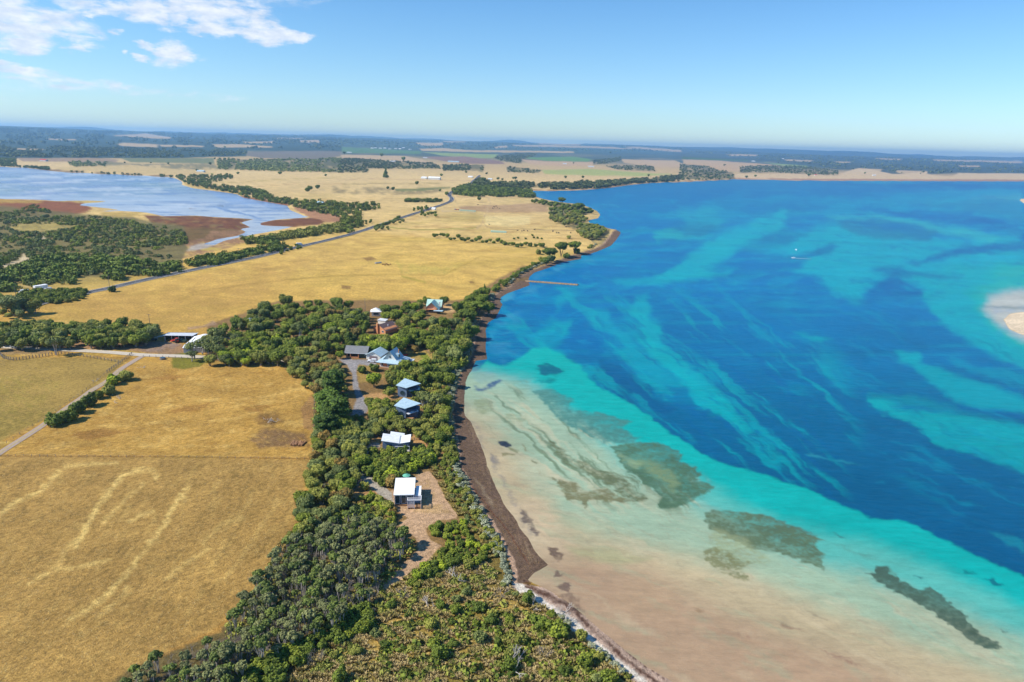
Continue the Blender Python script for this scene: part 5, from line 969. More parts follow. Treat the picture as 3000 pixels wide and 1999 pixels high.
mass('hedgerow', [q2((440,573),(690,573),(690,588),(440,585))], 110, T_TREE, LM['dark'], (.8, 1.0), 2.5, 'long clipped hedgerow in the pale field', 0, 37, dmin=0)
# trees one can tell apart in the middle distance
def row(pts, key, s, label, group, jit=2, nn=(1, 1), hh=2.5):
    for i, (px, py) in enumerate(pts):
        at(px, py, key+str(i % (3 if key.startswith(('tree_', 'shrub_')) else 2)), s*RNG.uniform(.85, 1.15), label, group, h=hh, parts=False)
tl = [(1273,692),(1281,688),(1291,684),(1300,690),(1310,693),(1320,697),(1331,698),(1342,694),(1353,698),(1362,704),(1372,700),(1383,702),(1395,704),(1404,700),(1414,705),(1425,708),(1436,703),(1447,707),(1458,706),(1468,709),(1479,712),(1490,713),(1503,716),(1515,718),(1528,719),(1540,714),(1553,716),(1570,720),(1583,720),(1589,717)]
for i, (px, py) in enumerate(tl): at(px, py, ('tree_dark', 'tree_mid', 'shrub_dark')[i % 3]+str(i % 3), (.75, .8, 1.3)[i % 3]*RNG.uniform(.75, 1.15), ('tall', 'low', 'broad')[(i*7) % 3]+' dark tree in the straggling row across the pale field, '+('inland third' if i < 10 else 'middle third' if i < 20 else 'seaward third'), 'trees in the field row', h=2.5, parts=False)
for i, (px, py) in enumerate([(1564,696),(1575,697),(1518,697),(1506,699),(1540,699),(1587,699),(1560,689)]): at(px, py, 'shrub_dark'+str(i % 3), .8, 'small dark bush standing alone north of the straggling tree row', 'lone bushes in the pale field', h=1, parts=False)
for (px, py, k, s, lb) in [(1612,737,'pine0',1.05,'flat-topped pine by the shore, nearest of the three'), (1645,723,'pine1',1.1,'flat-topped pine by the shore, middle one of the three'), (1685,716,'pine0',1.1,'widest flat-topped pine by the shore, farthest of the three'), (1646,583,'pine1',1.25,'lone big dark pine at the headland'), (1696,600,'pine0',1.45,'broad dark pine cluster top on the headland'), (1615,613,'tree_dark1',1.25,'lone dark tree in the pale field behind the headland'),
                         (1615,758,'tree_grey0',1.25,'dark leaning tree over the beach below the near flat-topped pine'), (1600,765,'tree_dark2',1.1,'dark tree leaning over the beach path'), (1660,748,'shrub_dark0',1.9,'dark shrub under the middle flat-topped pine'), (1690,735,'shrub_dark1',1.9,'dark shrub under the widest flat-topped pine'), (1578,738,'shrub_olive1',1.7,'olive shrub on the field side of the flat-topped pines'), (1585,757,'shrub_olive0',1.5,'olive shrub on the bank under the near pine'),
                         (1666,694,'shrub_olive2',1.5,'small olive bush between the pines and the point'), (1130,508,'conifer0',2.6,'tall dark conifer rising from the far plain, inland of a pair'), (1182,466,'tree_dark0',3.2,'big round dark tree on the far plain beside the pale sheds'), (1118,455,'tree_dark2',3.4,'big dark tree top above the far woods'), (1009,449,'tree_dark1',3.0,'round dark tree by the far farmhouse'), (1788,448,'tree_dark0',3.2,'dark copse on the far hill field'), (2123,484,'gum0',1.8,'thin lone tree on the far pale field'),
                         (1900,514,'tree_dark2',1.6,'round-topped tree over the bay shore wood'), (1863,526,'tree_dark0',1.7,'big rounded tree on the northern bay shore'), (2187,518,'tree_dark1',1.6,'small dark tree on the pale far shore'), (2370,513,'tree_dark0',2.2,'dark trees beside the far shore farm'), (1418,528,'tree_dark1',2.2,'biggest dark tree by the bend of the highway'), (1390,536,'tree_dark2',1.6,'dark tree in front of the biggest one at the highway bend'), (1308,566,'tree_mid0',1.2,'green tree beside the highway curve')]:
    at(px, py, k, s, lb, h={'p': 9, 't': 3.6, 's': 1.5, 'c': 5, 'g': 6}[k[0]]*s, parts=True)
scatter(K([(1555,590),(1600,588),(1625,595),(1690,600),(1730,612),(1735,624),(1690,628),(1640,612),(1600,602)], 1), 6.5, [('tree_dark', 2), ('tree_mid', 1)], 'on the wooded headland', 'on the wooded headland', (.8, 1.3), 3, False, 60)
scatter(K([(1610,625),(1640,618),(1700,628),(1720,640),(1700,655),(1650,658),(1625,648),(1612,640)], 1), 6, [('tree_olive', 2), ('tree_grey', 1)], 'on the slope behind the little cove', 'behind the little cove', (.75, 1.2), 3, False, 70)
scatter(K([(1690,660),(1740,658),(1770,668),(1800,678),(1785,695),(1765,716),(1745,716),(1740,700),(1700,692),(1695,680)], 1), 5.2, [('tree_olive', 2), ('tree_mid', 1), ('tree_grey', 1)], 'on the dark-sanded point', 'on the point', (.7, 1.15), 3, False, 70)
scatter(K([(1505,803),(1550,780),(1600,755),(1612,765),(1560,792),(1528,810),(1505,828),(1480,842),(1450,852),(1440,842),(1470,825)], 1), 4.6, [('shrub_dark', 2), ('shrub_mid', 2), ('shrub_bright', .4)], 'on the bank above the beach north of the groyne', 'on the bank by the groyne', (.8, 1.35), 1.6, False, 66)
scatter(K([(1720,728),(1745,712),(1760,722),(1735,736),(1700,744)], 1), 4, [('silver', 1), ('shrub_olive', .5)], 'on the beach edge under the point', 'under the point', (.8, 1.3), .8, False, 16)
scatter([(1208,615),(1225,606),(1250,602),(1258,610),(1230,618),(1212,622)], 6, [('tree_dark', 1)], 'beside the highway bend, inland side', 'inland side of the highway', (.55, .8), 2.4, False, 14)
scatter([(1230,628),(1250,620),(1280,622),(1278,632),(1240,636)], 7, [('tree_mid', 1)], 'beside the highway, bay side', 'bay side of the highway', (.6, .9), 2.4, False, 12)
scatter([(1090,665),(1130,655),(1160,640),(1170,634),(1150,648),(1100,668)], 5, [('shrub_dark', 1)], 'in the hedge inland of the highway', 'in the highway hedge', (.9, 1.2), 1.6, False, 24)
scatter([(1070,648),(1090,644),(1090,655),(1070,656)], 6, [('tree_dark', 1)], 'left of the highway hedge', 'beside the highway hedge', (.5, .6), 2, False, 5)
scatter([(1098,668),(1135,662),(1138,672),(1100,674)], 6, [('tree_grey', 1)], 'on the bay side of the long highway bend', 'on the long highway bend', (.5, .8), 2, False, 8)
scatter([(1150,645),(1188,642),(1190,652),(1152,655)], 6, [('tree_grey', 1)], 'by the highway verge', 'by the highway verge', (.5, .8), 2, False, 8)
scatter([(818,722),(880,716),(884,722),(860,732),(820,742)], 5, [('shrub_dark', 1)], 'beside the highway verge near the white truck', 'near the white truck', (.8, 1.1), 1.5, False, 14)
# ------------------------------------------------------------------ grass tussocks on the dune
def tuft(seed, n, h, w):
    rg = random.Random(seed); V = []
    for i in range(n):
        a = rg.uniform(0, 6.28); l = rg.uniform(.4, 1)*w; c, s = math.cos(a), math.sin(a); t = (-s*.12*h, c*.12*h); z = h*rg.uniform(.6, 1)
        V += [(t[0], t[1], 0), (-t[0], -t[1], 0), (c*l-t[0]*.6, s*l-t[1]*.6, z), (c*l+t[0]*.6, s*l+t[1]*.6, z)]
    V = np.array(V); return V, np.clip(.2+V[:, 2]/h*.6, 0, 1)
DUNE = D((850,1350),(1000,1275),(1100,1275),(1180,1350),(1222,1378),(1286,1412),(1333,1460),(1388,1505),(1451,1550),(1490,1590),(640,1580),(740,1480),(820,1410))
mass('tussock_grass', [DUNE], 15000, tuft(1, 8, .7, .4), LM['straw'], (.45, 1.15), .3, 'straw-coloured tussock grass on the dune', .1, 51, excl=[PATH_, WSAND])
mass('tussock_grass', [DUNE], 4200, tuft(2, 9, .7, .5), LM['gold'], (.6, 1.5), .3, 'olive-gold tussocks between the dune shrubs', .5, 52, excl=[PATH_, WSAND])
mass('tussock_grass', [qb((1190,440),(1400,500),(1540,700),(1700,980),(1860,1230),(1700,1290),(1560,1100),(1420,950),(1300,760),(1230,560))], 1800, tuft(3, 9, .7, .5), LM['gold'], (.6, 1.4), .3, 'yellow-green tussocks on the beach-side dune', .3, 53, excl=[PATH_, WSAND])
mass('low_heath', [DUNE], 620, tm(7, 34, .42, lobes_dome(310, .9, .7, 3)), LM['olive'], (.6, 1.5), .3, 'low olive heath clumps across the dune', .5, 54, excl=[PATH_, WSAND])
mass('low_heath', [D((860,1470),(1100,1370),(1260,1430),(1420,1530),(1400,1580),(900,1560))], 180, tm(8, 40, .42, lobes_dome(311, 1.1, .9, 3)), LM['mid'], (.6, 1.5), .3, 'low green heath in the dune hollow', .2, 55)
UND = [D((700,1190),(860,1175),(955,1240),(950,1290),(800,1400),(700,1450),(560,1520),(505,1470),(590,1330)), D((650,835),(722,885),(724,1060),(700,1190),(790,1170),(840,1060),(830,1000),(800,960),(790,870),(760,815)), qa((930,1280),(1200,1480),(1550,1500),(1700,1300),(1850,1000),(1700,900),(1500,1000),(1150,1060))]
mass('undergrowth', UND, 2200, tm(9, 30, .5, lobes_dome(312, 1.2, 1.0, 3)), LM['olive'], (.6, 1.3), .4, 'low undergrowth beneath the trees', 0, 56, excl=KEEP)
mass('beach_wrack', [[(1340,1320),(1400,1300),(1430,1400),(1500,1530),(1590,1640),(1530,1690),(1500,1640),(1420,1500),(1370,1400)]], 1300, tuft(5, 5, .12, .5), LM['brown'], (.5, 1.4), .0, 'dried seaweed clumps strewn on the dark beach', .1, 57, dmin=0)
mass('paddock_stubble', [TOP[:2]+TOP[2:], D((-10,1052),(718,1056),(690,1190),(600,1330),(500,1440),(290,1540),(-10,1570))], 12000, tuft(6, 5, .16, .42), LM['straw'], (.6, 1.5), .1, 'dry grass tufts standing in the gold paddock', .05, 58)

for i, (px, py) in enumerate(q1((1480,300),(1450,335),(1040,322),(1160,330),(860,322),(1930,400),(2140,505),(2190,500),(2245,412),(2120,520),(1360,378),(1640,398))+q2((690,412),(680,515),(725,540),(950,575),(1080,437),(1110,440),(1185,432),(1200,433),(320,500),(355,508),(1545,428),(1665,427),(1600,330),(1470,650),(860,390),(1000,400),(520,470))+q3((285,345),(440,420),(500,418),(1255,400),(1640,400),(1510,395),(660,325),(700,300))):
    at(px, py, 'tree_dark'+str(i % 3), 1.15*RNG.uniform(.8, 1.5), 'small dark tree standing alone on the pale plain, '+('by the lagoon fields' if px < 1000 else 'inland of the bay' if px < 1900 else 'across the bay'), 'lone trees '+('by the lagoon fields' if px < 1000 else 'inland of the bay' if px < 1900 else 'across the bay'), h=3, parts=False)
# ------------------------------------------------------------------ built things
class MB:
    def __init__(s): s.V = []; s.F = []
    def box(s, x0, x1, y0, y1, z0, z1):
        o = len(s.V); s.V += [(x, y, z) for x in (x0, x1) for y in (y0, y1) for z in (z0, z1)]
        s.F += [tuple(o+i for i in f) for f in ((0,1,3,2),(4,6,7,5),(0,4,5,1),(2,3,7,6),(0,2,6,4),(1,5,7,3))]; return s
    def prism(s, pts, y0, y1):          # outline in x,z pushed along y
        o = len(s.V); n = len(pts); s.V += [(x, y0, z) for x, z in pts]+[(x, y1, z) for x, z in pts]
        s.F += [tuple(o+i for i in range(n)), tuple(o+n+i for i in reversed(range(n)))]+[(o+i, o+n+i, o+n+(i+1) % n, o+(i+1) % n) for i in range(n)]; return s
    def prismx(s, pts, x0, x1):         # outline in y,z pushed along x
        o = len(s.V); n = len(pts); s.V += [(x0, y, z) for y, z in pts]+[(x1, y, z) for y, z in pts]
        s.F += [tuple(o+i for i in range(n)), tuple(o+n+i for i in reversed(range(n)))]+[(o+i, o+n+i, o+n+(i+1) % n, o+(i+1) % n) for i in range(n)]; return s
    def slab(s, c, t=.12):
        o = len(s.V); n = len(c); s.V += [tuple(p) for p in c]+[(p[0], p[1], p[2]-t) for p in c]
        s.F += [tuple(o+i for i in range(n)), tuple(o+n+i for i in reversed(range(n)))]+[(o+i, o+n+i, o+n+(i+1) % n, o+(i+1) % n) for i in range(n)]; return s
    def cyl(s, p0, p1, r0, r1=None, n=10):
        V, F = tubes([(p0, p1, r0, r0 if r1 is None else r1)], n); o = len(s.V); s.V += V; s.F += [tuple(o+i for i in f) for f in F]
        s.F += [tuple(o+i for i in range(n)), tuple(o+n+i for i in range(n))]; return s
    def build(s, name, mat, parent=None, loc=None):
        me = bpy.data.meshes.new(name); me.from_pydata([tuple(v) for v in s.V], [], s.F); me.materials.append(mat); me.validate()
        import bmesh
        bm = bmesh.new(); bm.from_mesh(me); bmesh.ops.recalc_face_normals(bm, faces=bm.faces); bm.to_mesh(me); bm.free()
        return link(name, me, parent, loc)
def thing(name, px, py, rz, label, cat, group=None, dz=0, facing=True):
    p = G1(px, py); e = bpy.data.objects.new(name, None); COL.objects.link(e)
    e.location = (p.x, p.y, p.z+dz); e.rotation_euler = (0, 0, R(rz)); tag(e, label, cat, group); return e
def roofmat(name, col, period=.9, rough=.45, spec=.4, gap=.82):
    m, nt, b = newmat(name); b.inputs['Roughness'].default_value = rough; b.inputs['Specular IOR Level'].default_value = spec
    t = nt.nodes.new('ShaderNodeTexCoord'); rgb = nt.nodes.new('ShaderNodeRGB'); rgb.outputs[0].default_value = (*col, 1)
    w = nt.nodes.new('ShaderNodeTexWave'); w.inputs['Scale'].default_value = 1/period; nt.links.new(t.outputs['Object'], w.inputs['Vector'])
    f = mathn(nt, 'MULTIPLY', maprange(nt, noise(nt, t.outputs['Object'], .9, 5), .3, .7, .86, 1.1), maprange(nt, w.outputs['Fac'], 0, .25, gap, 1.0))
    nt.links.new(mul(nt, rgb.outputs[0], f), b.inputs['Base Color']); bump(nt, b, w.outputs['Fac'], .3, .05); return m
M_WHITE = roofmat('white_roof_sheet', (.86, .86, .84)); M_PALE = roofmat('pale_blue_roof_sheet', (.42, .56, .62)); M_GREEN = roofmat('pale_green_roof_sheet', (.42, .62, .53))
M_BROWN = roofmat('brown_roof_tile', (.16, .10, .085), .4); M_GREY = roofmat('grey_roof_sheet', (.20, .20, .20)); M_SILV = roofmat('silver_roof_sheet', (.62, .64, .66))
M_BLUEW = roofmat('blue_grey_boards', (.10, .145, .225), .3, .7, .2, .7); M_BLUEW2 = roofmat('pale_blue_boards', (.20, .28, .40), .3, .7, .2, .75)
M_WALL = simple('white_painted_wall', (.74, .72, .66), .7, .06); M_BRICK = simple('orange_brick_wall', (.62, .27, .12), .85, .12); M_SALM = simple('salmon_wall', (.66, .34, .20), .8, .08); M_FRAME = simple('white_trim', (.8, .8, .8), .5, .05)
M_GLASS = simple('dark_glass', (.025, .06, .075), .12, .1, 2, 0, .6); M_DARK = simple('dark_opening', (.02, .018, .02), .8, .1); M_DECK = simple('timber_deck', (.36, .19, .09), .8, .2, 4); M_POST = simple('grey_timber', (.22, .19, .16), .9, .2, 5); M_STEEL = simple('galvanised_steel', (.42, .44, .45), .45, .12, 2, .3)
M_RED = simple('red_paint', (.50, .045, .03), .4, .08); M_DKG = simple('dark_green_paint', (.03, .055, .045), .4, .1); M_TYRE = simple('black_rubber', (.02, .02, .02), .9, .1); M_CARW = simple('white_car_paint', (.82, .82, .82), .25, .03, 2, 0, .6); M_UMB = simple('green_canvas', (.13, .42, .29), .8, .06); M_PAVE = simple('pale_paving', (.55, .48, .40), .9, .1)
M_SLAT = simple('weathered_white_slats', (.60, .60, .62), .7, .12)
def window(parent, x, y, z, w, h, glass=None, axis='x', fr=.08):
    g = MB(); 
    if axis == 'x': g.box(x-w/2, x+w/2, y-.03, y+.03, z, z+h)
    else: g.box(x-.03, x+.03, y-w/2, y+w/2, z, z+h)
    wn = g.build('window', glass or M_GLASS, parent)
    f = MB()
    if axis == 'x':
        for a, b, c, d in ((x-w/2-fr, x-w/2, z-fr, z+h+fr), (x+w/2, x+w/2+fr, z-fr, z+h+fr), (x-w/2, x+w/2, z+h, z+h+fr), (x-w/2, x+w/2, z-fr, z)): f.box(a, b, y-.08, y+.02, c, d)
        f.build('frame', M_FRAME, wn)
    return wn
# --- flat white-roofed cabin with pergola (nearest)
c = thing('cabin', 1186, 1483, 6, 'nearest cabin, flat bright white roof, glazed front and slatted pergola beside the tan clearing', 'cabin')
MB().box(-3.0, 2.6, .5, 9.6, .3, 3.75).build('wall', M_BLUEW, c)
MB().slab([(-3.35,-.2,4.0),(2.95,-.2,4.0),(2.95,9.9,4.5),(-3.35,9.9,4.5)], .22).build('roof', M_WHITE, c)
MB().box(-3.1, 2.7, -.1, .5, .15, .4).build('deck', M_DECK, c)
for x in (-2.2, -.35, 1.35): window(c, x, .44, .8, 1.35, 2.6)
MB().box(-3.06, -2.98, -.15, .4, .1, 3.9).box(2.6, 2.68, -.15, .4, .1, 3.9).build('post', M_FRAME, c)
MB().box(2.62, 4.6, 1.2, 6.8, .3, 2.5).build('annex_wall', M_BLUEW2, c)
MB().slab([(3.2,1.0,3.0),(4.9,1.0,3.0),(4.9,7.0,3.1),(3.2,7.0,3.1)], .12).build('annex_roof', M_WHITE, c)
pg = MB()
for (a, b, d, e) in ((.9, 5.1, -1.9, -1.75), (.9, 5.1, .85, 1.0), (.9, 1.05, -1.75, .85), (4.95, 5.1, -1.75, .85)): pg.box(a, b, d, e, 2.85, 3.05)
pg.build('pergola_frame', M_FRAME, c)
for x in (.95, 3.0, 5.0):
    MB().box(x-.06, x+.06, -1.9, -1.78, .0, 2.84).build('post', M_FRAME, c)
sm = MB().box(1.1, 2.9, -1.86, -1.80, 0, .07).build('slat', M_SLAT, c); sm.location = (0, 0, .45)
for k in range(1, 14): o = sm.copy(); COL.objects.link(o); o.parent = c; o.location = (0, 0, .45+k*.165)
sl_ = MB().box(1.1, 4.9, -.05, .05, 2.9, 2.98).build('rafter', M_SLAT, c); sl_.location = (0, -1.5, 0)
for k in range(1, 6): o = sl_.copy(); COL.objects.link(o); o.parent = c; o.location = (0, -1.5+k*.42, 0)
MB().box(.95, 5.05, -1.75, 1.15, .15, .38).build('deck', M_DECK, c)
u = thing('sun_umbrella', 1191, 1412, 0, 'open green sun umbrella behind the flat white-roofed cabin', 'umbrella')
V = [(0, 0, 2.9)]+[(math.cos(a)*1.35, math.sin(a)*1.35, 2.35) for a in [6.283*k/8 for k in range(8)]]+[(0, 0, 2.8)]+[(math.cos(a)*1.33, math.sin(a)*1.33, 2.28) for a in [6.283*k/8 for k in range(8)]]
q = MB(); q.V = V; q.F = [(0, 1+k, 1+(k+1) % 8) for k in range(8)]+[(9, 10+(k+1) % 8, 10+k) for k in range(8)]; q.build('canopy', M_UMB, u)
MB().cyl((0, 0, -.2), (0, 0, 2.9), .04).build('pole', M_FRAME, u)
# --- butterfly-roofed cabin
c = thing('cabin', 1160, 1321, 5, 'white butterfly-roofed cabin with blue-grey walls, uphill of the shrub clump', 'cabin')
MB().prism([(-4.8,.2),(1.3,.2),(1.3,2.7),(-4.8,3.75)], .6, 6.2).build('wall', M_BLUEW2, c)
MB().prism([(1.3,.2),(4.6,.2),(4.6,3.3),(1.3,2.75)], .62, 6.1).build('wall', M_BLUEW, c)
MB().slab([(-5.2,0,4.0),(1.35,0,2.92),(1.35,6.6,2.92),(-5.2,6.6,4.0)], .16).build('roof', M_WHITE, c)
MB().slab([(1.36,0,2.90),(5.1,0,3.55),(5.1,6.6,3.55),(1.36,6.6,2.90)], .16).build('roof', M_WHITE, c)
MB().slab([(-2.6,6.61,3.58),(2.6,6.61,2.75),(2.6,9.2,2.75),(-2.6,9.2,3.6)], .14).build('roof', M_WHITE, c)
MB().box(-2.4, 2.4, 6.62, 9.0, .2, 2.6).build('wall', M_BLUEW, c)
MB().box(1.05, 1.6, .05, 6.5, 2.93, 2.97).build('gutter', M_STEEL, c)
f = MB()
for (a, b, cc, d) in ((-.3, 5.0, 2.15, 2.3), (-.3, -.15, .1, 2.15), (4.85, 5.0, .1, 2.15), (-.15, 4.85, .75, .87)): f.box(a, b, -1.3, -1.15, cc, d)
f.build('verandah_frame', M_FRAME, c)
window(c, 2.4, .58, .7, 3.6, 1.3); MB().box(-.3, 5.0, -1.25, .6, .0, .12).build('deck', M_PAVE, c)
MB().box(-3.2, -1.4, .5, .58, 1.4, 2.2).build('window', M_GLASS, c)
# --- two blue tower-fronted cabins
def blue_cabin(px, py, rz, label, lean):
    c = thing('blue_cabin', px, py, rz, label, 'cabin', 'blue cabins among the shrubs')
    MB().box(-2.0, 2.0, .3, 4.4, -.3, 4.9).build('tower_wall', M_BLUEW2, c)
    MB().box(2.01, 6.2, 1.6, 6.6, -.1, 3.4).build('wall', M_BLUEW, c)
    MB().slab([(-2.9,.6,5.1),(2.3,-1.2,4.9),(7.4,4.2,5.5),(-1.2,8.2,5.9)], .18).build('roof', M_PALE, c)
    MB().box(-1.9, 5.4, 4.42, 6.0, -.1, 4.8).build('wall', M_BLUEW, c)
    w = MB(); n = 20; o = len(w.V)
    w.V += [(.1+math.cos(6.283*k/n)*.95, .24, 1.9+math.sin(6.283*k/n)*.95) for k in range(n)]+[(.1+math.cos(6.283*k/n)*.95, .31, 1.9+math.sin(6.283*k/n)*.95) for k in range(n)]
    w.F += [tuple(range(n))]+[(k, n+k, n+(k+1) % n, (k+1) % n) for k in range(n)]; wn = w.build('round_window', M_GLASS, c)
    r = MB()
    for k in range(n):
        a, b = 6.283*k/n, 6.283*(k+1)/n
        i = len(r.V); r.V += [(.1+math.cos(t)*q_, y, 1.9+math.sin(t)*q_) for t in (a, b) for q_ in (.95, 1.12) for y in (.18, .30)]
        r.F += [(i, i+2, i+6, i+4), (i+2, i+3, i+7, i+6), (i, i+4, i+5, i+1)]
    r.build('frame', M_BLUEW, wn)
    MB().cyl((.8, 3.6, 5.3), (.8, 3.6, 6.1), .09).build('flue', M_FRAME, c)
    if lean:
        MB().slab([(2.5,-.6,2.7),(3.6,-1.2,2.5),(6.9,2.2,2.9),(6.0,3.2,3.1)], .1).build('awning', M_SILV, c)
        MB().box(2.2, 6.4, -2.2, 1.5, -.1, .3).build('deck', M_DECK, c)
    else: MB().slab([(2.3,.9,3.0),(3.6,.4,2.9),(7.4,3.2,3.2),(6.3,5.0,3.3)], .1).build('awning', M_GREEN, c)
    return c
blue_cabin(1178, 1164, -8, 'upper blue cabin with round window and pale kinked roof, partly behind olive shrubs', False)
blue_cabin(1174, 1226, -8, 'lower blue cabin with round window, pale roof and grey side awning', True)
# --- main house, garages
c = thing('garage', 1044, 1049, -2, 'long grey-roofed garage with orange brick pillars at the top of the gravel drive', 'garage')
MB().prismx([(0,0),(6.6,0),(6.6,2.7),(3.3,5.1),(0,2.7)], -5.3, 5.3).build('wall', M_DARK, c)
MB().slab([(-6.0,-.7,2.75),(6.0,-.7,2.75),(6.0,3.35,5.5),(-6.0,3.35,5.5)], .16).slab([(-6.0,3.36,5.5),(6.0,3.36,5.5),(6.0,7.4,2.75),(-6.0,7.4,2.75)], .16).build('roof', M_GREY, c)
for x in (-4.6, -2.9, 1.2): MB().box(x-.2, x+.2, -.55, -.15, 0, 2.6).build('pillar', M_BRICK, c)
MB().box(-5.0, 1.4, -.5, -.3, 0, .7).build('low_wall', M_BRICK, c)
MB().box(1.6, 4.9, -.06, -.01, .2, 2.3).build('roller_door', M_DKG, c)
MB().box(-6.0, 6.0, -.84, -.72, 2.55, 2.72).build('gutter', M_FRAME, c)
c = thing('garage', 1094, 1055, -14, 'white gabled garage with pale blue roof behind the parked white car', 'garage')
MB().prism([(-3.9,0),(3.9,0),(3.9,2.5),(0,4.3),(-3.9,2.5)], 0, 8.5).build('wall', M_WALL, c)
MB().slab([(-4.4,-.6,2.4),(0,-.6,4.55),(0,9.0,4.55),(-4.4,9.0,2.4)], .14).slab([(.01,-.6,4.55),(4.5,-.6,2.35),(4.5,9.0,2.35),(.01,9.0,4.55)], .14).build('roof', M_PALE, c)
MB().box(-2.2, 2.2, -.08, -.02, .05, 2.1).build('roller_door', simple('mauve_door', (.22,.17,.18), .7), c)
c = thing('house', 1138, 1080, -14, 'pale-blue-roofed house with steep white gable and dark verandah beside the drive', 'house')
MB().box(-5.2, 5.2, 1.4, 10.5, 0, 2.9).build('wall', M_WALL, c)
# skirt roof: low slopes all round, open core under the steep gable
A = [(-6.6,-.2,2.7),(6.9,-.2,2.7),(6.9,12,2.7),(-6.6,12,2.7)]; B = [(-3.2,3.0,4.2),(3.3,3.0,4.2),(3.3,9.6,4.2),(-3.2,9.6,4.2)]
r = MB()
for k in range(4): r.slab([A[k], A[(k+1) % 4], B[(k+1) % 4], B[k]], .12)
r.build('roof', M_PALE, c)
MB().prism([(-3.2,2.9),(3.2,2.9),(3.2,4.2),(0,7.9),(-3.2,4.2)], 2.4, 9.6).build('gable_wall', M_WALL, c)
MB().slab([(-3.75,1.8,3.75),(0,1.8,8.2),(0,10.2,8.2),(-3.75,10.2,3.75)], .14).slab([(.01,1.8,8.2),(3.85,1.8,3.7),(3.85,10.2,3.7),(.01,10.2,8.2)], .14).build('roof', M_PALE, c)
window(c, 0, 2.36, 4.6, .95, 1.1)
MB().prism([(2.0,5.5),(3.4,4.3),(3.4,6.2),(2.0,6.6)], 4.6, 6.4).build('dormer', M_PALE, c); MB().box(3.41, 3.46, 4.8, 6.2, 4.5, 5.9).build('window', M_GLASS, c)
MB().box(2.0, 2.35, 7.4, 7.9, 5.0, 7.9).build('chimney', M_BRICK, c)
for x in (-3.6, -1.9, .0, 2.2): window(c, x, 1.36, .8, 1.2, 1.5)
MB().box(-3.4, -1.2, 1.28, 1.35, 0, 2.2).build('door', M_BRICK, c)
MB().box(-5.6, 5.6, -1.0, 1.3, -.2, .25).build('verandah_deck', M_DECK, c)
rl = MB().box(-5.5, 5.5, -1.0, -.94, 1.0, 1.08)
rl.build('rail', M_FRAME, c); bal = MB().box(-.04, .04, -1.0, -.95, .25, 1.0).build('baluster', M_POST, c); bal.location = (-5.4, 0, 0)
for k in range(1, 19): o = bal.copy(); COL.objects.link(o); o.parent = c; o.location = (-5.4+k*.6, 0, 0)
MB().slab([(-.3,-1.6,2.55),(4.6,-1.6,2.55),(4.2,-.25,2.68),(-.1,-.25,2.68)], .06).build('solar_panel', M_GLASS, c)
c = thing('house', 1264, 915, -6, 'pale-green-roofed house with salmon gable at the top of the grove', 'house')
MB().prism([(-3.6,0),(3.6,0),(3.6,2.8),(0,6.2),(-3.6,2.8)], 0, 8).build('gable_wall', M_SALM, c)
MB().slab([(-4.4,-.8,2.5),(0,-.8,6.8),(0,8.4,6.8),(-4.4,8.4,2.5)], .18).slab([(.01,-.8,6.8),(5.2,-.8,2.2),(5.2,8.4,2.2),(.01,8.4,6.8)], .18).build('roof', M_GREEN, c)
MB().prismx([(6.5,0),(13,0),(13,2.8),(9.7,6.0),(6.5,2.8)], -4.5, 5.0).build('wall', M_SALM, c)
MB().slab([(-5.0,5.9,2.7),(5.5,5.9,2.7),(5.5,9.7,6.5),(-5.0,9.7,6.5)], .18).slab([(-5.0,9.71,6.5),(5.5,9.71,6.5),(5.5,13.5,2.7),(-5.0,13.5,2.7)], .18).build('roof', M_GREEN, c)
MB().box(-4.45, -4.2, -.95, 8.4, 2.3, 2.5).build('barge_board', M_FRAME, c)
MB().box(4.0, 4.8, 4.4, 5.2, 3, 6.2).build('chimney', M_WALL, c); window(c, 0, -.05, .6, 3.0, 1.7); MB().box(-3.4, 3.4, -2.2, -.1, 2.2, 2.32).build('awning', M_BRICK, c)
MB().box(2.2, 8.2, -4.5, -.9, 1.9, 2.0).build('verandah_roof', M_PALE, c)
c = thing('house', 1112, 978, -32, 'brown-tiled brick house with front chimney in the middle of the grove', 'house')
MB().prism([(-4.6,-.3),(4.6,-.3),(4.6,3.0),(0,5.2),(-4.6,3.0)], 0, 10).build('wall', M_BRICK, c)
MB().slab([(-5.4,-.4,2.75),(-.3,-.4,5.5),(-.3,10.5,5.5),(-5.4,10.5,2.75)], .2).slab([(-.29,-.4,5.5),(5.4,-.4,2.5),(5.4,10.5,2.5),(-.29,10.5,5.5)], .2).build('roof', M_BROWN, c)
MB().box(-1.6, -.6, -.9, -.02, -.3, 6.0).build('chimney', M_BRICK, c); window(c, 2.6, -.05, 1.2, 1.4, 1.0); MB().cyl((2.4, 4.6, 4), (2.4, 4.6, 5.0), .2).build('flue', M_FRAME, c)
c = thing('shed', 1118, 950, -20, 'small silver shed roof just behind the brown-tiled house', 'shed')
MB().box(-2.6, 2.6, 0, 3, 0, 2.2).build('wall', M_WALL, c); MB().slab([(-2.9,-.3,2.3),(2.9,-.3,2.3),(2.9,3.3,2.8),(-2.9,3.3,2.8)], .1).build('roof', M_SILV, c)
c = thing('cottage', 1102, 927, 10, 'small white hip-roofed cottage among trees behind the brown-tiled house', 'cottage')
MB().box(-2.8, 2.8, 0, 5.6, 0, 2.9).build('wall', M_WALL, c)
q = MB(); q.V = [(-3.5,-.6,2.9),(3.5,-.6,2.9),(3.5,6.2,2.9),(-3.5,6.2,2.9),(0,2.2,4.9),(0,3.4,4.9)]; q.F = [(0,1,4),(1,2,5,4),(2,3,5),(3,0,4,5),(0,3,2,1)]; q.build('roof', M_WHITE, c)
MB().box(-1.6, 1.6, -.05, -.01, 1, 2.2).build('window', M_GLASS, c)
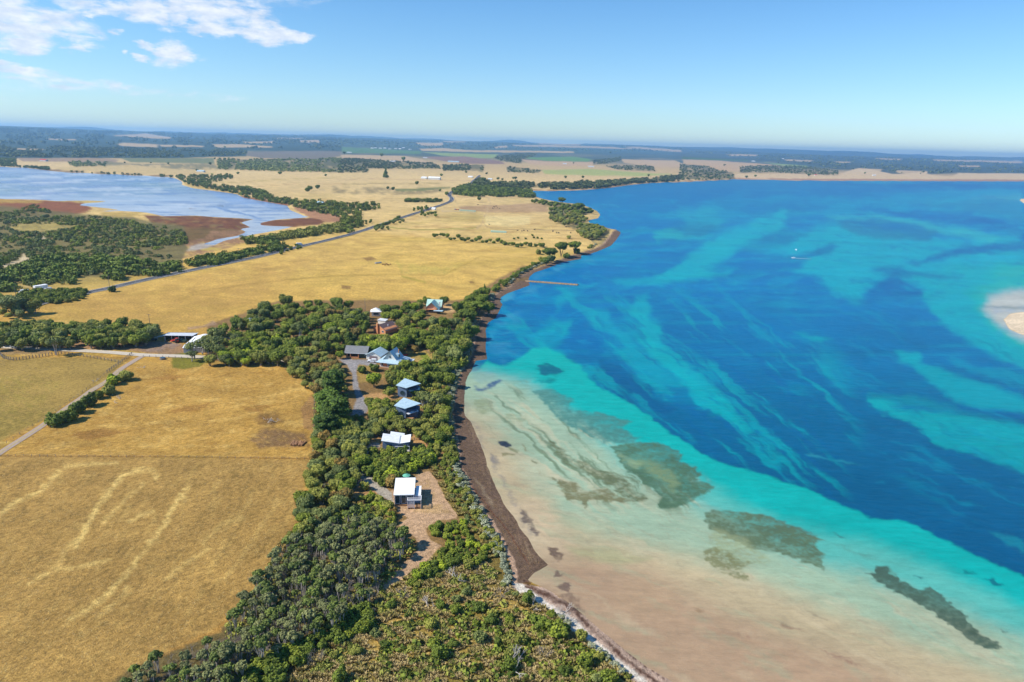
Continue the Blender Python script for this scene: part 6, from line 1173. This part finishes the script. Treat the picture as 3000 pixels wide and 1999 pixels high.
c = thing('beach_shed', 1316, 1062, -8, 'little grey-roofed boat shed on the beach bank below the lawn', 'shed')
MB().box(-1.9, 1.9, 0, 2.6, 0, 2.0).build('wall', M_POST, c); MB().slab([(-2.2,-.3,2.05),(2.2,-.3,2.05),(2.2,2.9,2.5),(-2.2,2.9,2.5)], .1).build('roof', M_SILV, c); MB().box(-.6, .5, -.05, -.01, 0, 1.8).build('door', M_DARK, c)
c = thing('garden_shed', 1198, 1068, -10, 'low pale-roofed garden shed against the seaward end of the blue-roofed house', 'shed')
MB().box(-2.0, 2.0, 0, 2.6, 0, 1.9).build('wall', M_BLUEW2, c); MB().slab([(-2.2,-.2,1.95),(2.2,-.2,1.95),(2.2,2.8,2.2),(-2.2,2.8,2.2)], .1).build('roof', M_SILV, c)
# --- farm sheds
c = thing('farm_shed', 568, 1034, 8, 'big white-roofed farm shed behind the gums at the farm yard', 'shed')
MB().prism([(-6.2,0),(7,0),(7,3.4),(.4,4.9),(-6.2,3.4)], 5.0, 24).build('wall', simple('grey_sheet_wall', (.42,.40,.38), .7, .15), c)
MB().slab([(-6.6,4.8,3.5),(.4,4.8,5.1),(.4,24.4,5.1),(-6.6,24.4,3.5)], .14).slab([(.41,4.8,5.1),(7.4,4.8,3.5),(7.4,24.4,3.5),(.41,24.4,5.1)], .14).build('roof', M_WHITE, c)
MB().box(-6.0, 6.8, 0, 4.9, 0, 3.0).build('wall', simple('grey_sheet_lean_to', (.40,.38,.40), .7, .15), c)
MB().slab([(-6.5,-.4,3.1),(7.2,-.4,3.1),(7.2,4.7,3.9),(-6.5,4.7,3.9)], .14).build('lean_to_roof', M_WHITE, c)
MB().slab([(-4.4,11,4.12),(-3.8,11,4.25),(-3.8,19,4.25),(-4.4,19,4.12)], .02).build('skylight', M_DARK, c); MB().slab([(-3.6,1.5,3.46),(-3.0,1.5,3.46),(-3.0,3.2,3.72),(-3.6,3.2,3.72)], .02).build('skylight', M_DARK, c); MB().slab([(4.6,18,4.23),(5.2,18,4.1),(5.2,20,4.1),(4.6,20,4.23)], .02).build('skylight', M_DARK, c)
c.scale = (.82, .82, .9)
c = thing('machinery_shed', 524, 1000, 3, 'long open-fronted machinery shed with pale roof behind the red tractor', 'shed')
MB().box(-7.5, 7.5, 6.2, 6.4, 0, 3.1).box(-7.5, -7.3, 0, 6.2, 0, 3.0).box(7.3, 7.5, 0, 6.2, 0, 3.0).build('wall', M_DARK, c)
MB().slab([(-8,-.5,3.3),(8,-.5,3.3),(8,6.8,3.0),(-8,6.8,3.0)], .16).build('roof', M_SILV, c)
for k in range(5): MB().box(-7.3+k*3.6, -7.1+k*3.6, 0, .2, 0, 3.1).build('post', M_FRAME, c)
# --- vehicles
def wheels(c, xs, ys, r, w=.22):
    m = None
    for x in xs:
        for y in ys:
            if m is None: m = MB().cyl((0, -w/2, 0), (0, w/2, 0), r, r, 12).build('wheel', M_TYRE, c); o = m
            else: o = m.copy(); COL.objects.link(o); o.parent = c
            o.location = (x, y, r)
def car(px, py, rz, mat, label, name='parked_car', L=4.7, estate=True, group=None):
    c = thing(name, px, py, rz, label, 'car', group); h = L/2
    MB().prism([(-h,.35),(h,.35),(h,.85),(h*.93,.98),(h*.45,1.05),(-h*.97,1.05),(-h,.9)], -.9, .9).build('body', mat, c)
    top = [(-h*.93,1.06),(h*.42,1.06),(h*.18,1.62),(-h*.80,1.66)] if estate else [(-h*.6,1.06),(h*.42,1.06),(h*.15,1.5),(-h*.35,1.5)]
    MB().prism(top, -.78, .78).build('cabin', mat, c)
    MB().prism([(a*.90+(.0), 1.12+(b-1.06)*.72) for a, b in top], -.80, .80).build('window', M_GLASS, c)
    wheels(c, (-h*.62, h*.62), (-.82, .82), .36)
    for y in (-.6, .6): MB().box(h+.005, h+.04, y-.2, y+.2, .62, .82).build('headlight', M_FRAME, c)
    return c
car(1091, 1061, 176, M_CARW, 'white estate car parked in front of the white gabled garage')
car(448, 998, 20, M_DKG, 'dark green four-wheel drive at the yard end of the tall hedge')
car(376, 1001, 10, M_RED, 'small red car parked beside the tall hedge', L=4.0, estate=False)
car(1263, 609, 20, M_CARW, 'tiny white car driving on the far highway', 'car_on_highway')
car(141, 849, 200, M_CARW, 'white car parked beside the pale caravan awning')
t = thing('tractor', 517, 1004, 150, 'red tractor parked in front of the open machinery shed', 'tractor')
MB().box(.2, 2.2, -.4, .4, .7, 1.4).build('bonnet', M_RED, t); MB().box(-1.2, .2, -.7, .7, .8, 1.5).build('body', M_RED, t); MB().box(-1.1, .1, -.65, .65, 1.5, 2.5).build('cab', M_GLASS, t); MB().slab([(-1.2,-.75,2.6),(.2,-.75,2.6),(.2,.75,2.6),(-1.2,.75,2.6)], .1).build('cab_roof', M_RED, t)
for y in (-.85, .85): MB().cyl((-.6, y-.2, .85), (-.6, y+.2, .85), .85, .85, 14).build('wheel', M_TYRE, t); MB().cyl((1.7, y*.8-.12, .5), (1.7, y*.8+.12, .5), .5, .5, 12).build('wheel', M_TYRE, t)
MB().box(2.3, 4.0, -.9, .9, .3, .8).build('loader_bucket', M_RED, t)
t = thing('farm_ute', 536, 1003, 165, 'dark blue-green farm truck beside the red tractor', 'truck')
MB().box(-2.4, 2.4, -.9, .9, .5, 1.1).build('body', M_DKG, t); MB().prism([(.0,1.1),(1.7,1.1),(1.2,1.8),(.2,1.8)], -.8, .8).build('cab', M_GLASS, t); MB().box(-2.4, -.2, -.95, .95, 1.1, 1.35).build('tray', M_DKG, t); wheels(t, (-1.5, 1.5), (-.85, .85), .4)
def van(px, py, rz, label, name, L, H, cat):
    c = thing(name, px, py, rz, label, cat); h = L/2
    MB().prism([(-h,.5),(h*.98,.5),(h,1.2),(h*.82,1.35),(h*.66,H*.85),(h*.5,H),(-h,H)], -1.05, 1.05).build('body', M_CARW, c)
    MB().prism([(h*.66,1.45),(h*.80,1.42),(h*.66,H*.82),(h*.60,H*.82)], -1.07, 1.07).build('windscreen', M_GLASS, c); MB().box(-h*.5, h*.2, -1.08, 1.08, 1.5, 2.0).build('window', M_GLASS, c); wheels(c, (-h*.55, h*.6), (-.95, .95), .4); return c
van(70, 860, 215, 'white campervan parked alone on dry grass inland of the low shrub belt', 'campervan', 5.6, 2.6, 'van')
van(878, 720, 28, 'white camper truck stopped at the highway verge near the marsh', 'camper_truck', 6.5, 2.9, 'truck')
van(48, 1020, 5, 'small white truck with open tray on the farm track beside the stockyard', 'small_truck', 4.6, 2.1, 'truck')
c = thing('caravan', 120, 848, 62, 'long white caravan with annex roof at the edge of the dark scrub', 'caravan')
MB().box(-4.2, 4.2, -1.2, 1.2, .5, 2.9).build('body', M_CARW, c); MB().box(-4.2, 4.2, -1.5, 1.5, 2.91, 3.0).build('roof', M_WHITE, c); MB().box(2.2, 5.2, 1.21, 3.9, 2.5, 2.6).build('awning', M_WHITE, c); wheels(c, (-.6, .6), (-1.1, 1.1), .4); MB().box(-2, 1, 1.205, 1.24, 1.4, 2.1).build('window', M_GLASS, c)
# --- boats
b = bpy.data.objects.new('motor_boat', None); COL.objects.link(b); x, y = flat([2325], [757]); b.location = (x[0], y[0], 0); b.rotation_euler = (0, 0, R(175)); b.scale = (.75,)*3; tag(b, 'white motor boat under way with a foam wake in the blue channel', 'boat')
q = MB(); q.V = [(-2.6,-1,.0),(-2.6,1,.0),(1.2,1,.0),(1.2,-1,.0),(3.2,0,.3),(-2.7,-1.15,.95),(-2.7,1.15,.95),(1.3,1.15,1.0),(1.3,-1.15,1.0),(3.6,0,1.15)]
q.F = [(0,1,2,3),(3,2,4),(0,5,6,1),(1,6,7,2),(2,7,9,4),(4,9,8,3),(3,8,5,0),(5,8,9,7,6)]; q.build('hull', M_CARW, b)
MB().prism([(-.6,1.0),(1.0,1.0),(.6,1.75),(-.5,1.85)], -.8, .8).build('wheelhouse', M_CARW, b); MB().prism([(.55,1.2),(.98,1.1),(.68,1.65),(.45,1.7)], -.82, .82).build('windscreen', M_GLASS, b); MB().box(-2.95, -2.65, -.2, .2, .2, 1.3).build('outboard_motor', M_TYRE, b)
FOAM = simple('foam', (.80, .86, .88), .8, .1)
V = []; F = []; xs = [3, 6, 9, 13, 18, 24]
for k, xx in enumerate(xs):
    w = 1.1-.12*k; V += [(-xx, -w, .02+.10*(k < 3)), (-xx, w, .02+.10*(k < 3))]
    if k: F.append((2*k-2, 2*k-1, 2*k+1, 2*k))
wk = mesh_np('wake', V, F, FOAM); w_ = link('boat_wake', wk); w_.location = b.location; w_.rotation_euler = (0, 0, R(175)); w_.scale = (.75, .6, 1); tag(w_, kind='stuff', label='white foam wake trailing the motor boat')
b = bpy.data.objects.new('moored_boat', None); COL.objects.link(b); x, y = flat([2332], [733]); b.location = (x[0], y[0], 0); b.rotation_euler = (0, 0, R(70)); tag(b, 'tiny moored dinghy on the pale patch beyond the motor boat', 'boat')
q = MB(); q.V = [(-2,-.8,0),(-2,.8,0),(1.2,.8,0),(1.2,-.8,0),(2.4,0,.2),(-2.1,-.95,.7),(-2.1,.95,.7),(1.3,.95,.75),(1.3,-.95,.75),(2.7,0,.9)]
q.F = [(0,1,2,3),(3,2,4),(0,5,6,1),(1,6,7,2),(2,7,9,4),(4,9,8,3),(3,8,5,0),(5,8,9,7,6)]; q.build('hull', M_CARW, b); MB().box(-.4, .1, -.8, .8, .5, .6).build('thwart', M_DECK, b)
# --- groyne
M_STONE = simple('weathered_stone', (.33, .225, .13), .95, .35, .8)
gr = bpy.data.objects.new('groyne', None); COL.objects.link(gr); a_ = Vector((*[v[0] for v in flat([1540], [825])], 0)); b_ = Vector((*[v[0] for v in flat([1692], [836])], 0)); gr.location = a_; L_ = (b_-a_).length; gr.rotation_euler = (0, 0, math.atan2((b_-a_).y, (b_-a_).x)); tag(gr, 'narrow stone and timber groyne running out from the dark beach into the bay', 'groyne')
MB().prismx([(-1.7,-.8),(1.7,-.8),(1.1,.75),(-1.1,.75)], 0, L_).build('core', M_STONE, gr)
rg = np.random.default_rng(5); iv, jf = ICO1; n = 420
pos = np.stack([rg.uniform(0, L_+.4, n), rg.uniform(-1.6, 1.6, n), np.zeros(n)], 1); pos[:, 2] = .8-np.abs(pos[:, 1])*.45
V = (iv[None]*rg.uniform(.22, .55, (n, 1, 3))*(1+.15*rg.normal(size=(n, len(iv), 1)))+pos[:, None]).reshape(-1, 3); F = (jf[None]+np.arange(n)[:, None, None]*len(iv)).reshape(-1, 3)
o = link('rubble', mesh_np('rubble', V, F, M_STONE), gr); o['kind'] = 'stuff'
# --- roads and tracks as ribbons laid on the ground
def ribbon(name, pts, width, mat, lift=.12, off=0.0, step=None, dash=None):
    P = [G1(*p) for p in pts]; Q = []
    for i in range(len(P)-1):
        p0 = P[max(i-1, 0)]; p1 = P[i]; p2 = P[i+1]; p3 = P[min(i+2, len(P)-1)]; n = max(2, int((p2-p1).length/(step or 5)))
        for k in range(n):
            t = k/n; Q.append(.5*((2*p1)+(-p0+p2)*t+(2*p0-5*p1+4*p2-p3)*t*t+(-p0+3*p1-3*p2+p3)*t*t*t))
    Q.append(P[-1]); X = np.array([[q.x, q.y] for q in Q]); T = np.gradient(X, axis=0); T /= np.linalg.norm(T, axis=1)[:, None]; N = np.stack([-T[:, 1], T[:, 0]], 1)
    l = X+N*(off+width/2); r = X+N*(off-width/2); zl = zland(l[:, 0], l[:, 1]); zr = zland(r[:, 0], r[:, 1]); d = np.hypot(X[:, 0], X[:, 1]); up_ = lift*np.clip(d/300, 1, 8); zz = np.maximum(zl, zr)+up_
    V = np.concatenate([np.stack([l[:, 0], l[:, 1], zz], 1), np.stack([r[:, 0], r[:, 1], zz], 1)]); n = len(X)
    F = [(i, i+1, n+i+1, n+i) for i in range(n-1) if not dash or i % dash[0] < dash[1]]
    me = mesh_np(name, V, F, mat); o = link(name, me); o['kind'] = 'structure'; return o
ASPH = simple('asphalt', (.075, .075, .08), .9, .15, .3, coord='Generated'); VERGE = simple('pale_verge', (.42, .37, .30), .95, .2, .3, coord='Generated'); TRK = simple('pale_gravel_track', (.50, .43, .33), .95, .2, 60, coord='Generated'); TRK2 = simple('dusty_track', (.36, .27, .20), .95, .2, 60, coord='Generated'); PAINT = simple('road_paint', (.75, .75, .72), .7, .1)
HW = [(60,912),(106,893),(157,880),(238,862),(300,849),(446,816),(595,785),(765,751),(892,720),(1000,694),(1064,676),(1127,655),(1191,634),(1255,614),(1297,600),(1320,590),(1323,581),(1316,571),(1325,562),(1345,553),(1370,543),(1395,524),(1405,515)]
ribbon('highway_verge', HW, 9, VERGE, .10); ribbon('highway', HW, 7.2, ASPH, .16); ribbon('road_marking', HW, .22, PAINT, .22, -3.2); ribbon('road_marking', HW, .22, PAINT, .22, 3.2); ribbon('road_marking', HW, .2, PAINT, .22, 0, dash=(3, 1))
ribbon('farm_track', [(-60,1014),(0,1017),(127,1023),(255,1029),(425,1041),(595,1047),(722,1054),(820,1058),(862,1052)], 4.6, TRK, .10, step=4)
ribbon('paddock_track', [(418,1044),(400,1054),(382,1065),(353,1083),(312,1119),(271,1143),(255,1155),(200,1193),(137,1239),(64,1287),(0,1328),(-70,1378)], 2.8, TRK2, .10, step=3)
ribbon('grass_strip', [(353,1083),(312,1119),(271,1143),(255,1155),(200,1193),(137,1239),(64,1287),(0,1328),(-70,1378)], .55, simple('dry_grass_strip', (.42,.32,.15), 1, .3, 60, coord='Generated'), .14, step=3)
ribbon('side_track', [(490,982),(470,986),(450,991)], 3, TRK, .1); ribbon('side_track', [(625,990),(660,992),(700,988),(720,985)], 3, TRK, .1)
# --- fences
def fence(pts, n, label, posth=1.2, rails=2, mat=M_POST, cat='fence', pw=.09, rr=.03):
    P = [G1(*p) for p in pts]; seg = [(P[i+1]-P[i]).length for i in range(len(P)-1)]; tot = sum(seg); e = bpy.data.objects.new('fence', None); COL.objects.link(e); e.location = P[0]; tag(e, label, cat)
    pos = []
    for k in range(n+1):
        s = tot*k/n; i = 0
        while i < len(seg)-1 and s > seg[i]: s -= seg[i]; i += 1
        q = P[i]+(P[i+1]-P[i])*(s/seg[i]); q.z = float(zland([q.x], [q.y])[0]); pos.append(q)
    pm = MB().box(-pw, pw, -pw, pw, -.2, posth).build('post', mat, e); pm.location = pos[0]-P[0]
    for q in pos[1:]: o = pm.copy(); COL.objects.link(o); o.parent = e; o.location = q-P[0]
    for r in range(rails):
        z = posth*(.9-.33*r); S = [(pos[i]-P[0]+Vector((0, 0, z)), pos[i+1]-P[0]+Vector((0, 0, z)), rr, rr) for i in range(n)]; V, F = tubes(S, 4); link('rail' if rr > .02 else 'wire', mesh_np('rail', V, F, mat), e)
    return e
fence([(0,1038),(10,1051),(36,1056),(53,1056),(85,1051),(119,1047),(149,1042),(180,1037)], 26, 'grey timber stockyard fence at the edge of the olive paddock', 1.6, 4, pw=.12, rr=.06)
fence([(180,1037),(212,1041),(255,1047),(297,1054),(348,1062)], 16, 'post and rail fence between the olive paddock and the farm track', 1.3, 2, pw=.11, rr=.05)
fence([(386,1039),(365,1056),(340,1074),(314,1092)], 12, 'dark fence along the top of the paddock track', 1.4, 3, pw=.12, rr=.05)
fence([(314,1092),(255,1140),(200,1180),(130,1228),(60,1272),(0,1312)], 22, 'wire fence between the olive paddock and the paddock track', 1.0, 3, pw=.05, rr=.012)
fence([(922,1130),(921,1180),(920,1240),(918,1300),(917,1345)], 18, 'wire fence between the gold paddock and the tree belt', 1.2, 3, rr=.015)
fence([(0,1337),(200,1338),(400,1340),(600,1342),(800,1344),(915,1346)], 40, 'low wire fence dividing the two gold paddocks', .8, 2, pw=.05, rr=.018)
fence([(420,1046),(520,1050),(620,1057),(720,1062)], 16, 'wire fence along the far edge of the gold paddock', 1.0, 2, rr=.015)
fence([(1200,1291),(1215,1290),(1235,1289),(1250,1288)], 7, 'short post fence beside the butterfly-roofed cabin', 1.0, 2, rr=.03)
# --- power poles
def pole(px, py, h, label, mat=M_POST, tr=False):
    c = thing('power_pole', px, py, RNG.uniform(-20, 20), label, 'power pole', 'power poles'); MB().cyl((0, 0, -.3), (0, 0, h), .17, .11, 8).build('pole', mat, c); MB().box(-1.2, 1.2, -.06, .06, h-.5, h-.35).build('crossarm', mat, c)
    if tr: MB().cyl((.35, 0, h-2.6), (.35, 0, h-1.4), .35, .35, 10).build('transformer', M_FRAME, c)
for (px, py, h, lb) in [(321,842,8.5,'grey power pole on the verge inland of the lone dark bush'), (536,785,8.5,'pale power pole in front of the dark scrub by the highway'), (48,875,8.5,'power pole behind the wide pale-leaved tree'), (700,752,8,'power pole among the low shrubs by the marsh'), (1025,684,8,'power pole beside the trees where the highway straightens'), (1070,914,9,'dark power pole at the edge of the grove behind the cottage'), (440,960,8,'power pole in the gold field behind the tall hedge')]: pole(px, py, h, lb)
pole(735, 976, 9, 'white power pole with transformer rising from the grove', M_FRAME, True)
# --- odds and ends in the paddocks
t = thing('water_trough', 1108, 772, 48, 'long grey steel feed trough in the mid gold field', 'trough')
MB().box(-3.2, 3.2, -.9, -.75, .2, 1.0).box(-3.2, 3.2, .75, .9, .2, 1.0).box(-3.2, -3.05, -.75, .75, .2, 1.0).box(3.05, 3.2, -.75, .75, .2, 1.0).box(-3.05, 3.05, -.75, .75, .2, .3).build('tank', M_STEEL, t); MB().box(-3.3, 3.3, -.08, .08, 1.0, 1.1).build('rail', M_FRAME, t)
COWM = [simple('brown_hide', (.16,.075,.035), .9, .2, 1.5), simple('black_hide', (.03,.025,.022), .9, .2, 1.5)]
def cow_mesh(lying):
    z = .35 if lying else .95; L = [(0,0,z+.05,.80,.34,.38),(-.45,0,z+.08,.45,.33,.36),(.45,0,z+.10,.42,.31,.38),(.88,0,z+.30,.30,.17,.22),(1.18,0,z+.36,.26,.13,.15)]
    iv, jf = ICO2; V = []; F = []
    for l in L:
        o = len(V); V += [tuple(v) for v in (np.array(l[:3])+iv*np.array(l[3:6]))]; F += [tuple(o+i for i in f) for f in jf]
    if not lying:
        tv, tf = tubes([((x, y, z-.1), (x, y, 0), .10, .06) for x in (-.6, .6) for y in (-.2, .2)]+[((-.85, 0, z+.2), (-.95, 0, z-.4), .03, .02)], 5); o = len(V); V += tv; F += [tuple(o+i for i in f) for f in tf]
    q = MB(); q.V = V; q.F = F; import bmesh
    me = bpy.data.meshes.new('cow'); me.from_pydata(V, [], F); bm = bmesh.new(); bm.from_mesh(me); bmesh.ops.recalc_face_normals(bm, faces=bm.faces); bm.to_mesh(me); bm.free(); return me
for i, (px, py) in enumerate([(1122,776),(1128,778),(1133,775),(1138,778),(1144,776)]):
    if i == 0: cm = cow_mesh(True); cm.materials.append(COWM[0])
    p = G1(px, py); o = link('cow', cm); o.location = p; o.rotation_euler = (0, 0, i*1.3); o.scale = (1.25,)*3; tag(o, 'brown cow lying in the grass beside the long feed trough', 'cow', 'cows lying by the feed trough')
cs = cow_mesh(False); cs.materials.append(COWM[1])
for i, (px, py) in enumerate([(1516,678),(1529,679),(1535,678),(1545,679),(1566,675),(1637,685),(1631,684),(1658,667),(1672,684),(1444,612),(1449,609),(1453,606),(1457,610),(1447,607),(1464,613),(1400,602),(1433,660),(1620,680)]):
    p = G1(px, py); o = link('cow', cs); o.location = p; o.rotation_euler = (0, 0, i*1.7); o.scale = (1.3,)*3
    tag(o, ('dark cow grazing behind the straggling tree row' if py > 655 else 'dark cow grazing on the pale field by the bay, beyond the wrapped bales'), 'cow', 'cows grazing behind the tree row' if py > 655 else 'cows grazing beyond the bales')
def bales(x0, x1, y0, y1, n, label, group, mat):
    m = None
    for i in range(n):
        k = i/(n-1); p = G1(x0+(x1-x0)*k, y0+(y1-y0)*k)
        if m is None: m = MB().cyl((0, -.9, .8), (0, .9, .8), .8, .8, 12).build('hay_bale', mat); o = m
        else: o = m.copy(); COL.objects.link(o)
        o.location = p; o.scale = (1.6, 1.9, 1.5); tag(o, label, 'hay bale', group)
M_WRAP = simple('pale_green_wrap', (.50, .66, .52), .5, .08); M_WRAPW = simple('white_wrap', (.80, .80, .70), .5, .08)
bales(1440, 1481, 681, 683, 9, 'pale green wrapped bale in the row behind the straggling tree line', 'bales behind the tree line', M_WRAP)
bales(1348, 1391, 618, 621, 9, 'pale green wrapped bale in the row beside the red farm gear', 'bales by the red gear', M_WRAP)
ribbon('white_rail_strip', [(1293,620),(1330,620),(1360,622),(1392,624)], 2.6, M_PAVE, .15)
t = thing('farm_trailer', 1340, 616, 10, 'red and blue farm trailer at the inland end of the far bale row', 'trailer'); MB().box(-3, 3, -1.1, 1.1, .8, 1.5).build('tray', M_RED, t); MB().box(-4.6, -3.1, -1, 1, .8, 2.2).build('bin', simple('blue_paint', (.05,.09,.30), .5), t); wheels(t, (-1.5, 1.5), (-1, 1), .5)
lg = MB().cyl((0, -1.9, .3), (0, 1.9, .3), .24, .2, 8).build('log', M_DECK); k0 = [(856+4.2*i, 1300+((i*7) % 3)) for i in range(9)]
for i, (px, py) in enumerate(k0):
    o = lg if i == 0 else lg.copy()
    if i: COL.objects.link(o)
    o.location = G1(px, py); o.rotation_euler = (0, R(RNG.uniform(-4, 4)), R(RNG.uniform(-12, 12))); o.scale = (1.2, RNG.uniform(.8, 1.1), 1.2); tag(o, 'cut log lying in the row of logs by the paddock fence', 'log', 'row of logs by the paddock fence')
for (px, py, s, lb) in [(795,1228,.75,'heap of dead branches on the bare brown patch in the gold paddock'), (783,1233,.6,'straggling branches at the edge of the dead branch heap'), (806,1232,.6,'grey branches at the seaward end of the dead branch heap'), (417,1074,.55,'small brush pile below the yard'), (280,1114,.5,'grey fallen log beside the paddock track'), (350,1165,.6,'pale fallen branches seaward of the track-side shrubs'), (338,1178,.4,'pale stump in the gold paddock'), (1176,1133,.5,'dead forked branches near the upper blue cabin'), (1258,1185,.7,'bare pale forked tree between the lower blue cabin and the beach'), (1297,1112,.7,'bleached bare tree at the edge of the broad clump'), (1156,960,1.3,'pale-limbed bare tree in the grove seaward of the brown roof'), (900,985,1.2,'pale dead trunk in the middle of the grove')]:
    at(px, py, 'drift'+str(int(px) % 2), s, lb, h=.6)
t = thing('water_tank', 477, 1053, 0, 'small dark round water trough at the far paddock edge', 'trough'); MB().cyl((0, 0, 0), (0, 0, .9), 1.4, 1.4, 16).build('tank', M_POST, t); MB().cyl((0, 0, .905), (0, 0, .93), 1.2, 1.2, 16).build('water', M_GLASS, t)
t = thing('kayak', 1186, 1042, 30, 'red kayak lying on the lawn behind the pale-blue-roofed house', 'kayak'); q = MB(); q.V = [(-1.9,0,.3),(-.6,-.45,.05),(.6,-.45,.05),(1.9,0,.3),(.6,.45,.05),(-.6,.45,.05),(-.6,-.4,.5),(.6,-.4,.5),(.6,.4,.5),(-.6,.4,.5)]; q.F = [(1,2,4,5),(0,1,5),(2,3,4),(6,9,8,7),(0,9,6),(3,7,8),(0,6,1),(1,6,7,2),(2,7,3),(0,5,9),(5,4,8,9),(4,3,8)]; q.build('hull', M_RED, t); MB().box(-.3, .3, -.2, .2, .505, .53).build('cockpit', M_DARK, t); t.scale = (1.3, 1.6, 1.5)
# --- far buildings
def fbox(px, py, rz, w, d, h, rh, roof, wall, label, name='farmhouse', cat='house'):
    c = thing(name, px, py, rz, label, cat); MB().prism([(-w/2,0),(w/2,0),(w/2,h),(0,h+rh),(-w/2,h)], 0, d).build('wall', wall, c)
    MB().slab([(-w/2-.4,-.4,h-.1),(0,-.4,h+rh+.15),(0,d+.4,h+rh+.15),(-w/2-.4,d+.4,h-.1)], .15).slab([(.01,-.4,h+rh+.15),(w/2+.4,-.4,h-.1),(w/2+.4,d+.4,h-.1),(.01,d+.4,h+rh+.15)], .15).build('roof', roof, c)
    MB().box(-w*.28, -w*.1, -.06, -.01, h*.35, h*.75).build('window', M_GLASS, c); MB().box(w*.1, w*.28, -.06, -.01, h*.35, h*.75).build('window', M_GLASS, c); return c
fbox(1290, 527, 82, 16, 34, 5, 3, M_WHITE, M_WALL, 'long bright white farm shed on the pale plain, seaward of the pair', 'far_shed', 'shed')
fbox(1251, 525, 80, 13, 16, 4, 2.5, M_WHITE, M_WALL, 'shorter white farm shed on the pale plain, inland of the pair', 'far_shed', 'shed')
fbox(1385, 521, 75, 8, 14, 3, 2, M_WHITE, M_WALL, 'white farmhouse inland of the wood at the head of the bay')
fbox(1442, 528, 80, 8, 12, 3, 2, M_SILV, M_WALL, 'pale farmhouse between dark trees at the head of the bay')
fbox(948, 600, 60, 7, 13, 2.8, 1.8, M_PALE, M_WALL, 'blue-roofed house in the trees beside the lagoon marsh')
fbox(1276, 616, 70, 4, 6, 2.6, 1.2, M_WHITE, M_WALL, 'small white shed beside the highway shrubs', 'far_shed', 'shed')
fbox(599, 505, 80, 10, 22, 3.5, 2, M_PALE, M_WALL, 'long pale-roofed shed at the head of the lagoon wood', 'far_shed', 'shed')
fbox(138, 473, 80, 12, 24, 4, 3, M_RED, M_WALL, 'red-roofed farmhouse beyond the far shore of the lagoon')
fbox(1345, 477, 85, 16, 60, 4, 3, M_PALE, M_WALL, 'long glasshouse-like shed on the purple ploughed field', 'far_shed', 'shed')
fbox(1160, 476, 85, 10, 30, 3.5, 2, M_SILV, M_WALL, 'pale shed beside the big round dark tree', 'far_shed', 'shed')
fbox(1252, 465, 85, 10, 26, 3.5, 2, M_SILV, M_WALL, 'pale shed on the tan rise above the ploughed field', 'far_shed', 'shed')
fbox(1030, 449, 85, 14, 34, 4, 3, M_SILV, M_WALL, 'pale farmhouse beside the far green field')
fbox(1660, 483, 85, 10, 22, 3.5, 2, M_SILV, M_WALL, 'pale roof below the bright green far field')
fbox(1740, 491, 85, 10, 30, 3.5, 2, M_SILV, M_WALL, 'grey roof behind the large pale green field')
fbox(2212, 475, 85, 12, 30, 4, 3, M_WHITE, M_WALL, 'white farmhouse on the tan ridge across the bay')
fbox(2297, 467, 85, 12, 24, 4, 3, M_WHITE, M_WALL, 'white farmhouse by dark trees on the skyline across the bay')
fbox(2565, 517, 85, 8, 16, 3.5, 2, M_SILV, M_WALL, 'pale shed on the flat far shore of the bay', 'far_shed', 'shed')
fbox(2392, 516, 85, 7, 10, 3, 2, M_RED, M_WALL, 'small red-roofed house on the far shore of the bay')
for i, (px, py) in enumerate([(1094,437),(1104,436),(1118,438),(1132,437),(1146,439),(1163,438),(1176,439),(1186,436),(1205,440)]):
    fbox(px, py, 80+i*7 % 20, 14, 28, 5, 3, (M_WHITE, M_SILV, M_WALL)[i % 3], M_WALL, ['white', 'silver', 'cream'][i % 3]+' roof in the far village below the hills, '+('inland' if i < 3 else 'central' if i < 6 else 'seaward')+' part', 'village_house')['group'] = 'far village roofs'
